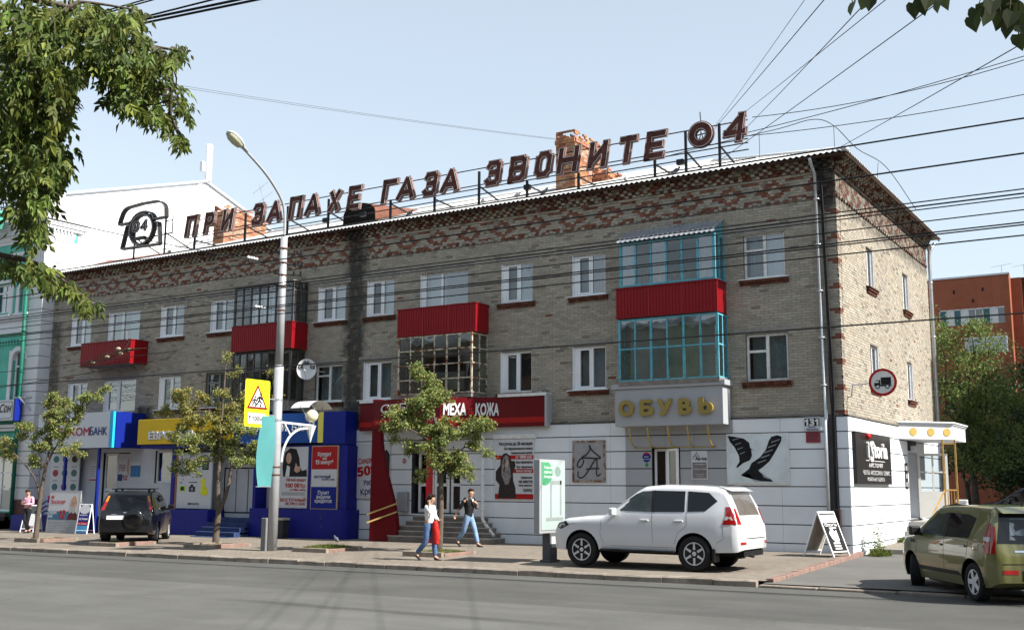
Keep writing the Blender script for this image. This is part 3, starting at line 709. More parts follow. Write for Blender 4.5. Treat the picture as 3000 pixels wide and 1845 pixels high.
def rustify(m, colr=(.16,.05,.015), lo=.50, hi=.62, scale=6):
    N, L = m.node_tree.nodes, m.node_tree.links; b = N['Principled BSDF']; src = b.inputs['Base Color'].links[0].from_socket
    tc = N.new('ShaderNodeTexCoord'); nz = N.new('ShaderNodeTexNoise'); nz.inputs['Scale'].default_value = scale; nz.inputs['Detail'].default_value = 7; L.new(tc.outputs['Object'], nz.inputs['Vector'])
    r = N.new('ShaderNodeMapRange'); r.inputs[1].default_value = lo; r.inputs[2].default_value = hi; L.new(nz.outputs['Fac'], r.inputs[0])
    x = N.new('ShaderNodeMix'); x.data_type = 'RGBA'; L.new(r.outputs[0], x.inputs[0]); L.new(src, x.inputs[6]); x.inputs[7].default_value = (*colr, 1); L.new(x.outputs[2], b.inputs['Base Color']); return m
rustify(rusty_white); 
dark_wood = mat('bare grey timber', (.085,.08,.075), .85, var=.35, scale=10)
pane_green = glass('greenish glass', (.62,.72,.68), .14)
pane_dirty = glass('dirty glass', (.42,.46,.45), .10, .12)
cream_in = mat('pale balcony lining', (.42,.40,.33), .9, var=.2, scale=2)
junk_m = [mat('stored boards', (.30,.17,.07), .8, var=.3, scale=5), mat('stored sacks', (.28,.26,.22), .9, var=.3), mat('potted plant leaf', (.06,.13,.04), .7, var=.4, scale=9)]
# 1: far left, open red balcony with a clothes-line bracket
b1 = balcony(-31.45, -28.29, .88, 6.38, 7.35)
q = MB(); q.tube([(-28.5,-.9,7.3), (-28.45,-1.0,7.75)], .012, 5); q.build('line_bracket', galv, b1)
# 2: dark timber glazing on two storeys
b2 = balcony(-22.58, -19.50, .85, 6.45, 7.42)
glazing(b2, -22.55, -19.6, .74, 7.42, 8.92, dark_wood, 7, (.80,), [pane_dirty, pane_dim, pane_sky], .06)
q = MB()
for i in (2, 3, 4, 5): 
    u = -22.5+i*.42; q.add([(u+.03,-.60,7.55), (u+.36,-.60,7.55), (u+.36,-.62,8.6), (u+.03,-.60,8.62)], [(0,1,2,3)])
q.build('hanging_sheet', curtain_m, b2, fix=False)
q = MB(); q.box(-22.7,-19.5,-.86,.0,8.93,8.97); q.build('shelter_roof', slab_m, b2)
q = MB(); q.box(-20.1,-19.85,-.6,-.35,7.45,7.75); q.build('white_bucket', white_pvc, b2, bevel=.03)
b2b = MB(); b2b.box(-22.6,-19.6,-.76,0,4.2,4.56); b2b = b2b.build('balcony', slab_m, bld)
glazing(b2b, -22.6, -19.66, .70, 4.56, 6.42, dark_wood, 8, (.62,), [pane_dirty, pane_dim], .065)
# 3: red balcony over a rusty white grid of small panes
b3 = balcony(-14.70, -11.50, .80, 6.50, 7.44)
b3b = MB(); b3b.box(-14.55,-11.58,-.88,0,4.38,4.50); b3b = b3b.build('balcony', slab_m, bld)
glazing(b3b, -14.53, -11.58, .88, 4.52, 6.46, rusty_white, 6, (.25,.5,.75), [pane_dim, pane_dirty, pane_green], .038, 2)
# 4: turquoise-framed glazing above and below a red balcony
b4 = balcony(-6.45, -3.25, .75, 6.50, 7.41)
glazing(b4, -6.30, -3.33, .71, 7.44, 8.80, blue_p, 6, (), [pane_sky, pane_dim], .062, 2)
q = MB(); n = 40; vs = []
for i in range(n*4+1):
    x = -6.42+3.15*i/(n*4); w = .022*sin(i*pi/4); vs += [(x,-.86,8.80+w), (x,0,9.32+w)]
q.add(vs, [(2*i, 2*i+2, 2*i+3, 2*i+1) for i in range(n*4)]); q.build('balcony_roof', mat('galvanised profiled sheet', (.50,.55,.62), .3, metal=.7, var=.15, scale=4), b4, smooth=True, fix=False)
q = MB(); q.add([(-3.33,-.71,8.80), (-3.33,0,8.80), (-3.33,0,9.28)], [(0,1,2)]); q.add([(-6.30,-.71,8.80), (-6.30,0,8.80), (-6.30,0,9.28)], [(0,1,2)]); q.build('gable_board', blue_p, b4, fix=False)
for i in range(9):
    u = rb.uniform(-6.1,-3.6); q = MB(); M = Matrix.Translation((u, -.45, 7.55)) @ Matrix.Rotation(rb.uniform(-.7,.7), 4, 'Y'); q.box(-.05, .05+rb.random()*.12, -.03, .03, 0, rb.uniform(.25,.6), M=M); q.build('stored_board', junk_m[i % 3], b4)
b4b = MB(); b4b.box(-6.4,-3.24,-.73,0,4.50,4.62); b4b = b4b.build('balcony', slab_m, bld)
glazing(b4b, -6.36, -3.28, .71, 4.62, 6.46, blue_p, 6, (.52,), [pane_green, pane_sky], .046, 2, thick_every=2)
q = MB(); q.box(-6.2,-3.5,-.32,-.30,4.7,6.3); q.build('drawn_blind', cream_in, b4b)
for bb, (a, c, z0, z1) in ((b3b, (-13.9,-12.3,4.7,6.0)),):
    q = MB(); q.box(a, c, -.25, -.22, z0, z0+.6); q.box(a+.2, a+.9, -.5, -.2, z0, z0+.4); q.build('stored_boxes', junk_m[1], bb)
# ============================================================ shop fronts, signs, posters (each its own thing)
blue_m = mat('royal blue panel', (.006,.018,.21), .4, var=.05, scale=1.5); blue_d = mat('deep blue plinth paint', (.010,.014,.20), .5, var=.12, scale=3, bump=.1)
white_s = mat('white sign face', (.55,.57,.61), .4, var=.02); cyan_m = mat('cyan sign edge', (.02,.42,.72), .4); yellow_m = mat('yellow sign face', (.66,.43,.01), .4, var=.04)
black_p = mat('black print', (.012,.012,.014), .5, var=0); red_p = mat('red print', (.38,.010,.012), .5, var=0); navy_p = mat('navy print', (.015,.03,.16), .5, var=0); white_p = mat('white print', (.66,.66,.66), .5, var=0); grey_p = mat('grey print', (.25,.25,.27), .5, var=0)
maroon = mat('crimson panel', (.12,.004,.008), .35, var=.06, scale=1.2); crimson2 = mat('bright red band', (.33,.010,.010), .35, var=.05); gold_m = mat('gold paint', (.48,.33,.07), .35, metal=.35, var=.1, scale=5)
gold_face = mat('dull gold letter face', (.30,.23,.07), .4, metal=.2, var=.08)
paper = mat('white poster print', (.55,.56,.58), .45, var=.03); skin_p = mat('printed skin', (.50,.31,.23), .6, var=.15, scale=9); grey_hair = mat('printed grey beard', (.42,.40,.38), .6, var=.2, scale=20); fur_p = mat('printed dark fur', (.035,.028,.025), .7, var=.6, scale=18)
def flat(mb, pts, y, m=None, d=.002): mb.prism(pts, y-d, y, m=m)
def ell(cx, cz, a, b, n=16, t0=0, t1=2*pi): return [(cx+a*cos(t0+(t1-t0)*i/n), cz+b*sin(t0+(t1-t0)*i/n)) for i in range(n)]
def part(name, parent, m, fn, **kw):
    q = MB(); fn(q); return q.build(name, m, parent, **kw)
def rect(x0, x1, z0, z1): return [(x0,z0),(x1,z0),(x1,z1),(x0,z1)]
# ---- shoe shop sign box over the grey entrance
s = empty('shop_sign', (-4.88,-.64,3.31)); tag(s, 'grey box sign with raised gold letters ОБУВЬ under turquoise balcony', 'sign')
part('sign_box', s, grey_clad, lambda q: q.box(-6.57,-3.19,-.64,-.01,3.31,4.40), bevel=.01)
part('cap', s, grey_clad, lambda q: q.box(-6.66,-3.10,-.70,-.012,4.402,4.56), bevel=.015)
for ch, x0, x1 in (('О',-6.41,-5.92),('Б',-5.72,-5.29),('У',-5.17,-4.70),('В',-4.51,-4.11),('Ь',-3.90,-3.46)):
    me = text_mesh(ch, .62, bold=.048, extrude=.045); xs = [v.co.x for v in me.vertices]; ys = [v.co.y for v in me.vertices]
    me.transform(Matrix.Diagonal(((x1-x0)/(max(xs)-min(xs)), .47/(max(ys)-min(ys)), 1, 1)))
    xs = [v.co.x for v in me.vertices]; ys = [v.co.y for v in me.vertices]
    me.transform(Matrix.Translation((x0-min(xs), -.70, 3.60-min(ys))) @ Matrix.Rotation(pi/2, 4, 'X')); me.materials.clear(); me.materials.append(gold_m); me.materials.append(gold_face)
    for p in me.polygons: p.material_index = 1 if p.normal.y < -.9 else 0
    put(bpy.data.objects.new('letter', me), s)
a = empty('awning_frame', (-4.9,-.4,2.7)); tag(a, 'five curved gold ribs of a bare awning below the ОБУВЬ sign', 'awning')
for x in (-6.13,-5.55,-4.90,-4.30,-3.68): part('rib', a, gold_m, lambda q: q.tube([(x,-.60+.45*(1-cos(t)),3.30-.60*sin(t)) for t in [pi/2*i/8 for i in range(9)]], .022, 6), smooth=True)
part('cross_bar', a, gold_m, lambda q: q.bar((-6.15,-.15,2.70), (-3.62,-.15,2.70), .02))
# open entrance of the shoe shop
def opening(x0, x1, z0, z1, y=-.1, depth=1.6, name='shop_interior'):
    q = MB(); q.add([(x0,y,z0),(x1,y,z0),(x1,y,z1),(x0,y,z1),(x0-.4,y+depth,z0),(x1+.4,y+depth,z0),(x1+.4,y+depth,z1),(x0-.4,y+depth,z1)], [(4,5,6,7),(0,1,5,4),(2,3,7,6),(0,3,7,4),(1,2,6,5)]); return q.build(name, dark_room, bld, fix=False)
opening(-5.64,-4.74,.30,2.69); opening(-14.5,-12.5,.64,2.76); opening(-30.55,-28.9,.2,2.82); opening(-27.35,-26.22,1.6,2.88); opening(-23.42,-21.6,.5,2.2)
def leaf(x0, x1, z0, z1, y, m=white_pvc, rails=(.35,), ang=0, pm=pane_dim, handle=True, bars=.09, solid=0):
    """one glazed door leaf hinged at x0; angle swings it outwards"""
    R = Matrix.Translation((x0, y, 0)) @ Matrix.Rotation(-ang, 4, 'Z'); w = x1-x0
    q = MB(); t = bars
    q.box(0, t, 0, .05, z0, z1, M=R); q.box(w-t, w, 0, .05, z0, z1, M=R); q.box(t, w-t, 0, .05, z1-t, z1, M=R); q.box(t, w-t, 0, .05, z0, z0+t*1.3+solid, M=R)
    for r in rails: zz = z0+(z1-z0)*r; q.box(t, w-t, 0, .05, zz-.05, zz+.05, M=R)
    d = q.build('door', m, bld)
    p = MB(); p.add([R @ Vector(c) for c in ((t,.025,z0+t),(w-t,.025,z0+t),(w-t,.025,z1-t),(t,.025,z1-t))], [(0,1,2,3)]); p.build('pane', pm, d, fix=False)
    if handle: h = MB(); h.tube([R @ Vector(c) for c in ((w-.06,-.005,z0+.9), (w-.06,-.07,z0+.92), (w-.06,-.07,z0+1.25), (w-.06,-.005,z0+1.27))], .014, 6); h.build('handle', white_pvc, d, smooth=True)
    return d
leaf(-5.62,-5.2,.32,2.67,.03, bars=.07); leaf(-5.18,-4.76,.32,2.67,-.06, ang=.35, bars=.07)
# shoe shop small signs
s = empty('opening_hours_plate', (-4.13,-.15,1.78)); tag(s, 'white and grey plate reading Aip-top beside the grey shop entrance', 'sign')
part('plate', s, paper, lambda q: q.box(-4.38,-3.89,-.155,-.137,1.78,2.59)); part('grey_field', s, mat('mauve grey print', (.19,.165,.175), .5), lambda q: flat(q, rect(-4.35,-3.92,1.81,2.26), -.156))
text('Аip-top', (-4.26,-.16,2.33), .135, black_p, s, shear=.15, bold=.01, target_w=.36)
for i, t in enumerate(('Режим работы', 'с 10-00 до 19-00', 'без перерывов', 'и выходных')): text(t, (-4.135,-.16,2.19-(0,.14,.28,.33)[i]), .05 if i < 2 else .035, white_p, s, align='CENTER')
part('emblem', s, black_p, lambda q: q.tube([(-4.34,-.16,2.34), (-4.31,-.16,2.43), (-4.24,-.16,2.50), (-4.21,-.16,2.56), (-4.20,-.16,2.49), (-4.13,-.16,2.45), (-4.29,-.16,2.43)], .006, 4))
s = empty('round_sticker', (-5.8,-.14,2.4)); tag(s, 'round red and blue sticker left of the grey shop door', 'sticker')
part('disc', s, blue_m, lambda q: flat(q, ell(-5.80,2.42,.135,.145), -.139)); part('red_cap', s, red_p, lambda q: flat(q, ell(-5.80,2.42,.135,.145,12,.5,pi-.5), -.142)); part('green_disc', s, mat('green print', (.03,.25,.06), .5), lambda q: flat(q, ell(-5.795,2.20,.055,.06), -.139))
for i, t in enumerate(('Добро', 'пожаловать')): text(t, (-5.80,-.145,2.42-.07*i), .05, white_p, s, align='CENTER')
# logo plaque with a big A under a wing-like stroke
s = empty('logo_plaque', (-7.72,-.15,1.69)); tag(s, 'grey plaque with a scripted letter A in a rusty frame', 'sign')
part('plaque', s, mat('grey plaque', (.30,.30,.31), .6, var=.12, scale=4), lambda q: q.box(-8.24,-7.21,-.15,-.125,1.74,2.90))
rf = rustify(mat('rusty frame', (.33,.28,.25), .7, var=.2), lo=.45, hi=.6, scale=9)
for x0, x1, z0, z1 in ((-8.29,-8.23,1.69,2.95),(-7.22,-7.16,1.69,2.95),(-8.23,-7.22,2.89,2.95),(-8.23,-7.22,1.69,1.75)): part('frame_bar', s, rf, lambda q: q.box(x0, x1, -.165, -.125, z0, z1))
dk = mat('dark plum stroke', (.05,.04,.045), .5)
for pts in ([(-7.93,2.38),(-7.95,2.45),(-7.80,2.52),(-7.68,2.68),(-7.70,2.80),(-7.62,2.66),(-7.42,2.50),(-7.33,2.44),(-7.40,2.40),(-7.93,2.42),(-8.08,2.30),(-8.12,2.18),(-8.02,2.14),(-7.92,2.25),(-7.90,2.36)], [(-7.42,2.42),(-7.52,2.35),(-7.68,2.12),(-7.85,1.90),(-8.0,1.82),(-8.10,1.88),(-8.08,2.02)], [(-7.46,2.40),(-7.44,2.2),(-7.46,1.95),(-7.40,1.88),(-7.32,1.95)], [(-7.80,2.08),(-7.6,2.10),(-7.36,2.10)]):
    part('stroke', s, dk, lambda q: q.tube([(x,-.153,z) for x, z in [tuple(v)[:2] for v in catmull([(a_,b_,0) for a_, b_ in pts], 4)]], .024, 4))
# boots poster
s = empty('boots_poster', (-2.41,-.15,1.68)); tag(s, 'white poster of two black high-heeled boots on the white cladding', 'poster')
part('board', s, mat('icy poster print', (.60,.66,.68), .4, var=.12, scale=3), lambda q: q.box(-3.27,-1.55,-.165,-.125,1.68,3.01)); part('board_edge', s, old_white, lambda q: q.box(-3.31,-1.51,-.155,-.122,1.64,3.05))
boot_m = mat('printed black leather', (.012,.013,.016), .35, var=.5, scale=14)
part('boot', s, boot_m, lambda q: flat(q, [(-3.26,3.00),(-3.06,2.97),(-2.78,2.91),(-2.63,2.79),(-2.61,2.65),(-2.49,2.58),(-2.58,2.61),(-2.56,2.43),(-2.63,2.31),(-2.83,2.23),(-3.00,2.10),(-3.03,2.13),(-2.93,2.27),(-2.94,2.43),(-3.06,2.67),(-3.20,2.83)], -.166))
part('boot', s, boot_m, lambda q: flat(q, [(-1.99,2.95),(-1.82,2.99),(-1.70,2.95),(-1.71,2.83),(-1.82,2.65),(-1.93,2.47),(-2.07,2.27),(-2.27,2.11),(-2.39,2.03),(-2.27,1.91),(-2.04,1.79),(-1.98,1.72),(-2.21,1.72),(-2.49,1.77),(-2.71,1.89),(-2.69,1.94),(-2.56,1.98),(-2.88,1.88),(-2.89,1.91),(-2.66,2.07),(-2.58,2.23),(-2.33,2.39),(-2.16,2.59),(-2.07,2.83)], -.166))
for i in range(5): part('buckle_strap', s, mat('printed grey strap', (.26,.28,.30), .4), lambda q: flat(q, [(-2.40+.10*i,2.22+.14*i),(-2.16+.10*i,2.30+.14*i),(-2.155+.10*i,2.325+.14*i),(-2.395+.10*i,2.25+.14*i)], -.169))
for i in range(4): part('boot_highlight', s, _mats['printed grey strap'], lambda q: flat(q, [(-3.12+.07*i,2.86-.13*i),(-2.92+.05*i,2.92-.13*i),(-2.915+.05*i,2.94-.13*i),(-3.12+.07*i,2.885-.13*i)], -.169))
part('boot_sole', s, _mats['printed grey strap'], lambda q: flat(q, [(-2.62,1.80),(-2.45,1.745),(-2.2,1.735),(-1.98,1.72),(-2.2,1.715),(-2.48,1.72)], -.169)); part('boot_toe_shine', s, _mats['printed grey strap'], lambda q: flat(q, [(-2.32,1.98),(-2.18,1.86),(-2.05,1.77),(-2.24,1.84)], -.169))
# house number and the red plate
s = empty('house_number_plate', (-.85,-.15,3.0)); tag(s, 'white house number plate 131 Ленина at the building corner', 'sign')
part('plate', s, white_s, lambda q: q.box(-1.08,-.61,-.15,-.122,3.085,3.46)); part('dark_field', s, black_p, lambda q: flat(q, rect(-1.05,-.64,3.22,3.43), -.151))
text('131', (-.845,-.157,3.235), .235, white_p, s, bold=.03, align='CENTER', target_w=.38); text('Проспект', (-.845,-.157,3.17), .045, navy_p, s, align='CENTER'); text('Ленина', (-.845,-.157,3.10), .075, navy_p, s, align='CENTER', bold=.012, spacing=1.25)
s = empty('information_plate', (-.84,-.15,2.77)); tag(s, 'small dull red plate below the house number', 'sign')
part('plate', s, mat('faded red plate', (.26,.05,.05), .6, var=.35, scale=18), lambda q: q.box(-1.03,-.64,-.145,-.122,2.77,3.055))
for i in range(5): part('text_line', s, mat('faded purple print', (.10,.03,.07), .6), lambda q: flat(q, rect(-.98,-.69-.05*(i % 2),2.815+.045*i,2.835+.045*i), -.147))
# ---- fur shop canopy (crimson fascia bent out over the steps)
s = empty('shop_canopy', (-13,-.8,3.41)); tag(s, 'crimson fascia reading СОБОЛЬ and МЕХА & КОЖА, bent out over entrance steps', 'sign')
A, B_, C_, D_, E_ = (-16.62,-.34), (-15.32,-.36), (-15.30,-1.22), (-12.42,-1.40), (-10.95,-.32)
def fascia(p, q_, nm, m=maroon, z0=3.41, z1=4.36, t=.10):
    p, q_ = Vector((*p,0)), Vector((*q_,0)); d_ = (q_-p).normalized(); n_ = Vector((d_.y,-d_.x,0)); b0, b1 = p-n_*t, q_-n_*t
    k = MB(); k.prism([(p.x,p.y),(q_.x,q_.y),(b1.x,b1.y),(b0.x,b0.y)], z0, z1, lambda a_, b_, h: (a_, b_, h)); o = k.build(nm, m, s)
    k = MB(); p2, q2 = p+n_*.004, q_+n_*.004; k.prism([(p2.x,p2.y),(q2.x,q2.y),(p.x,p.y)][:2]+[(q_.x-n_.x*.02,q_.y-n_.y*.02),(p.x-n_.x*.02,p.y-n_.y*.02)], z0+.13, z0+.30, lambda a_, b_, h: (a_, b_, h)); k.build('red_band', crimson2, o); return d_, n_
fascia(A, B_, 'fascia_panel'); fascia(B_, C_, 'fascia_panel'); d1, n1 = fascia(C_, D_, 'fascia_panel'); d2, n2 = fascia(D_, E_, 'fascia_panel'); fascia(E_, (-9.16,-.32), 'fascia_panel')
part('end_cap', s, grey_clad, lambda q: q.box(-9.16,-9.08,-.36,-.0,3.40,4.42)); part('top_flashing', s, old_white, lambda q: q.box(-10.9,-9.1,-.38,-.0,4.365,4.46)); part('top_flashing', s, old_white, lambda q: q.box(-16.6,-15.35,-.42,-.0,4.365,4.45))
part('canopy_top', s, maroon, lambda q: q.prism([(-16.5,-.1),(-15.3,-.3),(-15.25,-1.15),(-12.45,-1.33),(-11.0,-.3),(-9.2,-.1)], 4.28, 4.33, lambda a_, b_, h: (a_, b_, h)))
tan_m = mat('tan edge strip', (.50,.30,.10), .5)
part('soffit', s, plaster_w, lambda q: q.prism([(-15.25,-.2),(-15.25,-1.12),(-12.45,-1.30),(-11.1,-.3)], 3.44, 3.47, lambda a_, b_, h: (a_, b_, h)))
def facing(d_, n_): return Matrix(((d_.x,0,n_.x,0),(d_.y,0,n_.y,0),(0,1,0,0),(0,0,0,1)))
outl = mat('pale outlined letter', (.60,.55,.55), .4)
p = Vector((-14.98,-1.245,3.93))+n1*.02; text('СОБОЛЬ', p, .40, outl, s, facing(d1,n1), bold=.012, shear=.12, extrude=.012, target_w=2.15)
p = Vector((-14.55,-1.26,3.60))+n1*.02; text('МЕХОВОЙ САЛОН', p, .17, mat('pink letter', (.65,.35,.35), .5), s, facing(d1,n1), spacing=1.3, target_w=2.0)
p = Vector((-12.35,-1.35,3.80))+n2*.02; 
text('МЕХА', p, .40, white_p, s, facing(d2,n2), bold=.04, extrude=.01, target_w=.74, yscale=1.3, shear=.06); text('&', p+d2*.78, .34, mat('red ampersand', (.55,.03,.02), .4), s, facing(d2,n2), bold=.01, target_w=.22); text('КОЖА', p+d2*1.03, .40, white_p, s, facing(d2,n2), bold=.04, extrude=.01, target_w=.76, yscale=1.3, shear=.06)
# curved crimson pylon and post carrying it
s = empty('entrance_pylon', (-15.2,-1.1,G(-15.2,-1.1))); tag(s, 'tall tapering crimson pylon left of the entrance steps', 'pylon')
gz = G(-15.3,-1.1)-.05
q = MB(); out = [(-15.34,gz),(-14.42,gz),(-14.48,.5),(-14.60,1.1),(-14.78,1.75),(-14.92,2.3),(-15.02,2.9),(-15.06,3.6),(-15.07,4.40),(-15.32,4.40)]
def pyl(a_, b_, h): return (a_, -1.12+h+(a_+15.34)*.35, b_)
q.prism(out, -.12, .06, pyl); q.build('slab', maroon, s, bevel=.008)
for z in (.35,.62): part('handrail', s, mat('yellow worn rail', (.45,.32,.12), .5, var=.2), lambda q: q.bar((-15.30,-1.42,z), (-14.45,-.91,z+.36), .03, .05))
s = empty('entrance_post', (-13.06,-1.04,G(-13,-1))); tag(s, 'slim bright red square post under the crimson canopy', 'post'); part('post', s, mat('bright red post paint', (.50,.02,.03), .4, var=.06), lambda q: q.box(-13.14,-12.98,-1.12,-.96,G(-13,-1)-.05,3.44), bevel=.008)
# steps of the fur shop
st_m = mat('grey step concrete', (.17,.15,.13), .9, var=.25, scale=4, bump=.3); st_e = mat('worn step nosing', (.36,.33,.29), .9, var=.2)
s = empty('entrance_steps', (-13,-.8,-.25)); tag(s, 'wide dark concrete steps up to the fur shop doors', 'steps')
for i in range(5):
    z1 = -.07+.155*i; y0 = -1.02+.20*i; x0, x1 = -14.88+.14*i, -10.75-.16*i
    part('step', s, st_m, lambda q: q.box(x0, x1, y0, -.07, z1-.155-(.3 if i == 0 else 0), z1-.012)); part('nosing', s, st_e, lambda q: q.box(x0-.008, x1+.008, y0-.012, -.07, z1-.011, z1+.02), bevel=.006)
leaf(-14.40,-13.75,.68,2.70,.16, rails=(.45,)); leaf(-13.70,-13.10,.68,2.70,.12, rails=(.45,)); leaf(-13.05,-12.56,.68,2.70,.16, rails=(.45,), handle=False)
part('door_head', bld, white_pvc, lambda q: q.box(-14.5,-12.5,.05,.12,2.66,2.76))
# posters of the fur shop
s = empty('discount_poster', (-16.1,-.15,1.13)); tag(s, 'white poster Скидка 50% partly behind the crimson pylon', 'poster')
part('board', s, paper, lambda q: q.box(-16.87,-15.39,-.15,-.122,1.13,2.97)); text('Скидка', (-16.80,-.155,2.28), .26, red_p, s, bold=.01, tilt=.12, target_w=.75); text('50%', (-16.82,-.155,1.86), .42, red_p, s, bold=.025, tilt=.12, target_w=.95); text('Рассрочка', (-16.52,-.155,1.55), .26, navy_p, s, bold=.006, tilt=.12, target_w=1.1); text('Кредит', (-16.66,-.155,1.22), .30, navy_p, s, bold=.006, tilt=.12, target_w=.95)
part('printed_figure', s, fur_p, lambda q: flat(q, [(-15.75,2.62),(-15.55,2.78),(-15.41,2.6),(-15.41,1.9),(-15.52,2.1),(-15.70,2.35)], -.152))
s = empty('instalment_poster', (-10.4,-.15,1.15)); tag(s, 'poster of a woman in fur coat headed Рассрочка до 24 месяцев', 'poster')
part('board', s, paper, lambda q: q.box(-11.12,-9.67,-.16,-.122,1.15,3.04), bevel=.004); part('frame_top', s, old_white, lambda q: q.box(-11.18,-9.60,-.19,-.122,3.05,3.19))
for z0, z1, xx in ((1.16,1.32,-11.11),(2.40,2.53,-11.11),(1.97,2.10,-10.55)): part('red_band', s, red_p, lambda q: flat(q, rect(xx,-9.68,z0,z1), -.161))
for t, z, sz, w, mm, xr in (('Рассрочка до 24 месяцев',2.84,.15,1.25,black_p,-9.72),('Без первоначального взноса',2.70,.11,1.05,black_p,-9.72),('Ежемесячный платёж',2.565,.10,.78,black_p,-9.72),('от 1000 руб.',2.43,.12,.62,white_p,-9.72),('Без переплаты',2.27,.12,.60,black_p,-9.72),('При  оформлении',2.13,.09,.58,black_p,-9.72),('только паспорт',2.0,.11,.60,white_p,-9.72),('Оформление',1.80,.09,.42,black_p,-9.72),('на месте',1.66,.15,.50,black_p,-9.72),('товар забираете',1.56,.08,.50,black_p,-9.72),('сразу',1.40,.14,.34,black_p,-9.72)):
    o = text(t, (xr-w,-.166,z), sz, mm, s, bold=.012, target_w=w)
part('printed_coat', s, fur_p, lambda q: flat(q, [(-10.98,1.32),(-10.94,1.6),(-11.08,1.75),(-11.08,2.02),(-10.92,2.2),(-10.90,2.42),(-10.80,2.58),(-10.68,2.60),(-10.56,2.52),(-10.50,2.36),(-10.36,2.34),(-10.34,2.18),(-10.44,1.98),(-10.42,1.72),(-10.34,1.5),(-10.32,1.18),(-11.0,1.18)], -.163))
part('printed_fur_trim', s, mat('printed grey fur', (.22,.20,.20), .8, var=.5, scale=14), lambda q: flat(q, [(-10.86,2.30),(-10.78,2.48),(-10.68,2.54),(-10.60,2.46),(-10.56,2.2),(-10.50,1.9),(-10.60,1.62),(-10.72,1.60),(-10.86,1.9)], -.166)); part('printed_face', s, skin_p, lambda q: flat(q, ell(-10.685,2.28,.075,.125), -.169)); part('printed_hair', s, black_p, lambda q: flat(q, [(-10.74,2.20),(-10.76,2.36),(-10.70,2.42),(-10.75,2.0),(-10.80,2.05)], -.170))
mb = MB(); mb.tube([(-11.51,-.30,3.4), (-11.49,-.30,.56), (-11.44,-.32,.46), (-10.85,-.62,.02)], .055, 10)
for z in (3.0, 1.9, .8): mb.lathe([(.066,0),(.066,.04)], 10, (-11.495,-.30,z))
mb.build('downpipe', old_white, bld, smooth=True)
s = empty('round_notice', (-14.95,-.15,2.3)); tag(s, 'small round red notice on the white cladding by the doors', 'notice'); part('disc', s, paper, lambda q: flat(q, ell(-14.80,2.38,.10,.11), -.13)); part('ring', s, red_p, lambda q: flat(q, ell(-14.80,2.38,.07,.08), -.133)); part('centre', s, paper, lambda q: flat(q, ell(-14.80,2.38,.03,.035), -.136))
s = MB(); s.box(-14.95,-14.55,-.30,-.10,.70,1.35); tag(s.build('grey_cabinet', steel_grey, bevel=.02), 'grey metal cabinet standing beside the fur shop doors', 'cabinet')
# ---- eastern bank: blue fascia, plinth, framed adverts
BZ = G(-19,-.8)
s = empty('bank_sign', (-19.5,-.7,3.0)); tag(s, 'blue fascia ВОСТОЧНЫЙ БАНК with a yellow stripe and arched end', 'sign')
part('fascia', s, mat('bank blue print', (.02,.08,.30), .4, var=.04), lambda q: q.prism([(-21.88,-.11),(-21.88,-1.18),(-18.20,-.72),(-18.2,-.11)], 3.03, 4.08, lambda a_, b_, h: (a_, b_, h))); part('yellow_stripe', s, mat('pale yellow stripe', (.75,.66,.12), .4), lambda q: q.box(-18.20,-17.95,-.725,-.11,3.03,4.10)); part('end_panel', s, blue_m, lambda q: q.box(-17.95,-16.93,-.73,-.11,2.97,4.10), bevel=.01)
d3 = Vector((3.68,.46,0)).normalized(); n3 = Vector((d3.y,-d3.x,0)); F3 = Matrix(((d3.x,0,n3.x,0),(d3.y,0,n3.y,0),(0,1,0,0),(0,0,0,1)))
text('ВОСТОЧНЫЙ', Vector((-21.55,-1.14,3.45))+n3*.02, .36, white_p, s, F3, bold=.006, extrude=.01, target_w=2.0); text('БАНК', Vector((-19.32,-.86,3.45))+n3*.02, .36, white_p, s, F3, bold=.006, extrude=.01, target_w=.98)
part('soffit_lip', s, blue_d, lambda q: q.box(-22.0,-16.93,-.66,-.11,2.90,2.965))
s = empty('bank_plinth', (-18.5,-.6,BZ)); tag(s, 'dark blue rounded plinth below the bank adverts', 'plinth')
q = MB(); pts = [(-21.3,-.11),(-21.3,-.80)]+[(-16.72-.25*(1-sin(t)),-.80+.25*(1-cos(t))) for t in [pi/2*i/6 for i in range(7)]]+[(-16.72,-.11)]; q.prism(pts, BZ-.1, .72, lambda a_, b_, h: (a_, b_, h)); q.build('wall', blue_d, s)
q = MB(); q.tube([(-17.9,-.806,.55),(-17.83,-.806,.40),(-17.9,-.806,.35),(-17.8,-.806,.56),(-17.74,-.806,.38),(-17.68,-.806,.55)], .010, 4); q.tube([(-17.84,-.806,.2),(-17.80,-.806,.12)], .010, 4); q.build('scrawl', mat('pale scrawl', (.10,.12,.30), .7), s)
s = empty('advert_frame', (-19,-.7,.7)); tag(s, 'blue framed bank shop front holding two advert panels', 'frame')
for x in (-21.3,-20.15,-18.62,-17.18): part('blue_post', s, blue_d, lambda q: q.box(x, x+.14+(.16 if x == -18.62 else .2 if x == -17.18 else 0), -.68, -.11, .72, 2.90))
s = empty('credit_poster', (-19.3,-.7,.75)); tag(s, 'bank poster of a woman giving thumbs up above 100 001р.', 'poster')
part('board', s, paper, lambda q: q.box(-20.0,-18.64,-.70,-.66,.75,2.90))
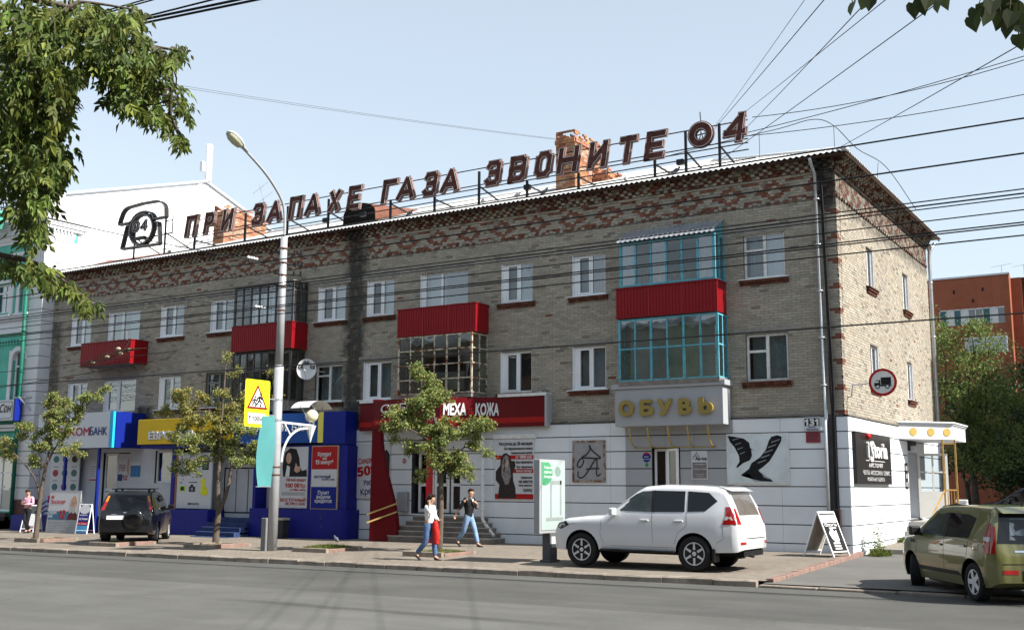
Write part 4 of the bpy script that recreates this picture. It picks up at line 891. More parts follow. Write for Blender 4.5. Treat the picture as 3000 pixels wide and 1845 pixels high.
part('printed_hair', s, black_p, lambda q: flat(q, [(-19.85,2.2),(-19.75,2.7),(-19.5,2.86),(-19.2,2.82),(-19.05,2.5),(-19.0,2.2),(-18.9,2.05),(-18.68,2.1),(-18.66,1.85),(-19.8,1.85)], -.701)); part('printed_face', s, skin_p, lambda q: flat(q, ell(-19.55,2.50,.13,.2), -.703)); part('printed_hand', s, skin_p, lambda q: flat(q, [(-19.28,2.06),(-19.20,2.34),(-19.12,2.22),(-18.98,2.2),(-18.98,2.05),(-19.15,1.98)], -.703)); part('printed_shirt', s, white_p, lambda q: flat(q, [(-19.7,1.86),(-19.62,2.25),(-19.48,2.2),(-19.5,1.86)], -.703))
for t, z, sz, w, mm in (('Лёгкий кредит',1.69,.14,.95,red_p),('100 001р.',1.47,.2,1.0,red_p),('за 2 800р. в месяц',1.36,.09,.75,red_p),('восточный',.98,.2,1.2,red_p),('ЭКСПРЕСС БАНК',.86,.13,.95,red_p)): text(t, (-18.70-w,-.703,z), sz, mm, s, bold=.01, target_w=w)
for i in range(4): part('small_print', s, grey_p, lambda q: flat(q, rect(-19.85,-18.72,1.20+.03*i,1.213+.03*i), -.702))
s = empty('credit_point_poster', (-17.8,-.7,.75)); tag(s, 'red, white and blue panel Кредит за 15 минут', 'poster')
part('frame', s, mat('gold edged frame', (.45,.33,.22), .5), lambda q: q.box(-18.45,-17.22,-.72,-.66,.73,2.92)); part('white_field', s, paper, lambda q: q.box(-18.42,-17.26,-.725,-.70,1.50,2.10)); part('red_field', s, red_p, lambda q: q.box(-18.42,-17.26,-.725,-.70,2.10,2.89)); part('blue_field', s, blue_m, lambda q: q.box(-18.42,-17.26,-.725,-.70,.76,1.50))
for t, z, sz, w in (('Кредит',2.56,.2,.62),('за',2.43,.15,.20),('15 минут*',2.28,.2,.82)): text(t, (-17.85-w/2,-.729,z), sz, white_p, s, bold=.012, target_w=w)
for t, z, sz, w in (('Пункт',1.24,.18,.52),('выдачи',1.10,.18,.62),('кредитов',.96,.18,.78)): text(t, (-17.85-w/2,-.729,z), sz, white_p, s, bold=.012, target_w=w)
text('восточный', (-18.3,-.729,1.80), .16, navy_p, s, bold=.008, target_w=.75, shear=.1); text('ЭКСПРЕСС БАНК', (-17.95,-.729,1.72), .09, navy_p, s, target_w=.6)
# ---- phone shop: yellow fascia, blue plinth with steps
s = empty('phone_shop_sign', (-24.5,-1.2,3.1)); tag(s, 'long yellow fascia with white letters ЕВРОСЕТЬ', 'sign'); part('fascia', s, yellow_m, lambda q: q.box(-27.15,-21.9,-1.20,-.11,3.08,4.04), bevel=.01); text('ЕВРОСЕТЬ', (-26.5,-1.21,3.27), .42, white_p, s, bold=.035, extrude=.03, target_w=2.65); part('soffit_lip', s, blue_d, lambda q: q.box(-27.1,-21.9,-1.05,-.11,2.93,3.075))
GZ = G(-24,-1)
s = empty('phone_shop_plinth', (-24.3,-.9,GZ)); tag(s, 'blue painted plinth below the white gadget poster', 'plinth'); part('wall', s, blue_d, lambda q: q.box(-25.75,-23.30,-.95,-.11,GZ-.15,.62), bevel=.02)
s = empty('phone_shop_steps', (-22.4,-.9,GZ)); tag(s, 'faded blue steps up to the phone shop door', 'steps'); sb = mat('faded blue step paint', (.03,.05,.13), .8, var=.25, scale=4)
for i in range(5): part('step', s, sb, lambda q: q.box(-23.29, -21.31+.0*i, -1.75+.26*i, -.11, GZ-.1+.16*i-(.2 if i == 0 else .12), GZ+.02+.16*i), bevel=.012)
s = empty('gadget_poster', (-24.3,-.7,.68)); tag(s, 'white poster of gadgets and a yellow toy dog beneath yellow sign', 'poster')
part('board', s, paper, lambda q: q.box(-25.30,-23.42,-.72,-.66,.66,2.75)); part('blue_post', s, blue_d, lambda q: q.box(-25.62,-25.42,-.75,-.11,.62,2.93)); part('brown_strip', s, mat('orange brown strip', (.30,.13,.06), .6), lambda q: q.box(-25.41,-25.31,-.73,-.66,.62,2.9))
part('printed_dog', s, mat('printed yellow', (.62,.62,.02), .5), lambda q: flat(q, [(-23.98,1.18),(-23.98,1.45),(-23.90,1.55),(-24.0,1.62),(-23.98,1.72),(-23.88,1.76),(-23.85,1.86),(-23.82,1.76),(-23.76,1.86),(-23.74,1.70),(-23.78,1.55),(-23.62,1.40),(-23.56,1.22),(-23.68,1.14)], -.722)); part('printed_game', s, mat('printed lime', (.35,.55,.03), .5), lambda q: flat(q, rect(-25.15,-24.83,1.30,1.50), -.722)); part('printed_screen', s, black_p, lambda q: flat(q, rect(-25.08,-24.90,1.33,1.47), -.724)); part('printed_camera', s, black_p, lambda q: flat(q, [(-24.62,1.28),(-24.28,1.28),(-24.28,1.48),(-24.38,1.48),(-24.42,1.56),(-24.52,1.56),(-24.56,1.48),(-24.62,1.48)], -.722)); part('printed_lens', s, grey_p, lambda q: flat(q, ell(-24.45,1.38,.07,.07), -.724)); part('printed_tablet', s, black_p, lambda q: flat(q, rect(-23.95,-23.60,2.10,2.42), -.722)); part('printed_image', s, mat('printed green picture', (.05,.12,.09), .4, var=.5, scale=9), lambda q: flat(q, rect(-23.91,-23.64,2.14,2.38), -.724))
text('ЕВРОСЕТЬ', (-24.65,-.725,.80), .10, black_p, s, bold=.015, target_w=.6); text('ИГРЫ', (-25.15,-.725,1.60), .05, black_p, s); text('ФОТОАППАРАТЫ', (-24.62,-.725,1.62), .05, black_p, s)
for i in range(3):
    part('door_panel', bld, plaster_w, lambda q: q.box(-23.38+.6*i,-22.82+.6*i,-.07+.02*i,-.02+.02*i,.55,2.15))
# ---- first bank on the left: white box sign, blue side
s = empty('bank_box_sign', (-30,-1.6,2.96)); tag(s, 'white box sign СОВКОМБАНК with cyan edge and blue side', 'sign')
part('face', s, white_s, lambda q: q.box(-32.9,-28.32,-1.62,-1.52,2.97,4.38)); part('cyan_edge', s, cyan_m, lambda q: q.box(-28.32,-28.12,-1.622,-1.50,2.965,4.385)); part('side', s, blue_m, lambda q: q.box(-28.14,-28.06,-1.51,-.11,2.97,4.38)); part('box_body', s, blue_d, lambda q: q.box(-32.85,-28.14,-1.51,-.11,3.0,4.35))
text('СОВКОМ', (-32.0,-1.635,3.47), .46, red_p, s, bold=.004, target_w=2.45); text('БАНК', (-29.53,-1.635,3.47), .46, navy_p, s, bold=.004, target_w=1.05)
for x in (-31.09,-29.0): 
    q = MB(); q.box(x-.05,x+.05,-1.55,-1.45,G(x,-1.5)-.05,2.99); tag(q.build('canopy_post', blue_m), 'blue square post left of the poster' if x < -30 else 'blue square post holding the right end of the white bank sign', 'post', 'blue posts under the bank sign')
leaf(-30.52,-29.72,.25,2.80,-.02, rails=(.42,), solid=.85); part('side_light', bld, white_pvc, lambda q: q.box(-29.70,-28.92,-.02,.04,.25,1.35))
s = empty('window_poster', (-29.3,-.1,1.4)); tag(s, 'tall poster with 12 in the bank door side light', 'poster'); part('sheet', s, paper, lambda q: q.box(-29.66,-28.96,-.045,-.025,1.38,2.78)); part('printed_figure', s, skin_p, lambda q: flat(q, [(-29.05,1.9),(-29.15,2.2),(-29.12,2.5),(-29.0,2.6),(-28.97,1.9)], -.047)); text('12', (-29.35,-.05,1.72), .26, red_p, s, bold=.02); part('blue_band', s, navy_p, lambda q: flat(q, rect(-29.65,-29.36,1.68,1.95), -.047)); 
for i in range(3): text(('ВАШ СТАЖ','БОЛЬШЕ','В 26?')[i], (-29.6,-.05,2.28-.1*i), .09, red_p, s, target_w=.38)
s = empty('blue_notice', (-28.5,-.12,1.9)); tag(s, 'blue square notice beside the left bank door', 'notice'); part('sheet', s, mat('printed blue', (.03,.16,.38), .5, var=.3, scale=10), lambda q: q.box(-28.78,-28.22,-.125,-.105,1.85,2.30)); part('white_top', s, paper, lambda q: q.box(-28.78,-28.22,-.126,-.105,2.30,2.46))
window_l = part('window', bld, white_pvc, lambda q: (q.box(-27.35,-27.27,-.02,.05,1.6,2.88), q.box(-26.30,-26.22,-.02,.05,1.6,2.88), q.box(-27.27,-26.30,-.02,.05,2.80,2.88), q.box(-27.27,-26.30,-.02,.05,1.6,1.68))); part('pane', window_l, pane_green, lambda q: q.add([(-27.27,.02,1.68),(-26.30,.02,1.68),(-26.30,.02,2.80),(-27.27,.02,2.80)], [(0,1,2,3)]), fix=False); part('blind', window_l, curtain_g, lambda q: q.add([(-27.3,.2,1.6),(-26.2,.2,1.6),(-26.2,.2,2.85),(-27.3,.2,2.85)], [(0,1,2,3)]), fix=False)
s = empty('product_poster', (-32.7,-.3,.9)); tag(s, 'tall white product chart with a magenta foot on the left front', 'poster'); part('sheet', s, paper, lambda q: q.box(-33.68,-31.77,-.33,-.29,1.02,2.95)); part('magenta_foot', s, mat('magenta print', (.45,.02,.09), .5), lambda q: q.box(-33.75,-32.5,-.335,-.29,.75,1.05)); text('023-03-03', (-33.6,-.34,.82), .18, white_p, s, target_w=1.0)
rr = random.Random(5)
for i in range(3):
    for j in range(3): part('printed_item', s, [fur_p, mat('printed berry', (.30,.05,.06), .6, var=.6, scale=30), mat('printed teal', (.06,.16,.16), .6, var=.6, scale=30)][rr.randrange(3)], lambda q: flat(q, ell(-33.35+.62*i, 1.42+.58*j, .2, .15, 9), -.333)); part('caption', s, grey_p, lambda q: flat(q, rect(-33.52+.62*i,-33.18+.62*i,1.66+.58*j,1.70+.58*j), -.333))
s = empty('wall_calendar_notice', (-31.0,-.12,1.7)); tag(s, 'small white notice on grey plaster left of bank door', 'notice'); part('sheet', s, paper, lambda q: q.box(-31.35,-30.95,-.12,-.105,1.75,2.45)); part('red_foot', s, red_p, lambda q: q.box(-31.35,-30.95,-.122,-.105,1.70,1.75))
for i in range(5): part('text_line', s, grey_p, lambda q: flat(q, rect(-31.30,-31.0,1.85+.1*i,1.88+.1*i), -.122))
q = MB(); q.box(-34.7,-28.2,-1.35,-.11,G(-31,-1)-.1,.25); tag(q.build('bank_porch', blue_d, bevel=.01), 'low blue painted porch of the left bank', 'porch')
s = empty('ramp_railing', (-31.5,-1.4,.2)); tag(s, 'blue stair railing behind the pensioner board', 'railing')
for dx in (0, 2.9):
    for i in range(3): part('rail', s, blue_m, lambda q: q.tube([(-33.3+dx,-1.42,-.05+.24*i*.8), (-32.3+dx,-1.42,.45+.2*i), (-31.7+dx,-1.42,.45+.2*i)] if dx == 0 else [(-30.6+dx,-1.42,.45+.2*i), (-29.9+dx*0.0+1.1,-1.42,.45+.2*i), (-28.0,-1.42,-.1+.24*i*.8)], .03, 6), smooth=True)
# ============================================================ roof sign: ПРИ ЗАПАХЕ ГАЗА ЗВОНИТЕ 04
rust_face = mat('rusted letter face', (.085,.030,.024), .75, var=.5, scale=5, var2=.3, scale2=1.6); rust_edge = mat('grey pink letter edge', (.20,.13,.115), .6, var=.2, scale=6); tube_w = mat('pale neon tube', (.50,.45,.43), .4)
def zs(x): return 10.70+(.3+.52)*SL
s = empty('roof_letter_sign', (-14.5,.3,10.95)); tag(s, 'rusty rooftop lettering ПРИ ЗАПАХЕ ГАЗА ЗВОНИТЕ 04 on a black steel frame', 'roof sign')
LET = [('П',-26.75,-25.90),('Р',-25.64,-24.90),('И',-24.61,-23.81),('З',-22.94,-22.14),('А',-22.12,-21.17),('П',-20.98,-20.14),('А',-20.15,-19.19),('Х',-18.97,-18.21),('Е',-18.03,-17.24),('Г',-16.41,-15.57),('А',-15.73,-14.72),('З',-14.56,-13.76),('А',-13.79,-12.82),('З',-11.93,-11.13),('В',-10.96,-10.11),('О',-9.95,-9.14),('Н',-9.09,-8.14),('И',-7.95,-7.10),('Т',-6.87,-6.09),('Е',-5.94,-5.11),('4',-3.36,-2.49)]
# heavy slanted strokes on a unit box
GL = {'П': [[(0,0),(0,1),(1,1),(1,0)]], 'Р': [[(0,0),(0,1),(.75,1),(1,.88),(1,.62),(.75,.46),(.1,.46)]], 'И': [[(0,1),(0,0)],[(0,.08),(1,.92)],[(1,0),(1,1)]], 'З': [[(0,.82),(.2,1),(.8,1),(1,.85),(1,.65),(.75,.53),(.35,.53)],[(.75,.53),(1,.40),(1,.15),(.8,0),(.2,0),(0,.18)]], 'А': [[(0,0),(.50,1),(1,0)],[(.2,.30),(.8,.30)]], 'Х': [[(0,0),(1,1)],[(0,1),(1,0)]], 'Е': [[(1,1),(0,1),(0,0),(1,0)],[(0,.5),(.85,.5)]], 'Г': [[(0,0),(0,1),(1,1)]], 'В': [[(0,0),(0,1),(.75,1),(1,.87),(1,.66),(.75,.53),(0,.53)],[(.75,.53),(1,.40),(1,.14),(.75,0),(0,0)]], 'О': [[(.28,0),(.72,0),(1,.2),(1,.8),(.72,1),(.28,1),(0,.8),(0,.2),(.28,0)]], 'Н': [[(0,0),(0,1)],[(1,0),(1,1)],[(0,.5),(1,.5)]], 'Т': [[(0,1),(1,1)],[(.5,1),(.5,0)]], '4': [[(.80,0),(.80,1),(0,.28),(1,.28)]]}
def letter_mesh(ch, w, h, sw, sl, dep):
    """outline-trough letter: rusted face, paler rim, white tube line round it"""
    fill, ln = MB(), MB(); k = 0; quads = []; lines = []
    sh = lambda c: (c.x+(c.y-h*.5)*sl, c.y)
    for st in GL[ch]:
        pts = [Vector((sw/2+x*(w-sw), sw/2+y*(h-sw), 0)) for x, y in st]
        for p, q in zip(pts, pts[1:]):
            d_ = (q-p).normalized(); n_ = Vector((-d_.y, d_.x, 0)); e = sw*(.32 if abs(d_.x) > .05 and abs(d_.y) > .05 else .5); a_, b_ = p-d_*e, q+d_*e
            k += 1; f = -dep-.0012*k; c4 = [Vector((c.x, min(h, max(0, c.y)), 0)) for c in (a_+n_*sw/2, a_-n_*sw/2, b_-n_*sw/2, b_+n_*sw/2)]
            quads.append(c4); n0 = len(fill.f); fill.prism([sh(c) for c in c4], f, 0, lambda x, z, y: (x, y, z))
            for j in range(n0, len(fill.f)): fill.m[j] = 0 if j == n0 else 1
            t = sw*.12; c5 = [Vector((c.x, min(h-t, max(t, c.y)), 0)) for c in (a_+d_*t+n_*(sw/2-t), a_+d_*t-n_*(sw/2-t), b_-d_*t-n_*(sw/2-t), b_-d_*t+n_*(sw/2-t))]
            lines += [(len(quads)-1, c5[i], c5[(i+1) % 4]) for i in range(4)]
    def inq(p, Q):                                  # inside a neighbouring stroke (with a margin): no tube there
        sg = 0
        for i in range(4):
            e = Q[(i+1) % 4]-Q[i]
            if e.length < 1e-6: continue
            c = (e.x*(p.y-Q[i].y)-e.y*(p.x-Q[i].x))/e.length
            if abs(c) < sw*.14: return False
            s_ = 1 if c > 0 else -1
            if sg and s_ != sg: return False
            sg = s_
        return True
    for qi, A1, B1 in lines:
        m_ = 8
        for i in range(m_):
            u, v = A1.lerp(B1, i/m_), A1.lerp(B1, (i+1)/m_); c = (u+v)/2
            if any(j != qi and inq(c, Q) for j, Q in enumerate(quads)): continue
            U, V_ = sh(u), sh(v); ln.bar((U[0], -dep-.02, U[1]), (V_[0], -dep-.02, V_[1]), .014)
    return fill, ln
for ch, x0, x1 in LET:
    w, h = x1-x0, .92; sl = .16 if ch != 'А' else .16
    fill, ln = letter_mesh(ch, w-.13, h, .245, .16, .10); z0 = 11.56+(.1 if ch == '4' else 0)
    M = Matrix.Translation((x0+.065, .30, z0)); fill.xf(M); ln.xf(M); o = fill.build('letter', [rust_face, rust_edge], s, fix=False); ln.build('tube_line', tube_w, o)
# round 0 with an emblem
q = MB(); n = 36; ro, ri = .42, .145; cx, cz = -4.03, 12.10; vs = []
for i in range(n):
    t = 2*pi*i/n
    for r in (ro, ri):
        for y in (.20, .30): vs.append((cx+r*cos(t), y, cz+r*sin(t)))
fs = []
for i in range(n):
    a_, b_ = i*4, ((i+1) % n)*4; fs += [(a_, b_, b_+2, a_+2), (a_, a_+1, b_+1, b_), (a_+2, b_+2, b_+3, a_+3), (a_+1, a_+3, b_+3, b_+1)]
q.add(vs, fs); o = q.build('letter', rust_face, s)
q = MB()
for r in (ro-.04, ri+.035): q.tube([(cx+r*cos(2*pi*i/30), .19, cz+r*sin(2*pi*i/30)) for i in range(31)], .010, 4)
q.build('tube_line', tube_w, o); q = MB(); q.tube([(cx-.05,.25,cz-.14),(cx,.25,cz+.12),(cx+.06,.25,cz-.14)], .02, 4); q.tube([(cx-.13,.25,cz),(cx+.13,.25,cz+.02)], .02, 4); q.tube([(cx,.25,cz+.4),(cx-.02,.25,cz+.72)], .018, 4); q.build('emblem_bars', black_iron, o)
# frame
for x, zt in ((-26.27,11.6),(-23.38,12.21),(-21.10,12.19),(-19.02,12.19),(-16.05,11.75),(-14.08,11.65),(-12.20,12.22),(-10.27,11.6),(-8.32,11.6),(-5.62,11.6),(-4.58,12.34),(-3.49,12.39)):
    q = MB(); q.bar((x,.36,10.93), (x,.36,zt), .07); q.bar((x,.40,zt-.15 if zt < 12 else 11.7), (x,1.7,11.45), .045); q.build('post', black_iron, s)
for z, y in ((11.60,.37),(12.30,.37),(11.40,.40),(11.30,1.0),(11.72,.36)):
    q = MB(); q.bar((-26.7,y,z-.02), (-2.6,y,z+.05), .03); q.build('rail', black_iron, s)
for x in (-19.2,-17.4,-10.3,-4.8): q = MB(); q.box(x-.1,x+.12,.34,.48,11.32,11.48); q.build('junction_box', black_iron, s)
# ---- telephone outline sign
tin = mat('blackened trough metal', (.03,.032,.034), .5, metal=.3, var=.3, scale=8)
s = empty('roof_telephone_sign', (-29.5,.3,10.95)); tag(s, 'black outline of a dial telephone with 04 on the roof', 'roof sign')
def trough(name, pts, w=.085, dep=.20, closed=True, par=s, line=True):
    pts = [Vector((p[0],0,p[1])) for p in pts]; n = len(pts); q = MB(); l = MB()
    for i in range(n if closed else n-1): q.bar(pts[i]+Vector((0,.30,0)), pts[(i+1) % n]+Vector((0,.30,0)), dep, w, upv=(0,0,1) if abs((pts[(i+1)%n]-pts[i]).normalized().z) < .9 else (1,0,0))
    if line:
        for i in range(n if closed else n-1): l.bar(pts[i]+Vector((0,.19,0)), pts[(i+1) % n]+Vector((0,.19,0)), .016)
    o = q.build(name, tin, par)
    if line: l.build('tube_line', tube_w, o)
    return o
arc = lambda cx, cz, a_, b_, t0, t1, n: [(cx+a_*cos(radians(t0+(t1-t0)*i/n)), cz+b_*sin(radians(t0+(t1-t0)*i/n))) for i in range(n+1)]
hand = [(-30.98,12.66),(-30.92,12.88)]+arc(-30.35,12.95,.5,.42,165,95,4)+[(-29.5,13.42)]+arc(-28.75,12.95,.72,.46,80,8,6)+[(-28.0,12.64),(-28.72,12.64)]+arc(-29.42,12.62,.72,.42,15,165,8)+[(-30.28,12.66)]
trough('handset', hand); trough('dial', arc(-29.47,12.28,.74,.66,0,345,18), .12)
trough('base', [(-30.25,12.55),(-30.45,12.5),(-30.72,11.56),(-28.30,11.52),(-28.42,12.45),(-28.62,12.48)], closed=False)
for ch, x in (('О',-30.0),('4',-29.48)):
    fill, ln = letter_mesh(ch, .42, .50, .13, .1, .05); M = Matrix.Translation((x,.24,12.17)); fill.xf(M); ln.xf(M); o = fill.build('digit', tin, s, fix=False); ln.build('tube_line', tube_w, o)
q = MB(); q.box(-29.75,-29.25,.22,.36,11.85,11.98); q.build('plate', tin, s)
for x in (-30.07,-28.13): q = MB(); q.bar((x,.40,10.95), (x,.40,12.6), .06); q.bar((x,.42,12.0), (x+.1,1.8,11.5), .045); q.build('post', black_iron, s)
q = MB(); q.bar((-30.3,.40,11.9), (-27.75,.40,11.95), .045); q.bar((-28.2,.40,12.5), (-27.75,.40,12.5), .035); q.bar((-27.7,.40,12.65), (-27.7,.40,11.9), .035); q.build('rail', black_iron, s)
# ---- roof clutter: aerial, pigeons
s = empty('roof_aerial', (-25.2,3.5,11.9)); tag(s, 'thin leaning television aerial behind the roof lettering', 'aerial')
q = MB(); q.bar((-24.9,3.5,11.9), (-25.9,3.5,14.5), .025); q.build('mast', galv, s)
for i, w in enumerate((.45,.55,.4,.35)): q = MB(); c = Vector((-25.85+.2*i,3.5,14.35-.52*i)); q.bar(c+Vector((-w,0,-w*.45)), c+Vector((w,0,w*.45)), .014); q.build('rod', galv, s)
pig = [mat('pigeon grey', (.10,.105,.12), .7, var=.3, scale=20), mat('pigeon pale', (.30,.29,.28), .7, var=.3, scale=20)]
def pigeon(x, y, z, rot, m, label):
    q = MB(); prof = [(.001,-.17),(.02,-.16),(.035,-.10),(.062,-.03),(.07,.03),(.05,.08),(.03,.10)]
    q.lathe(prof, 8); q.xf(Matrix.Rotation(radians(62), 4, 'Y')); q.ball((.11,0,.09), .032, 8, 5); q.tube([(.075,0,.04),(.105,0,.085)], [.036,.028], 7); q.tube([(.14,0,.09),(.165,0,.082)], [.008,.002], 5)
    for sy in (-.02,.02): q.tube([(.0,sy,-.05),(.01,sy,-.11)], .006, 4)
    q.xf(Matrix.Translation((x, y, z+.11)) @ Matrix.Rotation(rot, 4, 'Z')); o = q.build('pigeon', m, smooth=True); tag(o, label, 'pigeon', 'pigeons on the roof and pavement'); return o
def rz2(y): return 10.70+(y+.52)*SL+.02
for x, y, r_, k, lb in ((-9.6,.35,0,0,'grey pigeon on the slates left of tall chimney foot'),(-11.0,.9,1,0,'dark pigeon on the slates below the letter В'),(-12.2,.6,2,0,'grey pigeon on the slates beneath the first letter З of ЗВОНИТЕ'),(-4.9,.3,.5,0,'dark pigeon on the roof between Е and the round 0'),(-6.4,-.1,2.2,1,'pale pigeon near the eave below the letter Т'),(-27.6,.2,1.5,1,'pale pigeon on the roof right of telephone sign'),(-15.2,.4,.3,0,'grey pigeon on the slates below the word ГАЗА')): pigeon(x, y, rz2(y), r_, pig[k], lb)
pigeon(-10.35, 3.6, 13.98, 2.6, pig[0], 'dark pigeon perched on top of the tall chimney'); pigeon(-15.9,-2.2,G(-15.9,-2.2), 2.9, pig[0], 'grey pigeon walking on the pavement by the blue plinth')
# ============================================================ neighbour on the left: green classical building with white trim
green_w = mat('turquoise green plaster', (.10,.40,.315), .75, var=.10, scale=2, var2=.08, scale2=.6); trim_w = mat('white plaster trim', (.60,.61,.63), .75, var=.05, scale=3); stone_b = mat('dark red stone base', (.12,.06,.055), .85, var=.25, scale=6); gable_w = mat('whitewashed gable', (.72,.72,.73), .8, var=.03, scale=.8)
lb = empty('green_classical_building', (-38,4,-.45)); tag(lb, 'turquoise plaster building with white columns, cornice and tall white gable', 'building')
FX, FY = -34.77, -.57
GZL = -.6
lw = [(-37.0-2.35*i, 9.25, 10.55) for i in range(3)]
h3 = [(-36.45,-35.82,9.20,10.55),(-38.4,-37.15,9.20,10.55),(-41.0,-39.7,9.2,10.55),(-36.62,-35.80,5.15,7.40),(-39.0,-38.0,5.15,7.40),(-37.95,-36.05,.35,2.75),(-41.2,-39.4,.6,2.9)]
q = MB(); wallcells(q, -62, -35.75, GZL, 12.6, h3, lambda u, v: (u, FY, v))
for a, b, c, d in h3: q.add([(a,FY,c),(a,FY,d),(a,FY+.25,d),(a,FY+.25,c),(b,FY,c),(b,FY,d),(b,FY+.25,d),(b,FY+.25,c)], [(0,1,2,3),(4,5,6,7),(1,2,6,5),(0,3,7,4)])
q.build('wall', green_w, lb, fix=False)
q = MB()
for a, b, c, d in h3: q.add([(a-.2,FY+.9,c-.2),(b+.2,FY+.9,c-.2),(b+.2,FY+.9,d+.2),(a-.2,FY+.9,d+.2)], [(0,1,2,3)]); 
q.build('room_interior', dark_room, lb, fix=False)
for a, b, c, d in h3:
    q = MB(); t = .08
    for bx_ in ((a,a+t,c,d),(b-t,b,c,d),(a+t,b-t,d-t,d),(a+t,b-t,c,c+t),((a+b)/2-.04,(a+b)/2+.04,c+t,d-t),(a+t,b-t,c+(d-c)*.68,c+(d-c)*.68+.07)): q.box(bx_[0],bx_[1],FY+.14,FY+.2,bx_[2],bx_[3])
    w = q.build('window', white_pvc, lb); q = MB(); q.add([(a+t,FY+.17,c+t),(b-t,FY+.17,c+t),(b-t,FY+.17,d-t),(a+t,FY+.17,d-t)], [(0,1,2,3)]); q.build('pane', pane_sky, w, fix=False)
    if c > 4:                                                     # white surrounds; arched heads on the middle storey
        q = MB(); q.box(a-.22,a,FY-.06,FY+.02,c-.1,d+.02); q.box(b,b+.02 if b > -36 else b+.22,FY-.06,FY+.02,c-.1,d+.02)
        if c < 7:
            n = 10; cx = (a+b)/2; r0 = (b-a)/2
            for i in range(n):
                t0, t1 = pi*i/n, pi*(i+1)/n; pts = [(cx+r0*cos(t0),d-.42+r0*sin(t0)),(cx+(r0+.2)*cos(t0),d-.42+(r0+.2)*sin(t0)),(cx+(r0+.2)*cos(t1),d-.42+(r0+.2)*sin(t1)),(cx+r0*cos(t1),d-.42+r0*sin(t1))]; q.prism(pts, FY-.07, FY+.13)
        else: q.box(a-.22,b+.2 if b < -36 else b+.02,FY-.08,FY+.02,d+.02,d+.16)
        q.box(a-.25,b+.1,FY-.12,FY+.02,c-.22,c-.1); q.build('surround', trim_w, w)
# rusticated corner pier, in courses
z = GZL+1.45; k = 0
while z < 11.0:
    h = .52 if z < 10.2 else .5; q = MB(); ins = .0 if k % 2 == 0 else .0
    q.box(-35.78, FX+.0, FY-.02, 1.2, z+.02, z+h-.02); q.build('corner_block', trim_w, lb, bevel=.015); z += h; k += 1
q = MB(); q.box(-35.75,FX-.025,FY+.01,1.2,GZL,11.2); q.build('corner_core', mat('grey joint plaster', (.36,.37,.39), .9), lb)
q = MB(); q.box(-35.85,FX+.03,FY-.06,1.1,GZL,GZL+1.45); q.build('stone_base', stone_b, lb, bevel=.02)
for i in range(6): q = MB(); q.box(-35.72+.158*i,-35.72+.158*i+.11,FY-.05,FY+.0,11.2,12.2); q.build('fluting', trim_w, lb)
q = MB(); q.box(-35.76,FX-.005,FY-.012,1.0,11.0,12.35); q.build('pier_head', trim_w, lb)
for i in range(7): q = MB(); q.box(-35.75+.14*i,-35.66+.14*i,FY-.10,FY+.0,12.20,12.34); q.build('capital_leaf', mat('dirty plaster leaf', (.12,.12,.13), .9, var=.4), lb)
# entablature: stepped mouldings with dentils, returned along the gable
for z0, z1, pr, ret in ((12.35,12.50,.06,.75),(12.50,12.72,.12,.8),(12.86,13.0,.30,1.15),(13.0,13.12,.42,1.25),(13.12,13.24,.50,1.35),(13.24,13.36,.58,1.45)):
    q = MB(); q.box(-62, FX+pr*.45, FY-pr*.55, FY+.3, z0, z1-.004); q.box(FX-.3, FX+pr*.45, FY+.3, ret, z0, z1-.004); q.build('cornice_moulding', trim_w, lb)
q = MB(); q.box(-62,FX+.04,FY-.1,FY+.3,12.72,12.86); q.box(FX-.3,FX+.04,FY+.3,.85,12.72,12.86)
q.build('dentil_bed', trim_w, lb)
dn = MB(); dn.box(0,.09,-.08,0,12.73,12.85); dme = dn.mesh('dentil', trim_w)
for i in range(40): o = bpy.data.objects.new('dentil', dme); o.location = (FX-.14-.18*i, FY-.10, 0); put(o, lb)
for i in range(7): o = bpy.data.objects.new('dentil', dme); o.location = (FX+.03, FY+.12+.18*i, 0); put(o, lb)
q = MB(); q.box(FX-.02,FX+.015,.72,.98,12.42,12.85); q.build('green_block', green_w, lb)
for z, m, pr in ((8.96,trim_w,.18),(8.80,trim_w,.10),(8.28,trim_w,.12),(7.95,green_w,.06),(11.85,trim_w,.08),(3.9,trim_w,.14),(4.05,trim_w,.22)):
    q = MB(); q.box(-62,-35.79,FY-pr,FY+.01,z-.07,z+.06); q.build('string_course', m, lb)
q = MB(); q.box(-62,-35.79,FY-.05,FY+.01,8.35,8.72); q.build('white_band', trim_w, lb)
for i in range(30): q = MB(); q.ball((-35.95-.2*i,FY-.09,11.74), .07, 7, 5); q.build('bead', trim_w, lb, smooth=True)
for i in range(22): q = MB(); q.box(-35.95-.22*i,-35.84-.22*i,FY-.10,FY,7.70,7.92); q.build('bracket', green_w, lb)
# parapet pier, urn-like shield, gable wall with sloping top
q = MB(); q.box(-36.1,FX+.06,FY-.05,.02,13.37,14.40); q.build('parapet_pier', trim_w, lb, bevel=.02); q = MB(); q.box(-36.2,FX+.12,FY-.14,.1,14.40,14.52); q.build('parapet_cap', trim_w, lb); q = MB(); q.box(-62,-36.1,FY+.2,FY+.4,13.36,13.75); q.build('parapet', trim_w, lb)
q = MB(); q.prism([(-38.15,13.62),(-37.25,13.62),(-37.28,13.30),(-37.45,12.98),(-37.7,12.82),(-37.95,12.98),(-38.12,13.30)], FY-.85, FY-.5); q.build('shield', green_w, lb, bevel=.04); q = MB(); q.box(-38.3,-37.1,FY-.92,FY-.45,13.62,13.74); q.build('shield_cap', green_w, lb)
for i in range(9): q = MB(); q.bar((-38.6-.45*i,FY+.1,13.72), (-38.6-.45*i,FY+.1,14.35), .025); q.build('roof_rail_post', black_iron, lb)
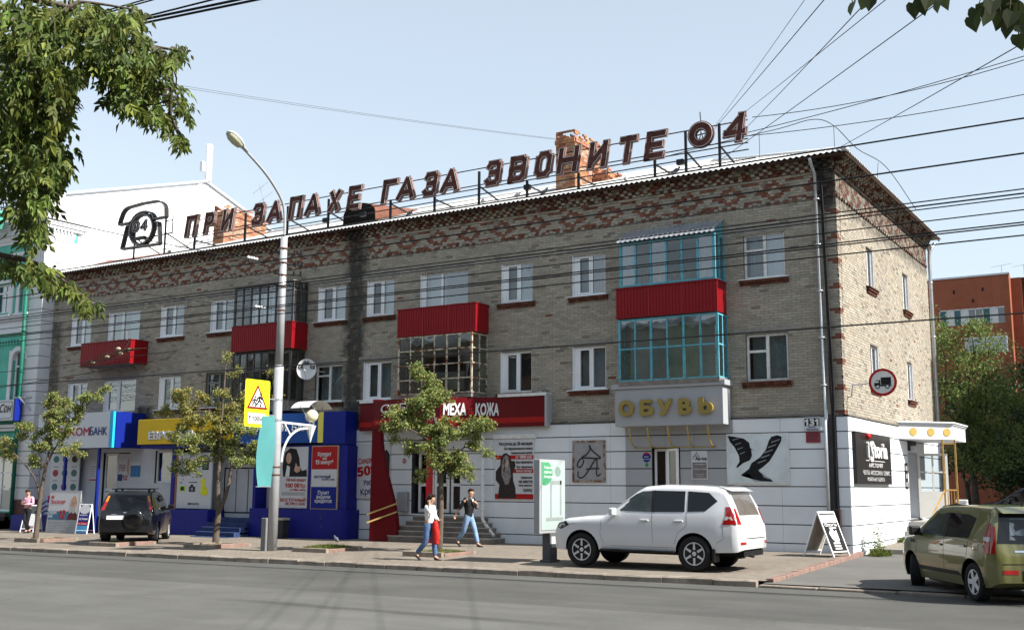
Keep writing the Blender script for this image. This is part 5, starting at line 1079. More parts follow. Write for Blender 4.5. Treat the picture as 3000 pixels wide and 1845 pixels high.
for z in (14.0,14.3): q = MB(); q.bar((-45,FY+.1,z), (-36.3,FY+.1,z), .025); q.build('roof_rail', black_iron, lb)
q = MB(); prof = [(0.0,GZL),(0.0,14.45),(8.3,17.05),(11.3,16.05),(16.6,14.3),(16.6,GZL)]
q.prism(prof, FX-.01, FX-12, lambda a, b, h: (h, a, b)); q.build('gable_wall', gable_w, lb)
q = MB()
for (y0, z0), (y1, z1) in zip(prof[1:4]+[prof[3]], prof[2:5]): 
    if (y0,z0) != (y1,z1): q.bar((FX-.02,y0,z0+.09), (FX-.02,y1,z1+.09), .26, .12)
q.build('verge_board', mat('grey verge flashing', (.42,.43,.45), .5), lb)
for dy in (0,): q = MB(); q.box(FX-.01,FX+.05,7.75,8.15,15.2,16.9); q.box(FX-.01,FX+.09,7.85,8.05,12.9,16.9); q.build('cable_duct', trim_w, lb)
# green downpipe and shop sign with script letters
q = MB(); q.tube([(-35.80,FY-.18,12.1), (-35.68,FY-.18,6), (-35.62,FY-.18,0)], .085, 10); 
for z in (10.3,8.2,6.4,4.2,1.9): q.lathe([(.11,0),(.11,.06)], 10, (-35.72+.01*(10-z),FY-.18,z))
q.build('downpipe', mat('dark green pipe paint', (.01,.12,.08), .5, var=.1), lb, smooth=True)
s = empty('antenna_mast', (FX+.1,8.3,16.9)); tag(s, 'white cylindrical phone antenna on top of the white gable', 'antenna')
q = MB(); q.lathe([(.17,0),(.18,.02),(.18,1.95),(.16,2.0)], 14, (FX,8.45,17.15)); q.build('radome', white_pvc, s, smooth=True); q = MB(); q.bar((FX,8.45,16.2), (FX,8.45,17.2), .08); q.build('pole', galv, s); q = MB(); q.box(FX-.1,FX+.1,7.95,8.2,17.6,18.15); q.build('radio_box', white_s, s, bevel=.03)
s = empty('script_sign', (-36.5,-.95,4.3)); tag(s, 'white sign with black script lettering and blue edge at left margin', 'sign')
q = MB(); q.box(-40.2,-35.62,-1.02,-.72,4.28,5.17); q.build('face', white_s, s); q = MB(); q.box(-35.62,-35.5,-1.03,-.70,4.25,5.20); q.build('blue_edge', blue_m, s); 
text('Первый Сон', (-38.55,-1.03,4.63), .52, black_p, s, shear=.35, bold=.008, target_w=2.75); text('тонкости', (-37.6,-1.03,4.43), .2, black_p, s, target_w=.95)
q = MB()
for a, b in (((-40.1,4.36),(-35.8,4.36)),((-35.8,4.36),(-35.7,4.46)),((-35.7,4.46),(-35.7,5.0)),((-35.7,5.0),(-35.8,5.09)),((-35.8,5.09),(-40.1,5.09))): q.bar((a[0],-1.024,a[1]), (b[0],-1.024,b[1]), .015)
q.build('border_line', black_p, s)
q = MB(); q.bar((-35.5,-.9,5.3), (-35.0,-.6,4.7), .04); q.bar((-35.9,-.8,5.28), (-35.0,-.6,5.28), .05); q.build('bracket', galv, s)
q = MB(); q.box(-41,-36.0,-1.0,-.57,2.9,3.45); q.build('green_fascia', mat('dark green board', (.015,.16,.09), .5), lb)
s = empty('stone_steps', (-37.3,-1.2,-.5)); tag(s, 'dark stone steps below the green building door', 'steps')
for i in range(5): q = MB(); q.box(-39,-35.9,-2.0+.28*i,-.6,-.48+.16*i-.2,-.48+.16*i+.14); q.build('step', mat('dark step stone', (.07,.06,.06), .85, var=.3), s, bevel=.01)
# ============================================================ far right: red brick block, trees, cars in the shade
rbk = mat('orange red brick', (.30,.100,.056), .9, var=.10, scale=2, var2=.08, scale2=.3)
add_pavers(rbk, .5, .16, .012, .82)
fb = empty('red_brick_block', (0,55,0)); tag(fb, 'tall red brick block with a band of balcony windows behind the trees', 'building')
q = MB(); hh = [(-6.76,-2.55,12.75,13.87),(-5.2,-2.48,10.75,11.85)]; wallcells(q, -9.5, -2.16, -.5, 16.05, hh, lambda u, v: (u, 50, v)); q.add([(-2.16,50,-.5),(-2.16,50.8,-.5),(-2.16,50.8,16.05),(-2.16,50,16.05)], [(0,1,2,3)]); q.add([(-2.16,50.8,-.5),(-1.5,50.8,-.5),(-1.5,50.8,15.9),(-2.16,50.8,15.9)], [(0,1,2,3)]); q.add([(-1.5,50.8,-.5),(-1.5,51.6,-.5),(-1.5,51.6,15.9),(-1.5,50.8,15.9)], [(0,1,2,3)]); q.add([(-1.5,51.6,-.5),(9,51.6,-.5),(9,51.6,15.7),(-1.5,51.6,15.7)], [(0,1,2,3)]); q.add([(9,51.6,-.5),(9,64,-.5),(9,64,15.7),(9,51.6,15.7)], [(0,1,2,3)]); q.add([(-9.5,50,16.05),(-2.16,50,16.05),(-2.16,50.8,15.9),(9,51.6,15.7),(9,64,15.7),(-9.5,64,16.05)], [(0,1,2,3,4,5)]); q.build('wall', rbk, fb, fix=False)
q = MB(); q.box(-9.5,-2.1,49.92,50.3,16.05,16.17); q.build('roof_edge', galv, fb); q = MB(); q.add([(-6.9,51,12.6),(-2.4,51,12.6),(-2.4,51,14),(-6.9,51,14)], [(0,1,2,3)]); q.add([(-5.3,50.5,10.6),(-2.4,50.5,10.6),(-2.4,50.5,12),(-5.3,50.5,12)], [(0,1,2,3)]); q.build('room_interior', dark_room, fb, fix=False)
teal_f = mat('teal balcony panel', (.05,.13,.14), .6, var=.2)
for i in range(9):
    x0 = -6.76+i*.468; m = (teal_f, trim_w, teal_f, trim_w, None, None, teal_f, trim_w, None)[i]
    q = MB(); q.box(x0,x0+.05,50.0,50.06,12.75,13.87); q.box(x0,x0+.468,50.0,50.06,13.8,13.87); q.build('window_frame', old_white, fb)
    q = MB(); q.add([(x0+.05,50.03,12.75),(x0+.468,50.03,12.75),(x0+.468,50.03,13.8),(x0+.05,50.03,13.8)], [(0,1,2,3)]); q.build('pane', pane_green if m is None else m, fb, fix=False)
for x0, x1 in ((-5.2,-3.9),(-3.85,-2.48)): q = MB(); q.box(x0,x1,49.97,50.05,10.75,11.85); q.build('balcony_panel', trim_w, fb, bevel=.02); q = MB(); q.box(x0+.08,x1-.08,49.955,49.97,10.85,11.75); q.build('pale_panel', mat('pale blue panel', (.40,.44,.48), .6), fb)
for x, z in ((-5.72,15.1),(-3.85,15.15),(-4.5,14.4)): q = MB(); q.box(x-.06,x+.06,49.97,50.02,z-.12,z+.12); q.build('vent_hole', mat('dark vent', (.02,.015,.012), .9), fb)
for x, h in ((-2.7,.9),(-1.3,.8)):
    q = MB(); q.bar((x,51,16.0), (x,51,16.0+h), .03); q.bar((x-.7,51,15.9+h), (x+.65,51,16.05+h), .02); tag(q.build('roof_aerial', galv), 'thin aerial on the red block roof, %s one' % ('left' if x < -2 else 'right'), 'aerial')
# ---- side entrance: canopy, open door, steps, railing
s = empty('entrance_canopy', (.6,7,3.1)); tag(s, 'white faceted canopy with three yellow discs over side entrance', 'canopy')
cp = [(.13,5.55),(1.45,6.9),(1.45,9.2),(.13,9.2)]
q = MB(); q.prism(cp, 3.08, 3.50, lambda a, b, h: (a, b, h)); q.build('fascia', trim_w, s, bevel=.01)
for i in range(3): q = MB(); e = .02+.035*i; q.prism([(.13,5.55-e*1.4),(1.45+e,6.9-e*.6),(1.45+e,9.2),(.13,9.2)], 3.501+.045*i, 3.54+.045*i, lambda a, b, h: (a, b, h)); q.build('moulding', trim_w, s)
dd = Vector((1.32,1.35,0)).normalized(); nn = Vector((dd.y,-dd.x,0))
for t in (.28,.62,.93): 
    c = Vector((.13,5.55,3.31))+dd*(1.888*t)*.97; q = MB(); pts = [(.13*cos(2*pi*i/18), .13*sin(2*pi*i/18)) for i in range(18)]; q.prism(pts, .0, .014, lambda a, b, h: tuple(c+dd*a+Vector((0,0,b))+nn*h)); q.build('disc', gold_m if False else mat('ochre disc', (.42,.29,.08), .5), s)
s = empty('porch_railing', (1.3,6.6,.6)); tag(s, 'ochre steel railing and posts of the side porch', 'railing'); och = mat('ochre steel paint', (.36,.22,.07), .6, var=.2, scale=6)
for p in ((1.22,6.5),(1.55,6.1+.6)): q = MB(); q.bar((p[0],p[1],.0), (p[0],p[1],3.08), .05); q.build('post', och, s)
q = MB(); q.bar((1.22,6.5,1.52), (1.55,6.7,1.52), .04); q.bar((1.22,6.5,1.52), (1.0,5.2,.6), .035); q.bar((1.22,6.5,2.95), (1.55,6.7,2.95), .03); q.build('hand_rail', och, s)
for i in range(1,4): q = MB(); q.bar((1.22+.0825*i,6.5+.05*i,.62), (1.22+.0825*i,6.5+.05*i,1.52), .022); q.build('baluster', och, s)
s = empty('side_steps', (.8,6,0)); tag(s, 'grey steps up to the open side entrance', 'steps')
for i in range(5): z1 = -.02+.14*i; q = MB(); q.box(.13,1.6,5.2+.28*i,9.0,z1-.17,z1); q.build('step', mat('pale step concrete', (.33,.32,.30), .9, var=.15), s, bevel=.01)
q = MB(); q.add([(.09,6.7,.6),(.09,8.1,.6),(.09,8.1,2.75),(.09,6.7,2.75),(-1.2,6.5,.6),(-1.2,8.3,.6),(-1.2,8.3,2.75),(-1.2,6.5,2.75)], [(4,5,6,7),(0,1,5,4),(2,3,7,6),(0,3,7,4),(1,2,6,5)]); q.build('entrance_hall', plaster_w, bld, fix=False)
dm_ = MB(); R_ = Matrix.Translation((.12,8.02,.62)) @ Matrix.Rotation(radians(22), 4, 'Z')
for a, b, c, d in ((0,.08,0,2.08),(.86,.94,0,2.08),(.08,.86,2.0,2.08),(.08,.86,0,.85),(.08,.86,1.45,1.50),(.45,.50,.85,2.0)): dm_.box(a,b,-.025,.025,c,d, M=R_)
dr = dm_.build('door', mat('off-white door', (.56,.55,.52), .5, var=.04), bld); q = MB(); q.add([R_ @ Vector(c) for c in ((.08,0,.85),(.86,0,.85),(.86,0,2.0),(.08,0,2.0))], [(0,1,2,3)]); q.build('pane', pane_dim, dr, fix=False)
s = empty('wall_lamp', (.3,7.2,2.9)); tag(s, 'small grey lamp box under the side canopy', 'lamp'); q = MB(); q.box(.13,.33,7.0,7.3,2.72,2.92); q.build('housing', white_s, s, bevel=.03)
s = empty('litter_bin', (1.5,8,.5)); tag(s, 'pale grey bin behind the ochre railing', 'bin'); q = MB(); q.prism([(1.30,7.8),(1.62,7.8),(1.62,8.1),(1.30,8.1)], .55, 1.12, lambda a, b, h: (a, b, h)); q.build('body', white_s, s, bevel=.04); q = MB(); q.prism([(1.28,7.78),(1.64,7.78),(1.60,8.12),(1.32,8.12)], 1.12, 1.22, lambda a, b, h: (a, b, h)); q.build('lid', trim_w, s, bevel=.03)
# ---- dark accessory shop board on the side wall
s = empty('accessory_shop_board', (.16,2.1,1.67)); tag(s, 'black board iStoria with white letters on sunlit side wall', 'sign')
q = MB(); q.box(.122,.22,.17,4.03,1.67,3.08); q.build('board', mat('black board', (.016,.016,.017), .35, var=.15, scale=2), s, bevel=.008)
text('i', (.24,1.25,2.42), .62, white_p, s, '+X', bold=.03, extrude=.03, yscale=1.0); text('S', (.24,1.45,2.30), .80, white_p, s, '+X', bold=.012, extrude=.03, shear=.3); text('toria', (.24,1.90,2.42), .62, white_p, s, '+X', bold=.025, extrude=.03, target_w=1.55)
q = MB(); q.ball((.25,1.36,2.98), .09, 10, 6); q.build('red_dot', red_p, s, smooth=True); q = MB(); q.box(.221,.226,1.15,3.25,2.31,2.325); q.build('rule_line', white_p, s)
text('АИСТОРИЯ', (.228,1.45,2.14), .16, white_p, s, '+X', spacing=1.3, target_w=1.5); text('ЧЕХЛЫ  АКСЕССУАРЫ  СЕРВИС', (.228,.75,1.93), .17, mat('silver print', (.45,.45,.46), .5), s, '+X', target_w=3.0); text('МОБИЛЬНЫЕ ГАДЖЕТЫ', (.228,1.2,1.76), .14, _mats['silver print'], s, '+X', target_w=1.9)
s = empty('hours_plate', (.14,6.3,1.6)); tag(s, 'narrow dark plate left of the side entrance door', 'sign'); q = MB(); q.box(.122,.14,6.15,6.5,1.55,2.35); q.build('plate', black_p, s)
for i in range(3): q = MB(); q.box(.14,.143,6.2,6.45,1.62+.25*i,1.76+.25*i); q.build('text_block', grey_p, s)
# no-lorries sign on a bracket
s = empty('no_lorries_sign', (.75,.3,4.5)); tag(s, 'round red-bordered no lorries sign hung from building corner', 'road sign')
cx, cy, cz = .98, .25, 4.36
def disc(r, y, m, nm, par, n=32): 
    q = MB(); q.prism([(cx+r*cos(2*pi*i/n), cz+r*sin(2*pi*i/n)) for i in range(n)], y-.006, y); return q.build(nm, m, par)
disc(.37, cy+.01, red_p, 'border', s); disc(.30, cy-.001, mat('sign white', (.62,.62,.60), .4), 'face', s)
q = MB(); y = cy-.008; flat(q, [(cx-.22,cz-.10),(cx-.22,cz-.02),(cx-.17,cz+.06),(cx-.06,cz+.06),(cx-.06,cz-.10)], y); q.build('lorry_cab', black_p, s); q = MB(); flat(q, rect(cx-.045,cx+.22,cz-.06,cz+.13), y); flat(q, rect(cx-.06,cx+.22,cz-.11,cz-.065), y); q.build('lorry_box', black_p, s); q = MB(); flat(q, rect(cx-.20,cx-.10,cz-.01,cz+.035), y-.003); q.build('cab_window', _mats['sign white'], s)
for dx in (-.13,.12): q = MB(); q.prism([(cx+dx+.06*cos(t*pi/8), cz-.115+.06*sin(t*pi/8)) for t in range(16)], y-.006, y-.002); q.build('wheel', black_p, s); q = MB(); q.prism([(cx+dx+.035*cos(t*pi/8), cz-.115+.035*sin(t*pi/8)) for t in range(16)], y-.009, y-.006); q.build('wheel_centre', _mats['sign white'], s)
q = MB(); q.tube([(.02,.35,4.0), (.12,.33,4.02), (.16,.33,4.33), (cx,cy+.05,4.36)], .02, 6); q.build('bracket', galv, s)
# ============================================================ vehicles
def lerp(tab, x):
    if x <= tab[0][0]: return tab[0][1]
    for (a, va), (b, vb) in zip(tab, tab[1:]):
        if x <= b: return va+(vb-va)*(x-a)/(b-a) if b > a else vb
    return tab[-1][1]
glass_car = mat('tinted car glass', (.008,.009,.011), .03, spec=.35, var=0, coat=0); glass_clr = mat('clear car glass', (.035,.045,.045), .03, spec=.4, var=.5, scale=3, coat=0)
trim_blk = mat('black car trim', (.015,.015,.016), .5, var=.1); well_m = mat('dark wheel well', (.008,.008,.008), .9, var=0); alloy = mat('alloy wheel', (.58,.59,.61), .35, metal=.2, var=.08); alloy_d = mat('dark wheel back', (.03,.03,.032), .6, var=0)
lamp_red = mat('red lamp lens', (.27,.006,.006), .12, var=.1, scale=12, coat=1); lamp_clr = mat('clear lamp lens', (.45,.46,.47), .1, var=.2, scale=20, coat=1); lamp_or = mat('amber lamp lens', (.55,.16,.01), .12, var=.1, coat=1); plate_m = mat('blank number plate', (.66,.66,.66), .4, var=.03)
chrome = mat('chrome', (.6,.6,.62), .1, metal=1, var=0)
def car(name, P, loc, rz, label):
    root = empty(name, loc, rz, local=True); tag(root, label, 'car')
    paint = P['paint']; top, bot, wid, fz = P['top'], P['bot'], P['wid'], P['fz']
    xs = sorted({*[a for a, _ in top], *[top[0][0]+(top[-1][0]-top[0][0])*i/46 for i in range(47)]})
    NL = 13; rings = []
    for x in xs:
        # smoothed roof line
        zt = sum(lerp(top, x+d)*k for d, k in ((-.03,1),(0,2),(.03,1)))/4; zb = lerp(bot, x); w = lerp(wid, x); r = min(P.get('r', .11), (zt-zb)*.3)
        half = []
        for i in range(NL):
            z = zb+(zt-r-zb)*i/(NL-1); half.append((w*lerp(fz, z), z))
        wl = half[-1][0]; half += [(wl-.10*r, zt-.62*r), (wl-.42*r, zt-.22*r), (wl-1.15*r, zt), (wl*.5, zt+.014), (0, zt+.02)]
        rings.append([(x, y, z) for y, z in half]+[(x, -y, z) for y, z in reversed(half[:-1])])
    n = len(rings[0]); mb = MB()
    for R_ in rings: mb.v += R_
    for i in range(len(rings)-1):
        for j in range(n-1): mb.f.append((i*n+j, i*n+j+1, (i+1)*n+j+1, (i+1)*n+j))
        mb.f.append((i*n+n-1, i*n, (i+1)*n, (i+1)*n+n-1))
    mb.f += [tuple(range(n-1,-1,-1)), tuple((len(rings)-1)*n+j for j in range(n))]; mb.m = [0]*len(mb.f); mb.c = [None]*len(mb.f)
    me = mb.mesh('body', [paint, well_m]); body = bpy.data.objects.new('body', me); col.objects.link(body)
    ax, tr, R = P['axle'], P['track'], P['wr']
    bvh = BVHTree.FromPolygons([v.co.copy() for v in me.vertices], [tuple(p.vertices) for p in me.polygons])
    cut = MB()
    for x in (ax, -ax):
        for s_ in (-1, 1):
            nseg = 28; ra = R*P.get('arch', 1.16); vs = []
            y0, y1 = (.45, 1.4) if s_ > 0 else (-1.4, -.45)
            for y in (y0, y1):
                for i in range(nseg): t = 2*pi*i/nseg; vs.append((x+ra*cos(t), y, R+.01+ra*sin(t)))
            cut.add(vs, [(i, (i+1) % nseg, (i+1) % nseg+nseg, i+nseg) for i in range(nseg)]+[tuple(range(nseg-1,-1,-1)), tuple(range(nseg, 2*nseg))], 1)
    cme = cut.mesh('cut', [paint, well_m]); co = bpy.data.objects.new('cut', cme); col.objects.link(co)
    md = body.modifiers.new('b', 'BOOLEAN'); md.object = co; md.operation = 'DIFFERENCE'; md.solver = 'EXACT'
    dg = bpy.context.evaluated_depsgraph_get(); nm = bpy.data.meshes.new_from_object(body.evaluated_get(dg)); body.modifiers.clear(); bpy.data.objects.remove(co)
    body.data = nm; smooth_angle(body, 38); body.parent = root
    def hit(o, d):
        h = bvh.ray_cast(Vector(o), Vector(d)); return (h[0], h[1]) if h[0] is not None else (None, None)
    def patch(nm, poly, m, view, off=.006, cuts=3, par=None):
        """surface piece laid on the body: view '+y','-y' (x,z), 'r','f' (y,z), 't' (x,y)"""
        bm = bmesh.new(); f = bm.faces.new([bm.verts.new((a, b, 0)) for a, b in poly]); bmesh.ops.triangulate(bm, faces=[f]); bmesh.ops.subdivide_edges(bm, edges=bm.edges[:], cuts=cuts, use_grid_fill=True)
        for v in bm.verts:
            a, b = v.co.x, v.co.y
            o, d = {'+y': ((a,3,b),(0,-1,0)), '-y': ((a,-3,b),(0,1,0)), 'r': ((-5,a,b),(1,0,0)), 'f': ((5,a,b),(-1,0,0)), 't': ((a,b,5),(0,0,-1))}[view]
            p, nrm = hit(o, d)
            if p is None: p = Vector(o)+Vector(d)*(3-.9 if 'y' in view else 2.8); nrm = -Vector(d)
            if nrm.dot(Vector(d)) > 0: nrm = -nrm
            v.co = p-Vector(d)*off*.6+nrm*off*.6
        ext = bmesh.ops.extrude_face_region(bm, geom=bm.faces[:]); D = Vector({'+y': (0,-1,0), '-y': (0,1,0), 'r': (1,0,0), 'f': (-1,0,0), 't': (0,0,-1)}[view])
        for g in ext['geom']:
            if isinstance(g, bmesh.types.BMVert): g.co += D*.012
        bmesh.ops.recalc_face_normals(bm, faces=bm.faces); q = bpy.data.meshes.new(nm); bm.to_mesh(q); bm.free(); q.materials.append(m); o = bpy.data.objects.new(nm, q); smooth_angle(o, 50); col.objects.link(o); o.parent = par or root; return o
    def line(nm, pts, m, view, w=.0032, par=None):
        out = []
        for (a0, b0), (a1, b1) in zip(pts, pts[1:]):
            for k in range(8):
                a, b = a0+(a1-a0)*k/8, b0+(b1-b0)*k/8; o, d = {'+y': ((a,3,b),(0,-1,0)), '-y': ((a,-3,b),(0,1,0)), 'r': ((-5,a,b),(1,0,0))}[view]; p, nrm = hit(o, d)
                if p is not None: out.append(p)
        q = MB(); q.tube(out, w, 5); o = q.build(nm, m, None); o.parent = par or root; return o
    def loc_(mbx, nm, m, par=None, **kw):
        o = mbx.build(nm, m, None, **kw); o.parent = par or root; return o
    for sv, sg in (('+y', 1), ('-y', -1)):
        for nm, poly, m in P['side']: patch(nm, poly, m, sv)
        for pts in P['seams']: line('door_seam', pts, trim_blk, sv)
        for x, z in P['handles']:
            p, _ = hit((x,3*sg,z), (0,-sg,0)); q = MB(); q.box(x-.10,x+.10,p.y-.01,p.y+.035*sg if sg > 0 else p.y+.01,z-.018,z+.018) if sg > 0 else q.box(x-.10,x+.10,p.y-.035,p.y+.01,z-.018,z+.018); loc_(q, 'door_handle', P.get('hm', paint), bevel=.008)
        x, z = P['mirror']; p, _ = hit((x,3*sg,z), (0,-sg,0)); q = MB(); y0 = p.y; q.box(x-.06,x+.06,min(y0+.03*sg,y0+.24*sg),max(y0+.03*sg,y0+.24*sg),z-.02,z+.15); q.box(x-.03,x+.03,min(y0-.03*sg,y0+.06*sg),max(y0-.03*sg,y0+.06*sg),z-.03,z+.03); loc_(q, 'mirror', P.get('mm', paint), bevel=.03)
    for nm, poly, m in P['rear']: patch(nm, poly, m, 'r')
    for nm, poly, m in P['front']: patch(nm, poly, m, 'f')
    # wheels
    wheel_e = None
    for x in (ax, -ax):
        for sg in (1, -1):
            steer = P.get('steer', 0) if x > 0 else 0
            we = bpy.data.objects.new('wheel', None); we.location = (x, sg*tr, R); we.rotation_euler = (0, 0, steer+(0 if sg > 0 else pi)); col.objects.link(we); we.parent = root; we['_w'] = 0
            if wheel_e is None:
                tw, rr = P['tw'], P['rim']; q = MB(); prof = [(rr,-tw*.42),(R*.93,-tw*.5),(R*.985,-tw*.40),(R,-tw*.25),(R,tw*.25),(R*.985,tw*.40),(R*.93,tw*.5),(rr+.02,tw*.47),(rr,tw*.40)]; q.lathe(prof, 36); q.xf(Matrix.Rotation(-pi/2, 4, 'X')); tme = q.mesh('tyre', rubber, True)
                q = MB(); N_ = P['spokes']
                q.lathe([(rr*.90,tw*.30),(rr,tw*.40),(rr*1.01,tw*.43),(rr*.93,tw*.43),(rr*.88,tw*.28)], 36)
                for k in range(N_):
                    t = 2*pi*k/N_
                    for dt in (P['dbl'], -P['dbl']) if P['dbl'] else (0,):
                        M = Matrix.Rotation(t, 4, 'Z'); q.bar(M @ Vector((rr*.16,dt*rr*.35,tw*.34)), M @ Vector((rr*.93,dt*rr*1.2,tw*.36)), P['sw'], .03)
                q.lathe([(rr*.24,tw*.28),(rr*.24,tw*.38),(rr*.16,tw*.42),(.001,tw*.43)], 16); q.xf(Matrix.Rotation(-pi/2, 4, 'X')); rme = q.mesh('rim', alloy)
                q = MB(); q.lathe([(rr*.95,tw*.10),(rr*.95,tw*.14)], 24); q.xf(Matrix.Rotation(-pi/2, 4, 'X')); bme = q.mesh('brake_disc', alloy_d); wheel_e = (tme, rme, bme)
            for nm, m_ in zip(('tyre','rim','brake_disc'), wheel_e): o = bpy.data.objects.new(nm, m_); col.objects.link(o); o.parent = we
    q = MB(); q.box(-ax+R*1.2, ax-R*1.2, -.70, .70, P['clear'], P['clear']+.25); q.box(-ax-.55, ax+.5, -.5, .5, P['clear']+.04, P['clear']+.3); loc_(q, 'underbody', well_m)
    for fn in P.get('extra', ()): fn(root, loc_, patch, line, hit)
    return root
white_paint = mat('pearl white car paint', (.60,.61,.63), .25, var=.01, coat=1)
prado = dict(paint=white_paint, axle=1.395, track=.80, wr=.385, tw=.265, rim=.245, spokes=6, dbl=.42, sw=.042, clear=.33, r=.13, arch=1.15, hm=white_paint,
 top=[(-2.47,.66),(-2.46,.86),(-2.42,1.04),(-2.36,1.16),(-2.26,1.42),(-2.14,1.66),(-2.06,1.77),(-1.95,1.81),(-1.4,1.85),(-.6,1.865),(-.15,1.83),(.02,1.74),(.72,1.23),(.84,1.17),(1.3,1.145),(1.8,1.09),(2.08,1.01),(2.2,.90),(2.27,.75),(2.295,.58)],
 bot=[(-2.47,.50),(-2.35,.44),(-1.9,.42),(-1,.40),(1,.40),(1.9,.36),(2.2,.38),(2.295,.44)],
 wid=[(-2.47,.70),(-2.42,.82),(-2.3,.90),(-1.9,.935),(-1,.942),(1.2,.942),(1.7,.93),(2.0,.87),(2.18,.76),(2.27,.62),(2.295,.50)],
 fz=[(.35,.93),(.48,.965),(.60,.985),(.80,1.0),(1.0,.995),(1.22,.965),(1.5,.885),(1.75,.80),(1.9,.76)],
 side=[('window', [(.60,1.285),(.02,1.66),(-.12,1.72),(-.36,1.735),(-.37,1.27)], glass_clr), ('window', [(-.45,1.27),(-.44,1.74),(-1.16,1.73),(-1.18,1.28)], glass_car), ('window', [(-1.25,1.285),(-1.23,1.73),(-1.72,1.70),(-1.93,1.52),(-1.66,1.30)], glass_car), ('window_trim', [(-.365,1.265),(-.355,1.74),(-.445,1.745),(-.455,1.265)], trim_blk),
  ('tail_lamp', [(-2.06,1.02),(-2.13,1.22),(-2.12,1.40),(-2.22,1.40),(-2.30,1.24),(-2.36,1.03)], lamp_red), ('lamp_strip', [(-2.10,1.12),(-2.13,1.20),(-2.30,1.19),(-2.33,1.12)], lamp_clr), ('lamp_surround', [(1.72,.94),(1.82,1.03),(2.04,.97),(2.08,.88),(1.95,.84)], trim_blk), ('head_lamp', [(1.82,.93),(1.88,.99),(2.00,.95),(2.04,.89),(1.95,.87)], lamp_clr)],
 seams=[[(.86,1.15),(.90,.75),(.80,.52)], [(-.40,1.26),(-.42,.50)], [(-1.22,1.27),(-1.24,.98),(-1.02,.82),(-.92,.55)], [(-.95,.50),(.86,.50)], [(-2.06,1.0),(-2.08,.72),(-1.9,.62)], [(1.55,.99),(1.75,.94)]],
 handles=[(-.22,1.08),(-1.05,1.08)], mirror=(.52,1.20), mm=white_paint,
 rear=[('rear_window', [(-.62,1.22),(-.56,1.68),(.56,1.68),(.62,1.22)], mat('dusty rear glass', (.10,.09,.08), .25, var=.2, scale=3, coat=.6)), ('tail_lamp', [(.70,1.03),(.70,1.36),(.78,1.37),(.84,1.03)], lamp_red), ('tail_lamp', [(-.70,1.03),(-.70,1.36),(-.78,1.37),(-.84,1.03)], lamp_red), ('badge_bar', [(-.52,1.06),(-.50,1.13),(.50,1.13),(.52,1.06)], alloy), ('number_plate', [(-.26,.86),(-.26,.98),(.26,.98),(.26,.86)], mat('pale plate recess', (.5,.5,.48), .4)), ('reflector', [(.58,.60),(.58,.66),(.80,.66),(.80,.60)], lamp_red), ('reflector', [(-.58,.60),(-.58,.66),(-.80,.66),(-.80,.60)], lamp_red), ('bumper_seam', [(-.72,.72),(-.72,.735),(.72,.735),(.72,.72)], trim_blk)],
 front=[('windscreen', [(-.68,1.24),(-.60,1.66),(.60,1.66),(.68,1.24)], glass_clr), ('grille', [(-.32,.62),(-.42,.98),(.42,.98),(.32,.62)], chrome)],
 extra=[lambda r, L_, pt, ln, h: (L_(MB().prism([(-2.22,1.735),(-2.02,1.82),(-1.92,1.845),(-1.95,1.79)], -.66, .66), 'spoiler', white_paint, bevel=.01), L_(MB().box(-.95,.88,.86,.99,.38,.43), 'side_step', trim_blk, bevel=.015), L_(MB().box(-.95,.88,-.99,-.86,.38,.43), 'side_step', alloy, bevel=.015), L_(MB().box(-1.88,-1.82,-.94,-.66,.22,.50), 'mud_flap', trim_blk), L_(MB().box(-1.88,-1.82,.66,.94,.22,.50), 'mud_flap', trim_blk), L_(MB().tube([(-2.35,.2,.36),(-2.5,.2,.34)], .035, 8), 'exhaust', alloy_d), L_(MB().box(-2.42,-1.4,-.6,.6,.34,.46), 'spare_wheel_tray', well_m), L_(MB().tube([(-2.30,-.02,1.30),(-2.2,-.30,1.42),(-2.16,-.52,1.5)], .012, 5), 'rear_wiper', trim_blk))])
car('white_suv', prado, (-2.87, -6.07, G(-2.9,-6.1)-.0), pi, 'white off-road car parked on the pavement before the shoe shop')
soul_green = mat('metallic olive green paint', (.135,.133,.048), .3, metal=.2, var=.03, coat=1)
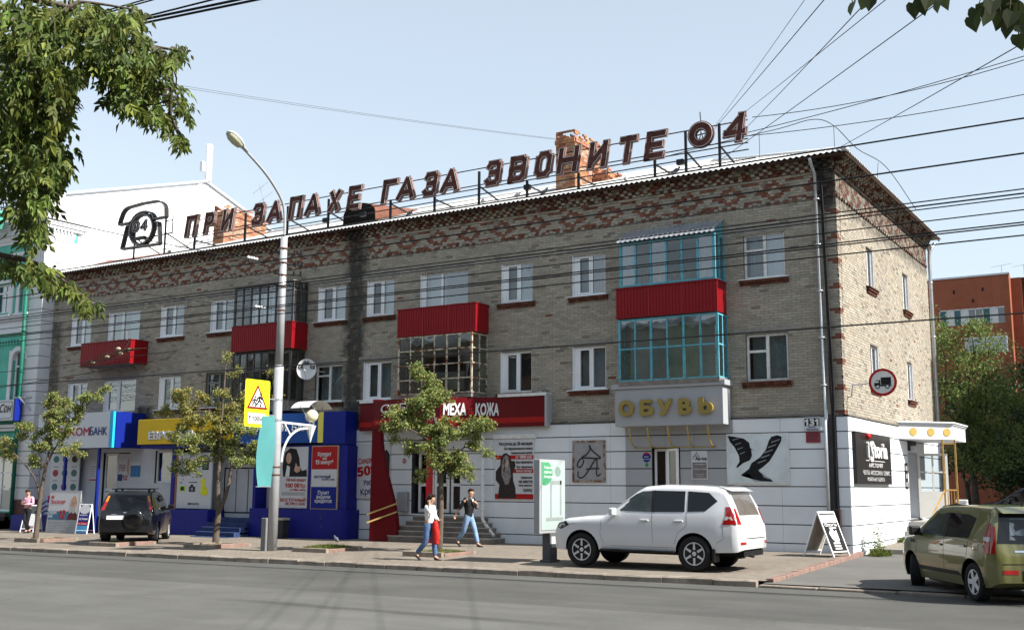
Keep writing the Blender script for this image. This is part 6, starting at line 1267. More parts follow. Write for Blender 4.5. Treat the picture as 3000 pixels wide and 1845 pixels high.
soul = dict(paint=soul_green, axle=1.275, track=.755, wr=.325, tw=.215, rim=.21, spokes=5, dbl=0, sw=.085, clear=.20, r=.10, arch=1.20, steer=-.5, mm=trim_blk, hm=soul_green,
 top=[(-1.985,.52),(-1.98,.80),(-1.955,.98),(-1.92,1.12),(-1.86,1.40),(-1.80,1.55),(-1.70,1.59),(-1.0,1.615),(-.2,1.61),(.25,1.58),(.42,1.51),(1.10,1.07),(1.22,1.02),(1.65,.97),(1.95,.86),(2.07,.70),(2.11,.48)],
 bot=[(-1.985,.36),(-1.8,.27),(-1,.24),(1,.24),(1.8,.22),(2.11,.28)],
 wid=[(-1.985,.66),(-1.94,.78),(-1.8,.86),(-1.3,.89),(1.2,.89),(1.6,.87),(1.9,.79),(2.06,.64),(2.11,.52)],
 fz=[(.2,.93),(.32,.97),(.45,.99),(.7,1.0),(.9,.985),(1.05,.955),(1.3,.865),(1.55,.775),(1.65,.76)],
 side=[('window', [(.86,1.06),(.24,1.43),(-.18,1.475),(-.18,1.05)], glass_clr), ('window', [(-.25,1.05),(-.25,1.475),(-1.02,1.46),(-1.30,1.40),(-1.16,1.06)], glass_car), ('window_trim', [(-.175,1.045),(-.175,1.48),(-.255,1.48),(-.255,1.045)], trim_blk), ('window_trim', [(.90,1.04),(.24,1.44),(.20,1.475),(.93,1.045)], trim_blk),
  ('tail_lamp', [(-1.72,.84),(-1.69,1.08),(-1.74,1.30),(-1.79,1.34),(-1.84,1.18),(-1.86,.83)], lamp_red), ('lamp_strip', [(-1.68,1.04),(-1.68,1.11),(-1.84,1.10),(-1.84,1.03)], lamp_clr), ('side_moulding', [(.92,.40),(.90,.47),(-.78,.47),(-.88,.40)], trim_blk), ('side_vent', [(1.05,.88),(1.05,.94),(1.28,.95),(1.22,.88)], trim_blk), ('fender_arch', [(-1.7,.30),(-1.62,.36),(-1.58,.30)], trim_blk)],
 seams=[[(.95,1.03),(1.0,.6),(.9,.30)], [(-.21,1.04),(-.22,.30)], [(-1.18,1.04),(-1.12,.72),(-.92,.55),(-.85,.32)], [(-1.42,1.00),(-1.40,.88),(-1.52,.86),(-1.56,.97),(-1.42,1.00)]],
 handles=[(-.05,.90),(-1.0,.92)], mirror=(.78,1.05),
 rear=[('rear_window_surround', [(-.72,1.00),(-.60,1.50),(.60,1.50),(.72,1.00)], glass_car), ('rear_window', [(-.50,1.06),(-.44,1.42),(.44,1.42),(.50,1.06)], mat('bright rear glass', (.10,.125,.15), .3, var=.15, scale=2)), ('tail_lamp', [(.76,.83),(.73,1.05),(.70,1.28),(.74,1.28),(.82,.83)], lamp_red), ('tail_lamp', [(-.76,.83),(-.73,1.05),(-.70,1.28),(-.74,1.28),(-.82,.83)], lamp_red), ('bumper', [(-.34,.34),(-.34,.56),(.34,.56),(.34,.34)], trim_blk), ('number_plate', [(-.26,.42),(-.26,.53),(.26,.53),(.26,.42)], plate_m), ('reflector', [(.40,.50),(.40,.57),(.66,.57),(.66,.50)], lamp_red), ('reflector', [(-.40,.50),(-.40,.57),(-.66,.57),(-.66,.50)], lamp_red), ('tailgate_seam', [(-.66,.66),(-.66,.672),(.66,.672),(.66,.66)], trim_blk), ('badge', [(.22,.86),(.22,.89),(.44,.89),(.44,.86)], chrome)],
 front=[('windscreen', [(-.66,1.08),(-.58,1.46),(.58,1.46),(.66,1.08)], glass_clr), ('head_lamp', [(.52,.70),(.52,.86),(.74,.84),(.74,.70)], lamp_clr), ('head_lamp', [(-.52,.70),(-.52,.86),(-.74,.84),(-.74,.70)], lamp_clr)],
 extra=[lambda r, L_, pt, ln, h: (L_(MB().prism([(-1.96,1.50),(-1.74,1.60),(-1.66,1.60),(-1.72,1.52)], -.60, .60), 'spoiler', soul_green, bevel=.01), L_(MB().tube([(-1.5,.05,1.60),(-1.62,.05,1.72)], [.012,.004], 5), 'aerial', trim_blk), L_(MB().tube([(-1.0,.56,1.58),(-.2,.58,1.625),(.4,.56,1.57)], .016, 6), 'roof_rail', trim_blk), L_(MB().tube([(-1.0,-.56,1.58),(-.2,-.58,1.625),(.4,-.56,1.57)], .016, 6), 'roof_rail', trim_blk))])
hd = atan2(2.36, -1.64)
hv, lv = Vector((cos(hd), sin(hd), 0)), Vector((-sin(hd), cos(hd), 0)); rw = Vector((4.62,-9.05,0)); cc = rw+hv*1.275-lv*.78
car('green_hatchback', soul, (cc.x, cc.y, -.355), hd, 'olive green boxy hatchback turning into the side driveway')
black_paint = mat('black car paint', (.006,.006,.007), .2, var=.2, scale=3, coat=.4, spec=.4); dust_paint = black_paint
def dirtify(m):
    N, L = m.node_tree.nodes, m.node_tree.links; b = N['Principled BSDF']; src = b.inputs['Base Color'].links[0].from_socket
    tc = N.new('ShaderNodeTexCoord'); sp = N.new('ShaderNodeSeparateXYZ'); L.new(tc.outputs['Object'], sp.inputs[0]); r = N.new('ShaderNodeMapRange'); r.inputs[1].default_value = 1.0; r.inputs[2].default_value = .3; L.new(sp.outputs['Z'], r.inputs[0])
    r2 = N.new('ShaderNodeMapRange'); r2.inputs[1].default_value = -1.9; r2.inputs[2].default_value = -1.5; L.new(sp.outputs['X'], r2.inputs[0]); mm = N.new('ShaderNodeMath'); mm.operation = 'MULTIPLY'; L.new(r.outputs[0], mm.inputs[0]); L.new(r2.outputs[0], mm.inputs[1])
    k = N.new('ShaderNodeMath'); k.operation = 'MULTIPLY'; k.inputs[1].default_value = .75; L.new(mm.outputs[0], k.inputs[0])
    x = N.new('ShaderNodeMix'); x.data_type = 'RGBA'; L.new(k.outputs[0], x.inputs[0]); L.new(src, x.inputs[6]); x.inputs[7].default_value = (.20,.165,.12,1); L.new(x.outputs[2], b.inputs['Base Color'])
    ro = N.new('ShaderNodeMapRange'); ro.inputs[3].default_value = .22; ro.inputs[4].default_value = .8; L.new(k.outputs[0], ro.inputs[0]); L.new(ro.outputs[0], b.inputs['Roughness']); return m
dirtify(black_paint)
crv = dict(paint=black_paint, axle=1.31, track=.76, wr=.335, tw=.215, rim=.205, spokes=6, dbl=0, sw=.06, clear=.24, r=.10, arch=1.18, mm=black_paint, hm=black_paint,
 top=[(-2.30,.55),(-2.29,.80),(-2.26,.98),(-2.20,1.06),(-2.08,1.34),(-1.96,1.57),(-1.86,1.64),(-1.2,1.68),(-.3,1.69),(.15,1.65),(.32,1.58),(1.06,1.09),(1.18,1.05),(1.6,1.01),(1.95,.92),(2.14,.78),(2.2,.50)],
 bot=[(-2.30,.40),(-2.1,.32),(-1,.28),(1,.28),(1.9,.26),(2.2,.32)],
 wid=[(-2.30,.72),(-2.25,.82),(-2.1,.87),(-1.5,.89),(1.3,.89),(1.8,.86),(2.05,.78),(2.17,.64),(2.2,.55)],
 fz=[(.25,.93),(.4,.98),(.7,1.0),(.95,.985),(1.1,.95),(1.4,.85),(1.65,.76),(1.75,.74)],
 side=[('window', [(.72,1.09),(.16,1.50),(-.22,1.53),(-.22,1.08)], glass_car), ('window', [(-.29,1.08),(-.29,1.53),(-1.12,1.52),(-1.12,1.08)], glass_car), ('window', [(-1.19,1.09),(-1.19,1.52),(-1.72,1.48),(-1.78,1.12)], glass_car)],
 seams=[[(.80,1.06),(.86,.6),(.74,.34)], [(-.25,1.06),(-.26,.34)], [(-1.15,1.06),(-1.13,.8),(-.9,.6),(-.85,.34)]], handles=[(-.08,.95),(-1.0,.95)], mirror=(.68,1.08),
 rear=[('rear_window', [(-.62,1.10),(-.54,1.56),(.54,1.56),(.62,1.10)], glass_car), ('tail_lamp', [(.70,1.08),(.62,1.36),(.70,1.36),(.80,1.08)], lamp_red), ('tail_lamp', [(-.70,1.08),(-.62,1.36),(-.70,1.36),(-.80,1.08)], lamp_red), ('indicator_lamp', [(.62,1.36),(.575,1.54),(.64,1.54),(.70,1.36)], lamp_or), ('indicator_lamp', [(-.62,1.36),(-.575,1.54),(-.64,1.54),(-.70,1.36)], lamp_or), ('number_plate', [(.06,.80),(.06,.92),(.60,.92),(.60,.80)], plate_m), ('badge', [(.0,1.0),(.0,1.03),(.10,1.03),(.10,1.0)], chrome), ('name_badge', [(.30,.955),(.30,.97),(.46,.97),(.46,.955)], chrome)],
 front=[('windscreen', [(-.64,1.10),(-.56,1.55),(.56,1.55),(.64,1.10)], glass_clr)],
 extra=[lambda r, L_, pt, ln, h: (L_(MB().lathe([(.30,-.06),(.32,-.04),(.32,.0),(.29,.03),(.10,.035),(.001,.035)], 24).xf(Matrix.Translation((-2.33,-.24,.80)) @ Matrix.Rotation(-pi/2, 4, 'Y')), 'spare_wheel_cover', black_paint, smooth=True), L_(MB().box(-1.35,-1.30,-.66,.66,1.74,1.77), 'roof_bar', trim_blk), L_(MB().box(-.25,-.20,-.66,.66,1.75,1.78), 'roof_bar', trim_blk), [L_(MB().box(x-.05,x+.05,y-.03,y+.03,1.64,1.75), 'bar_foot', trim_blk) for x in (-1.32,-.22) for y in (-.52,.52)], L_(MB().tube([(-1.6,.55,1.64),(-.6,.58,1.69),(.1,.56,1.66)], .02, 6), 'roof_rail', trim_blk), L_(MB().tube([(-1.6,-.55,1.64),(-.6,-.58,1.69),(.1,-.56,1.66)], .02, 6), 'roof_rail', trim_blk), L_(MB().box(-1.78,-1.74,-.86,-.62,.2,.4), 'mud_flap', trim_blk), L_(MB().box(-1.78,-1.74,.62,.86,.2,.4), 'mud_flap', trim_blk))])
hc = atan2(.746, -.666); hv, rv = Vector((cos(hc), sin(hc), 0)), Vector((sin(hc), -cos(hc), 0)); rc = Vector((-21.25,-4.95,0))-rv*.84; cc = rc+hv*1.31
car('black_suv', crv, (cc.x, cc.y, G(cc.x, cc.y)+.0), hc, 'dusty black estate off-roader with roof bars parked nose to shops')
night_blue = mat('dark blue car paint', (.012,.016,.03), .25, var=.1, coat=1); c2 = dict(crv); c2['paint'] = night_blue; c2['mm'] = c2['hm'] = night_blue; c2['extra'] = ()
car('dark_car', c2, (2.1, 19.0, -.02), pi, 'dark blue car parked in the shade of trees behind the side entrance')
# ============================================================ street furniture, boards, planters, wires
# ---- tall lamp post
PX, PY = -15.1, -5.92; pz = G(PX, PY)
s = empty('street_lamp', (PX, PY, pz)); tag(s, 'tall grey tubular lamp post with curved arm standing on the pavement', 'street lamp')
pole_m = mat('grey pole paint', (.36,.37,.385), .45, metal=.15, var=.08, scale=4, var2=.06)
q = MB(); q.tube([(PX,PY,pz-.1), (PX,PY,2.9), (PX,PY,5.05)], [.145,.14,.138], 20); q.build('lower_shaft', pole_m, s, smooth=True)
q = MB(); q.tube([(PX,PY,5.0), (PX,PY,9.0)], [.118,.105], 20); q.tube([(PX,PY,5.04), (PX,PY,5.08)], .128, 20); q.build('upper_shaft', pole_m, s, smooth=True)
q = MB(); q.tube(catmull([(PX,PY,8.9), (PX,PY-.01,9.6), (PX,PY-.18,10.14), (PX,PY-.85,10.76), (PX,PY-1.75,11.28)], 6), [.042]*25, 12); q.build('arm', pole_m, s, smooth=True)
hd_ = empty('lamp_head', (PX,PY-1.7,11.25), parent=s); d_ = Vector((0,-.58,.31)).normalized(); u_ = Vector((0,.31,.58)).normalized(); r_ = Vector((1,0,0))
def headpt(a, b, c): return Vector((PX,PY-1.70,11.25))+d_*a+r_*b+u_*c
q = MB(); n = 12; vs = []; prof = [(-.05,.05,.05),(.18,.08,.07),(.27,.15,.10),(.45,.20,.14),(.66,.20,.13),(.80,.14,.08),(.87,.03,.02)]
for a, b, c in prof:
    for j in range(n): t = 2*pi*j/n; vs.append(headpt(a, b*cos(t), c*sin(t) if sin(t) > 0 else c*.35*sin(t)))
q.add(vs, [(i*n+j, i*n+(j+1) % n, (i+1)*n+(j+1) % n, (i+1)*n+j) for i in range(len(prof)-1) for j in range(n)]+[tuple(range(n)), tuple((len(prof)-1)*n+j for j in range(n))]); q.build('housing', mat('pale lamp housing', (.55,.56,.56), .4, var=.05), s, smooth=True)
bpy.data.objects.remove(hd_)
q = MB(); vs = []
for a, b in ((.28,.12),(.45,.17),(.66,.17),(.80,.10)):
    for j in range(9): t = pi*j/8; vs.append(headpt(a, b*cos(t), -.03-.10*sin(t)*b/.145))
q.add(vs, [(i*9+j, i*9+j+1, (i+1)*9+j+1, (i+1)*9+j) for i in range(3) for j in range(8)]); q.build('lens', mat('yellowed lamp lens', (.50,.50,.36), .2, var=.1), s, smooth=True)
for z in (8.62,8.18,7.80,7.45,6.72,2.05,1.82): q = MB(); q.tube([(PX,PY,z), (PX,PY,z+.05)], .125 if z > 5 else .152, 16); q.build('clamp_band', mat('rusty band', (.14,.08,.06), .7, metal=.3, var=.3), s, smooth=True)
for z, dx in ((8.5,.5),(8.15,.55),(7.85,.5),(7.5,.62)):
    q = MB(); q.bar((PX-.3,PY-.08,z+.05), (PX+dx,PY+.25,z-.05), .035); q.bar((PX+dx,PY+.25,z-.08), (PX+dx,PY+.25,z+.08), .05); q.bar((PX+dx-.18,PY+.15,z-.06), (PX+dx-.18,PY+.15,z+.09), .05); q.build('wire_bracket', black_iron, s)
q = MB(); q.box(PX-.26,PX-.06,PY-.22,PY-.04,pz-.05,.60); q.build('base_cabinet', mat('dark grey cabinet', (.16,.165,.17), .6, var=.1), s, bevel=.02)
# ---- children warning sign (faces the traffic)
yel = mat('fluorescent yellow sheet', (.66,.72,.02), .5, var=.02); redb = mat('sign red border', (.20,.010,.008), .45, var=.05)
s = empty('children_warning_sign', (PX+.05,-6.8,3.2)); tag(s, 'fluorescent yellow sign with red triangle of running children, 100м plate', 'road sign')
SX = PX+.06
def fx(mb, pts, h0, h1): mb.prism(pts, h0, h1, lambda a, b, h: (h, a, b))
q = MB(); rc = []; 
for cy, cz, t0 in ((-6.38,4.51,0),(-7.24,4.51,90),(-7.24,3.26,180),(-6.38,3.26,270)): rc += [(cy+.06*cos(radians(t0+k*30)), cz+.06*sin(radians(t0+k*30))) for k in range(4)]
fx(q, rc, SX-.01, SX); q.build('sheet', yel, s); 
tri = lambda k: [(-6.81,3.97+(4.44-3.97)*k),(-6.81-.42*k*.985,3.97-.25*k),(-6.81+.42*k*.985,3.97-.25*k)]
q = MB(); fx(q, tri(1.0), SX, SX+.004); q.build('triangle_border', redb, s); q = MB(); fx(q, tri(.76), SX+.004, SX+.007); q.build('triangle_face', white_p, s)
def kid(y, z, k, fl):
    q = MB(); X = SX+.012
    q.ball((X,y+.035*k*fl,z+.30*k), .042*k, 8, 6, sc3=(.2,1,1)); 
    for pts in ([(0,.24),(-.03,.12)], [(-.03,.12),(.06,.05),(.02,-.04),(.05,-.05)], [(-.03,.12),(-.09,.02),(-.16,-.02)], [(.0,.22),(.08,.15),(.12,.17)], [(0,.22),(-.09,.18),(-.12,.11)]): q.tube([(X,y+a*k*fl,z+b*k) for a, b in pts], .022*k, 5)
    q.build('running_child', black_p, s)
kid(-6.92,3.84,.75,1); kid(-6.72,3.86,1.0,1)
q = MB(); fx(q, rect(-7.16,-6.46,3.30,3.60), SX, SX+.005); q.build('distance_plate', white_p, s); text('100м', (SX+.008,-7.01,3.385), .17, black_p, s, '+X', target_w=.40)
for yy in (-7.09,-6.54): q = MB(); fx(q, [(yy-.012,3.36),(yy+.012,3.36),(yy+.012,3.47),(yy+.045,3.47),(yy,3.55),(yy-.045,3.47),(yy-.012,3.47)], SX+.005, SX+.009); q.build('arrow', black_p, s)
for z in (3.45,4.05): q = MB(); q.bar((SX-.03,-6.35,z), (SX-.03,PY,z), .03); q.tube([(PX,PY,z-.03), (PX,PY,z+.03)], .15, 12); q.build('mounting_bar', galv, s)
# ---- turquoise banner
ban = mat('turquoise banner cloth', (.085,.285,.29), .8, var=.04, trans=.15); s = empty('banner', (PX,-6.4,1.5)); tag(s, 'plain turquoise cloth banner hanging on the lamp post', 'banner')
q = MB(); vs = []; n = 14
for i in range(n+1):
    t = i/n; z = 3.56-2.05*t; bow = .14*sin(pi*min(1, .12+.75*t))
    for j in range(5): k = j/4; vs.append((PX+.03+.05*sin(t*4+k*2), -6.05-.50*k-bow*k, z-.03*k))
q.add(vs, [(i*5+j, i*5+j+1, (i+1)*5+j+1, (i+1)*5+j) for i in range(n) for j in range(4)]); q.build('cloth', ban, s, smooth=True, fix=False)
q = MB(); q.bar((PX,PY,3.58), (PX,-6.75,3.56), .025); q.bar((PX,PY,1.50), (PX,-6.68,1.50), .02); q.build('hanger_rod', galv, s)
# ---- globe lamp on a scrolled bracket, with two hoods
s = empty('globe_lamp', (PX,-5,3.4)); tag(s, 'white globe lamp under arched hood on bracket of the lamp post', 'lamp'); wst = mat('white bracket paint', (.60,.61,.62), .5, var=.06)
q = MB(); q.ball((PX,-4.44,3.66), .205, 18, 12); q.build('globe', mat('cream glass globe', (.62,.58,.42), .25, var=.05), s, smooth=True)
q = MB(); q.bar((PX,PY+.1,3.40), (PX,-4.35,3.36), .06); q.tube(catmull([(PX,-5.68,2.22), (PX,-5.60,2.62), (PX,-5.35,3.0), (PX,-4.95,3.22), (PX,-4.5,3.27)], 5), .035, 8); q.bar((PX,-5.62,3.38), (PX,-5.35,3.05), .04); q.lathe([(.17,.40),(.05,.02),(.012,-.12)], 10, (PX,-4.46,2.96)); q.build('bracket', wst, s)
q = MB()
for a in (-.40,.40,0): q.bar((PX+(.1 if a == 0 else 0),-4.44,3.36), (PX+(.12 if a == 0 else 0),-4.44+a*1.25,3.95 if a else 4.1), .022)
q.build('stay', galv, s)
q = MB(); vs = []; n = 12
for i in range(n+1):
    t = pi*(.16+.68*i/n)
    for x in (-.42,.34): vs.append((PX+x, -4.40-.60*cos(t), 3.66+.46*sin(t)))
q.add(vs, [(2*i, 2*i+1, 2*i+3, 2*i+2) for i in range(n)]); q.build('hood', mat('pale hood metal', (.58,.59,.60), .45, var=.06), s, smooth=True, fix=False)
# ---- litter bin behind the post
s = empty('litter_bin', (-19.35,-1.1,G(-19.35,-1.1))); tag(s, 'dark square bin with a pale rim behind the lamp post', 'bin'); bz = G(-19.3,-1.1); q = MB(); q.prism([(-19.5,-1.25),(-19.2,-1.25),(-19.2,-.95),(-19.5,-.95)], bz, bz+.62, lambda a, b, h: (a, b, h)); q.build('body', mat('dark bin paint', (.03,.035,.04), .6, var=.2), s, bevel=.02); q = MB(); q.box(-19.53,-19.17,-1.28,-.92,bz+.62,bz+.70); q.build('rim', mat('pale bin rim', (.42,.38,.30), .7, var=.15), s, bevel=.02)
# ---- advertising light box
s = empty('advertising_light_box', (-5.7,-5.95,G(-5.7,-5.9))); tag(s, 'tall sunlit advertising box on a grey foot beside the white car', 'advertising box'); lz = G(-5.7,-5.9)
q = MB(); q.box(-5.80,-5.63,-6.58,-5.32,.42,2.21); q.build('case', mat('grey box case', (.30,.31,.32), .5, var=.05), s, bevel=.015)
q = MB(); q.box(-5.632,-5.615,-6.52,-5.38,.50,2.15); q.build('poster_sheet', mat('faded pale green poster', (.33,.40,.385), .3, var=.03, coat=.5), s)
q = MB(); q.prism([(-6.35+.36*cos(2*pi*i/24), 1.88+.30*sin(2*pi*i/24)) for i in range(24)], -5.616, -5.611, lambda a, b, h: (h, max(-6.5,a), min(2.14,b))); q.build('green_spot', mat('printed faded green', (.06,.25,.12), .4, var=.1), s)
q = MB(); q.prism([(-5.72+.14*cos(2*pi*i/16), 1.92+.12*sin(2*pi*i/16)) for i in range(16)], -5.616, -5.611, lambda a, b, h: (h, a, b)); q.build('grey_spot', mat('printed faded grey', (.18,.25,.22), .4), s)
for a, b, c, d in ((-6.1,-6.02,.80,1.60),(-5.62,-5.54,.85,1.70),(-6.1,-5.54,1.60,1.70),(-6.3,-5.45,.72,.80)): q = MB(); q.box(-5.616,-5.610,a,b,c,d); q.build('printed_stand', mat('printed pale grey', (.22,.25,.245), .4), s)
for i in range(3): text(('Только','сейчас','скидки')[i], (-5.608,-6.42,1.98-.11*i), .10, white_p, s, '+X', target_w=.4)
q = MB(); q.box(-5.83,-5.60,-6.12,-5.78,lz-.02,.42); q.build('foot', mat('dark grey foot', (.10,.10,.105), .7, var=.15), s, bevel=.01); q = MB(); q.box(-5.87,-5.56,-6.18,-5.72,lz-.02,lz+.06); q.build('foot_plate', _mats['dark grey foot'], s, bevel=.01); q = MB(); q.box(-5.601,-5.596,-6.06,-5.84,lz+.36,lz+.62); q.build('label_sheet', paper, s)
# ---- A-boards
def a_board(name, label, c, w, h, spread, rz, fm, draw, closed=False):
    root = empty(name, c, rz); tag(root, label, 'board'); M = Matrix.Translation(c) @ Matrix.Rotation(rz, 4, 'Z')
    for sg in (-1, 1):
        t = atan2(spread, h); R = M @ Matrix.Translation((0, sg*spread, 0)) @ Matrix.Rotation(sg*t, 4, 'X'); L = sqrt(h*h+spread*spread); q = MB()
        for a, b, c0, d in ((-w/2,-w/2+.035,0,L),(w/2-.035,w/2,0,L),(-w/2+.035,w/2-.035,L-.05,L),(-w/2+.035,w/2-.035,.12,.15)): q.box(a, b, -.018, .018, c0, d, M=R)
        f = q.build('frame', fm, root, bevel=.006); q = MB(); q.box(-w/2+.035, w/2-.035, -.008, .008, .15, L-.05, M=R); q.build('panel', draw['back'] if sg > 0 else draw['face'], f)
        if sg < 0: draw['fn'](root, R, w, L)
    return root
def sheet(par, R, m, x0, x1, z0, z1, off=.012, nm='print_block'):
    q = MB(); q.box(x0, x1, -off-.002, -off, z0, z1, M=R); return q.build(nm, m, par)
def tx(par, R, body, x, z, size, m, tw=None, **kw):
    me = text_mesh(body, size, extrude=.001, target_w=tw, **kw); me.materials.clear(); me.materials.append(m); me.transform(R @ Matrix.Translation((x,-.016,z)) @ Matrix.Rotation(pi/2, 4, 'X')); put(bpy.data.objects.new('lettering', me), par)
def art_right(root, R, w, L):
    sheet(root, R, paper, -w/2+.06, w/2-.06, L-.30, L-.09); tx(root, R, 'iStoria', -w/2+.09, L-.40, .14, white_p, w-.2); sheet(root, R, white_p, -.12, .2, L-.46, L-.43)
    q = MB(); q.prism([(-.20,.62),(-.04,.78),(.06,.66),(.16,.70),(.16,.44),(.04,.34),(-.06,.40),(-.14,.48)], -.016, -.012); q.xf(R); q.build('print_shape', white_p, root)
    for i in range(3): sheet(root, R, white_p, -.16, .14, .20+.07*i, .24+.07*i)
a_board('sandwich_board', 'black and white A-board iStoria at the building corner', (-.26,-1.25,G(-.2,-1.2)), .76, 1.12, .44, radians(74), white_pvc, dict(face=black_p, back=mat('dirty board back', (.38,.36,.32), .8, var=.25), fn=art_right))
a_board('sandwich_board', 'white framed A-board with magenta foot behind the standing man', (-32.3,-2.0,G(-32.3,-2)), .62, 1.08, .30, radians(20), white_pvc, dict(face=mat('dark board face', (.06,.065,.07), .6), back=paper, fn=lambda root, R, w, L: (sheet(root, R, paper, .02, w/2-.04, .16, .75), sheet(root, R, _mats['magenta print'], -.02, w/2-.04, .16, .26))))
def art_pens(root, R, w, L):
    sheet(root, R, paper, -w/2+.0, w/2, .74, L); sheet(root, R, mat('printed steel blue', (.06,.16,.25), .5), -w/2, .35, .52, .86, .013); sheet(root, R, mat('printed grey field', (.33,.35,.38), .5), -w/2, w/2, 0.02, .52)
    for i, t in enumerate(('ВЫ','ПЕНСИОНЕР?')): tx(root, R, t, -w/2+.10, 1.40-.20*i-.05, .18, red_p, .18 if i == 0 else .88, bold=.012, shear=.12)
    for i, t in enumerate(('ДАДИМ','ВАМ')): tx(root, R, t, -w/2+.05, .74-.14*i, .15, white_p, .46 if i == 0 else .24, shear=.12)
    tx(root, R, '12', -.28, .58, .44, red_p, .38, bold=.03, shear=.12)
    q = MB(); q.prism(ell(.58,1.16,.20,.30,18), -.019, -.015); q.xf(R); q.build('printed_head', skin_p, root); q = MB(); q.prism([(.42,1.06),(.74,1.06),(.72,.88),(.62,.80),(.52,.80),(.44,.90)], -.022, -.019); q.xf(R); q.build('printed_beard', grey_hair, root)
    q = MB(); q.prism([(.30,.53),(.34,.74),(.48,.84),(.56,.78),(.64,.78),(.72,.84),(.84,.74),(.86,.53)], -.0215, -.0185); q.xf(R); q.build('printed_shirt', mat('printed maroon shirt', (.09,.02,.02), .6), root)
    for x in (.51,.65): q = MB(); q.prism(ell(x,1.19,.03,.012,8), -.022, -.019); q.xf(R); q.build('printed_eye', black_p, root)
    q = MB(); q.prism([(.56,1.16),(.60,1.16),(.62,1.06),(.55,1.06)], -.0225, -.0195); q.xf(R); q.build('printed_nose', mat('printed nose', (.36,.17,.11), .6), root)
    for i in range(6): sheet(root, R, grey_p, -w/2+.1, w/2-.15, .12+.06*i, .14+.06*i, .013)
a_board('pensioner_board', 'large A-board ВЫ ПЕНСИОНЕР? with a bearded man and red 12', (-30.3,-1.95,G(-30.3,-1.9)-.01), 1.85, 1.66, .12, radians(2), steel_grey, dict(face=paper, back=mat('dark grey back', (.05,.06,.07), .6), fn=art_pens))
def art_blue(root, R, w, L):
    sheet(root, R, blue_d, -w/2+.02, w/2-.02, .02, .80); q = MB(); q.prism(ell(0,.94,.30,.17,20), -.02, -.012); q.xf(R); q.build('white_oval', paper, root)
    sheet(root, R, red_p, -w/2+.04, w/2-.04, .34, .46, .014); sheet(root, R, mat('printed sky blue', (.05,.25,.50), .5), -w/2+.04, w/2-.04, .06, .32, .014); tx(root, R, 'за 5 мин', -w/2+.07, .54, .12, white_p, w-.18, bold=.01); tx(root, R, 'пр. Ленина', -w/2+.08, .37, .07, white_p, w-.2); tx(root, R, 'КРЕДИТЫ', -w/2+.1, .70, .07, white_p, w-.25)
a_board('round_top_board', 'narrow blue A-board with a white oval top right of the pensioner board', (-28.85,-2.05,G(-28.8,-2)), .66, 1.14, .18, radians(4), white_pvc, dict(face=blue_m, back=blue_d, fn=art_blue))
# satellite dish with phone numbers
s = empty('satellite_dish', (-18.9,-.5,5.6)); tag(s, 'white dish marked 04 66 02 beside a second-floor window', 'satellite dish')
Dm = Matrix.Translation((-18.93,-.60,5.66)) @ Matrix.Rotation(radians(28), 4, 'Z') @ Matrix.Rotation(radians(90), 4, 'X')
q = MB(); vs = [(0,0,0)]; n = 24
for rr in (.18,.36):
    for j in range(n): vs.append((rr*cos(2*pi*j/n), rr*sin(2*pi*j/n)*1.05, rr*rr*.45))
q.add(vs, [(0, 1+j, 1+(j+1) % n) for j in range(n)]+[(1+j, 1+n+j, 1+n+(j+1) % n, 1+(j+1) % n) for j in range(n)]); q.xf(Dm); q.build('reflector', mat('white dish paint', (.66,.67,.68), .4), s, smooth=True, fix=False)
for t, x, y in (('-04-',-.17,.17),('66',-.31,.02),('02',.12,.02)): me = text_mesh(t, .17, bold=.02, extrude=.001); me.materials.clear(); me.materials.append(black_p); me.transform(Dm @ Matrix.Translation((x, y, .065))); put(bpy.data.objects.new('lettering', me), s)
q = MB(); q.tube([Dm @ Vector((0,-.35,.06)), Dm @ Vector((0,-.10,.34))], .012, 5); q.ball(Dm @ Vector((0,-.08,.34)), .045, 8, 5); q.build('receiver_arm', galv, s); q = MB(); q.tube([Dm @ Vector((0,0,-.02)), (-18.75,-.45,5.6), (-18.6,0,5.6)], .022, 6); q.build('wall_arm', galv, s)
# rag of loose twigs and wires hanging under the left balcony
s = empty('clothes_line_frame', (-28.3,-1.6,6.3)); tag(s, 'sagging sticks and wires hung with rags beside the left red balcony', 'clothes line'); rr = random.Random(9)
for i in range(5): q = MB(); q.tube(catmull([(-31.0+rr.uniform(-.1,.1),-1.05-.04*i,6.28+.02*i), (-29.4,-1.3-.05*i,6.45+.05*i), (-27.9,-1.5-.03*i,6.72+.02*i), (-26.6-.4*rr.random(),-1.45,6.82)], 4), .014, 5); q.build('stick', mat('old twig wood', (.06,.045,.03), .9, var=.3), s)
for x, y, z in ((-30.2,-1.2,6.47),(-29.1,-1.35,6.62),(-28.35,-1.42,6.90),(-28.2,-1.42,6.70),(-27.6,-1.48,6.80)): q = MB(); q.ball((x,y,z), .11, 7, 5, sc3=(1.3,.7,.6)); q.build('rag', mat('pale rag', (.42,.38,.28), .9, var=.2), s, smooth=True)
q = MB(); q.tube([(-28.4,-.9,7.33), (-29.6,-1.2,6.9), (-31.0,-1.1,6.3)], .008, 4); q.tube([(-28.35,-.9,7.33), (-28.1,-1.3,6.85), (-27.0,-1.45,6.82)], .010, 4); q.build('hanging_wire', black_iron, s)
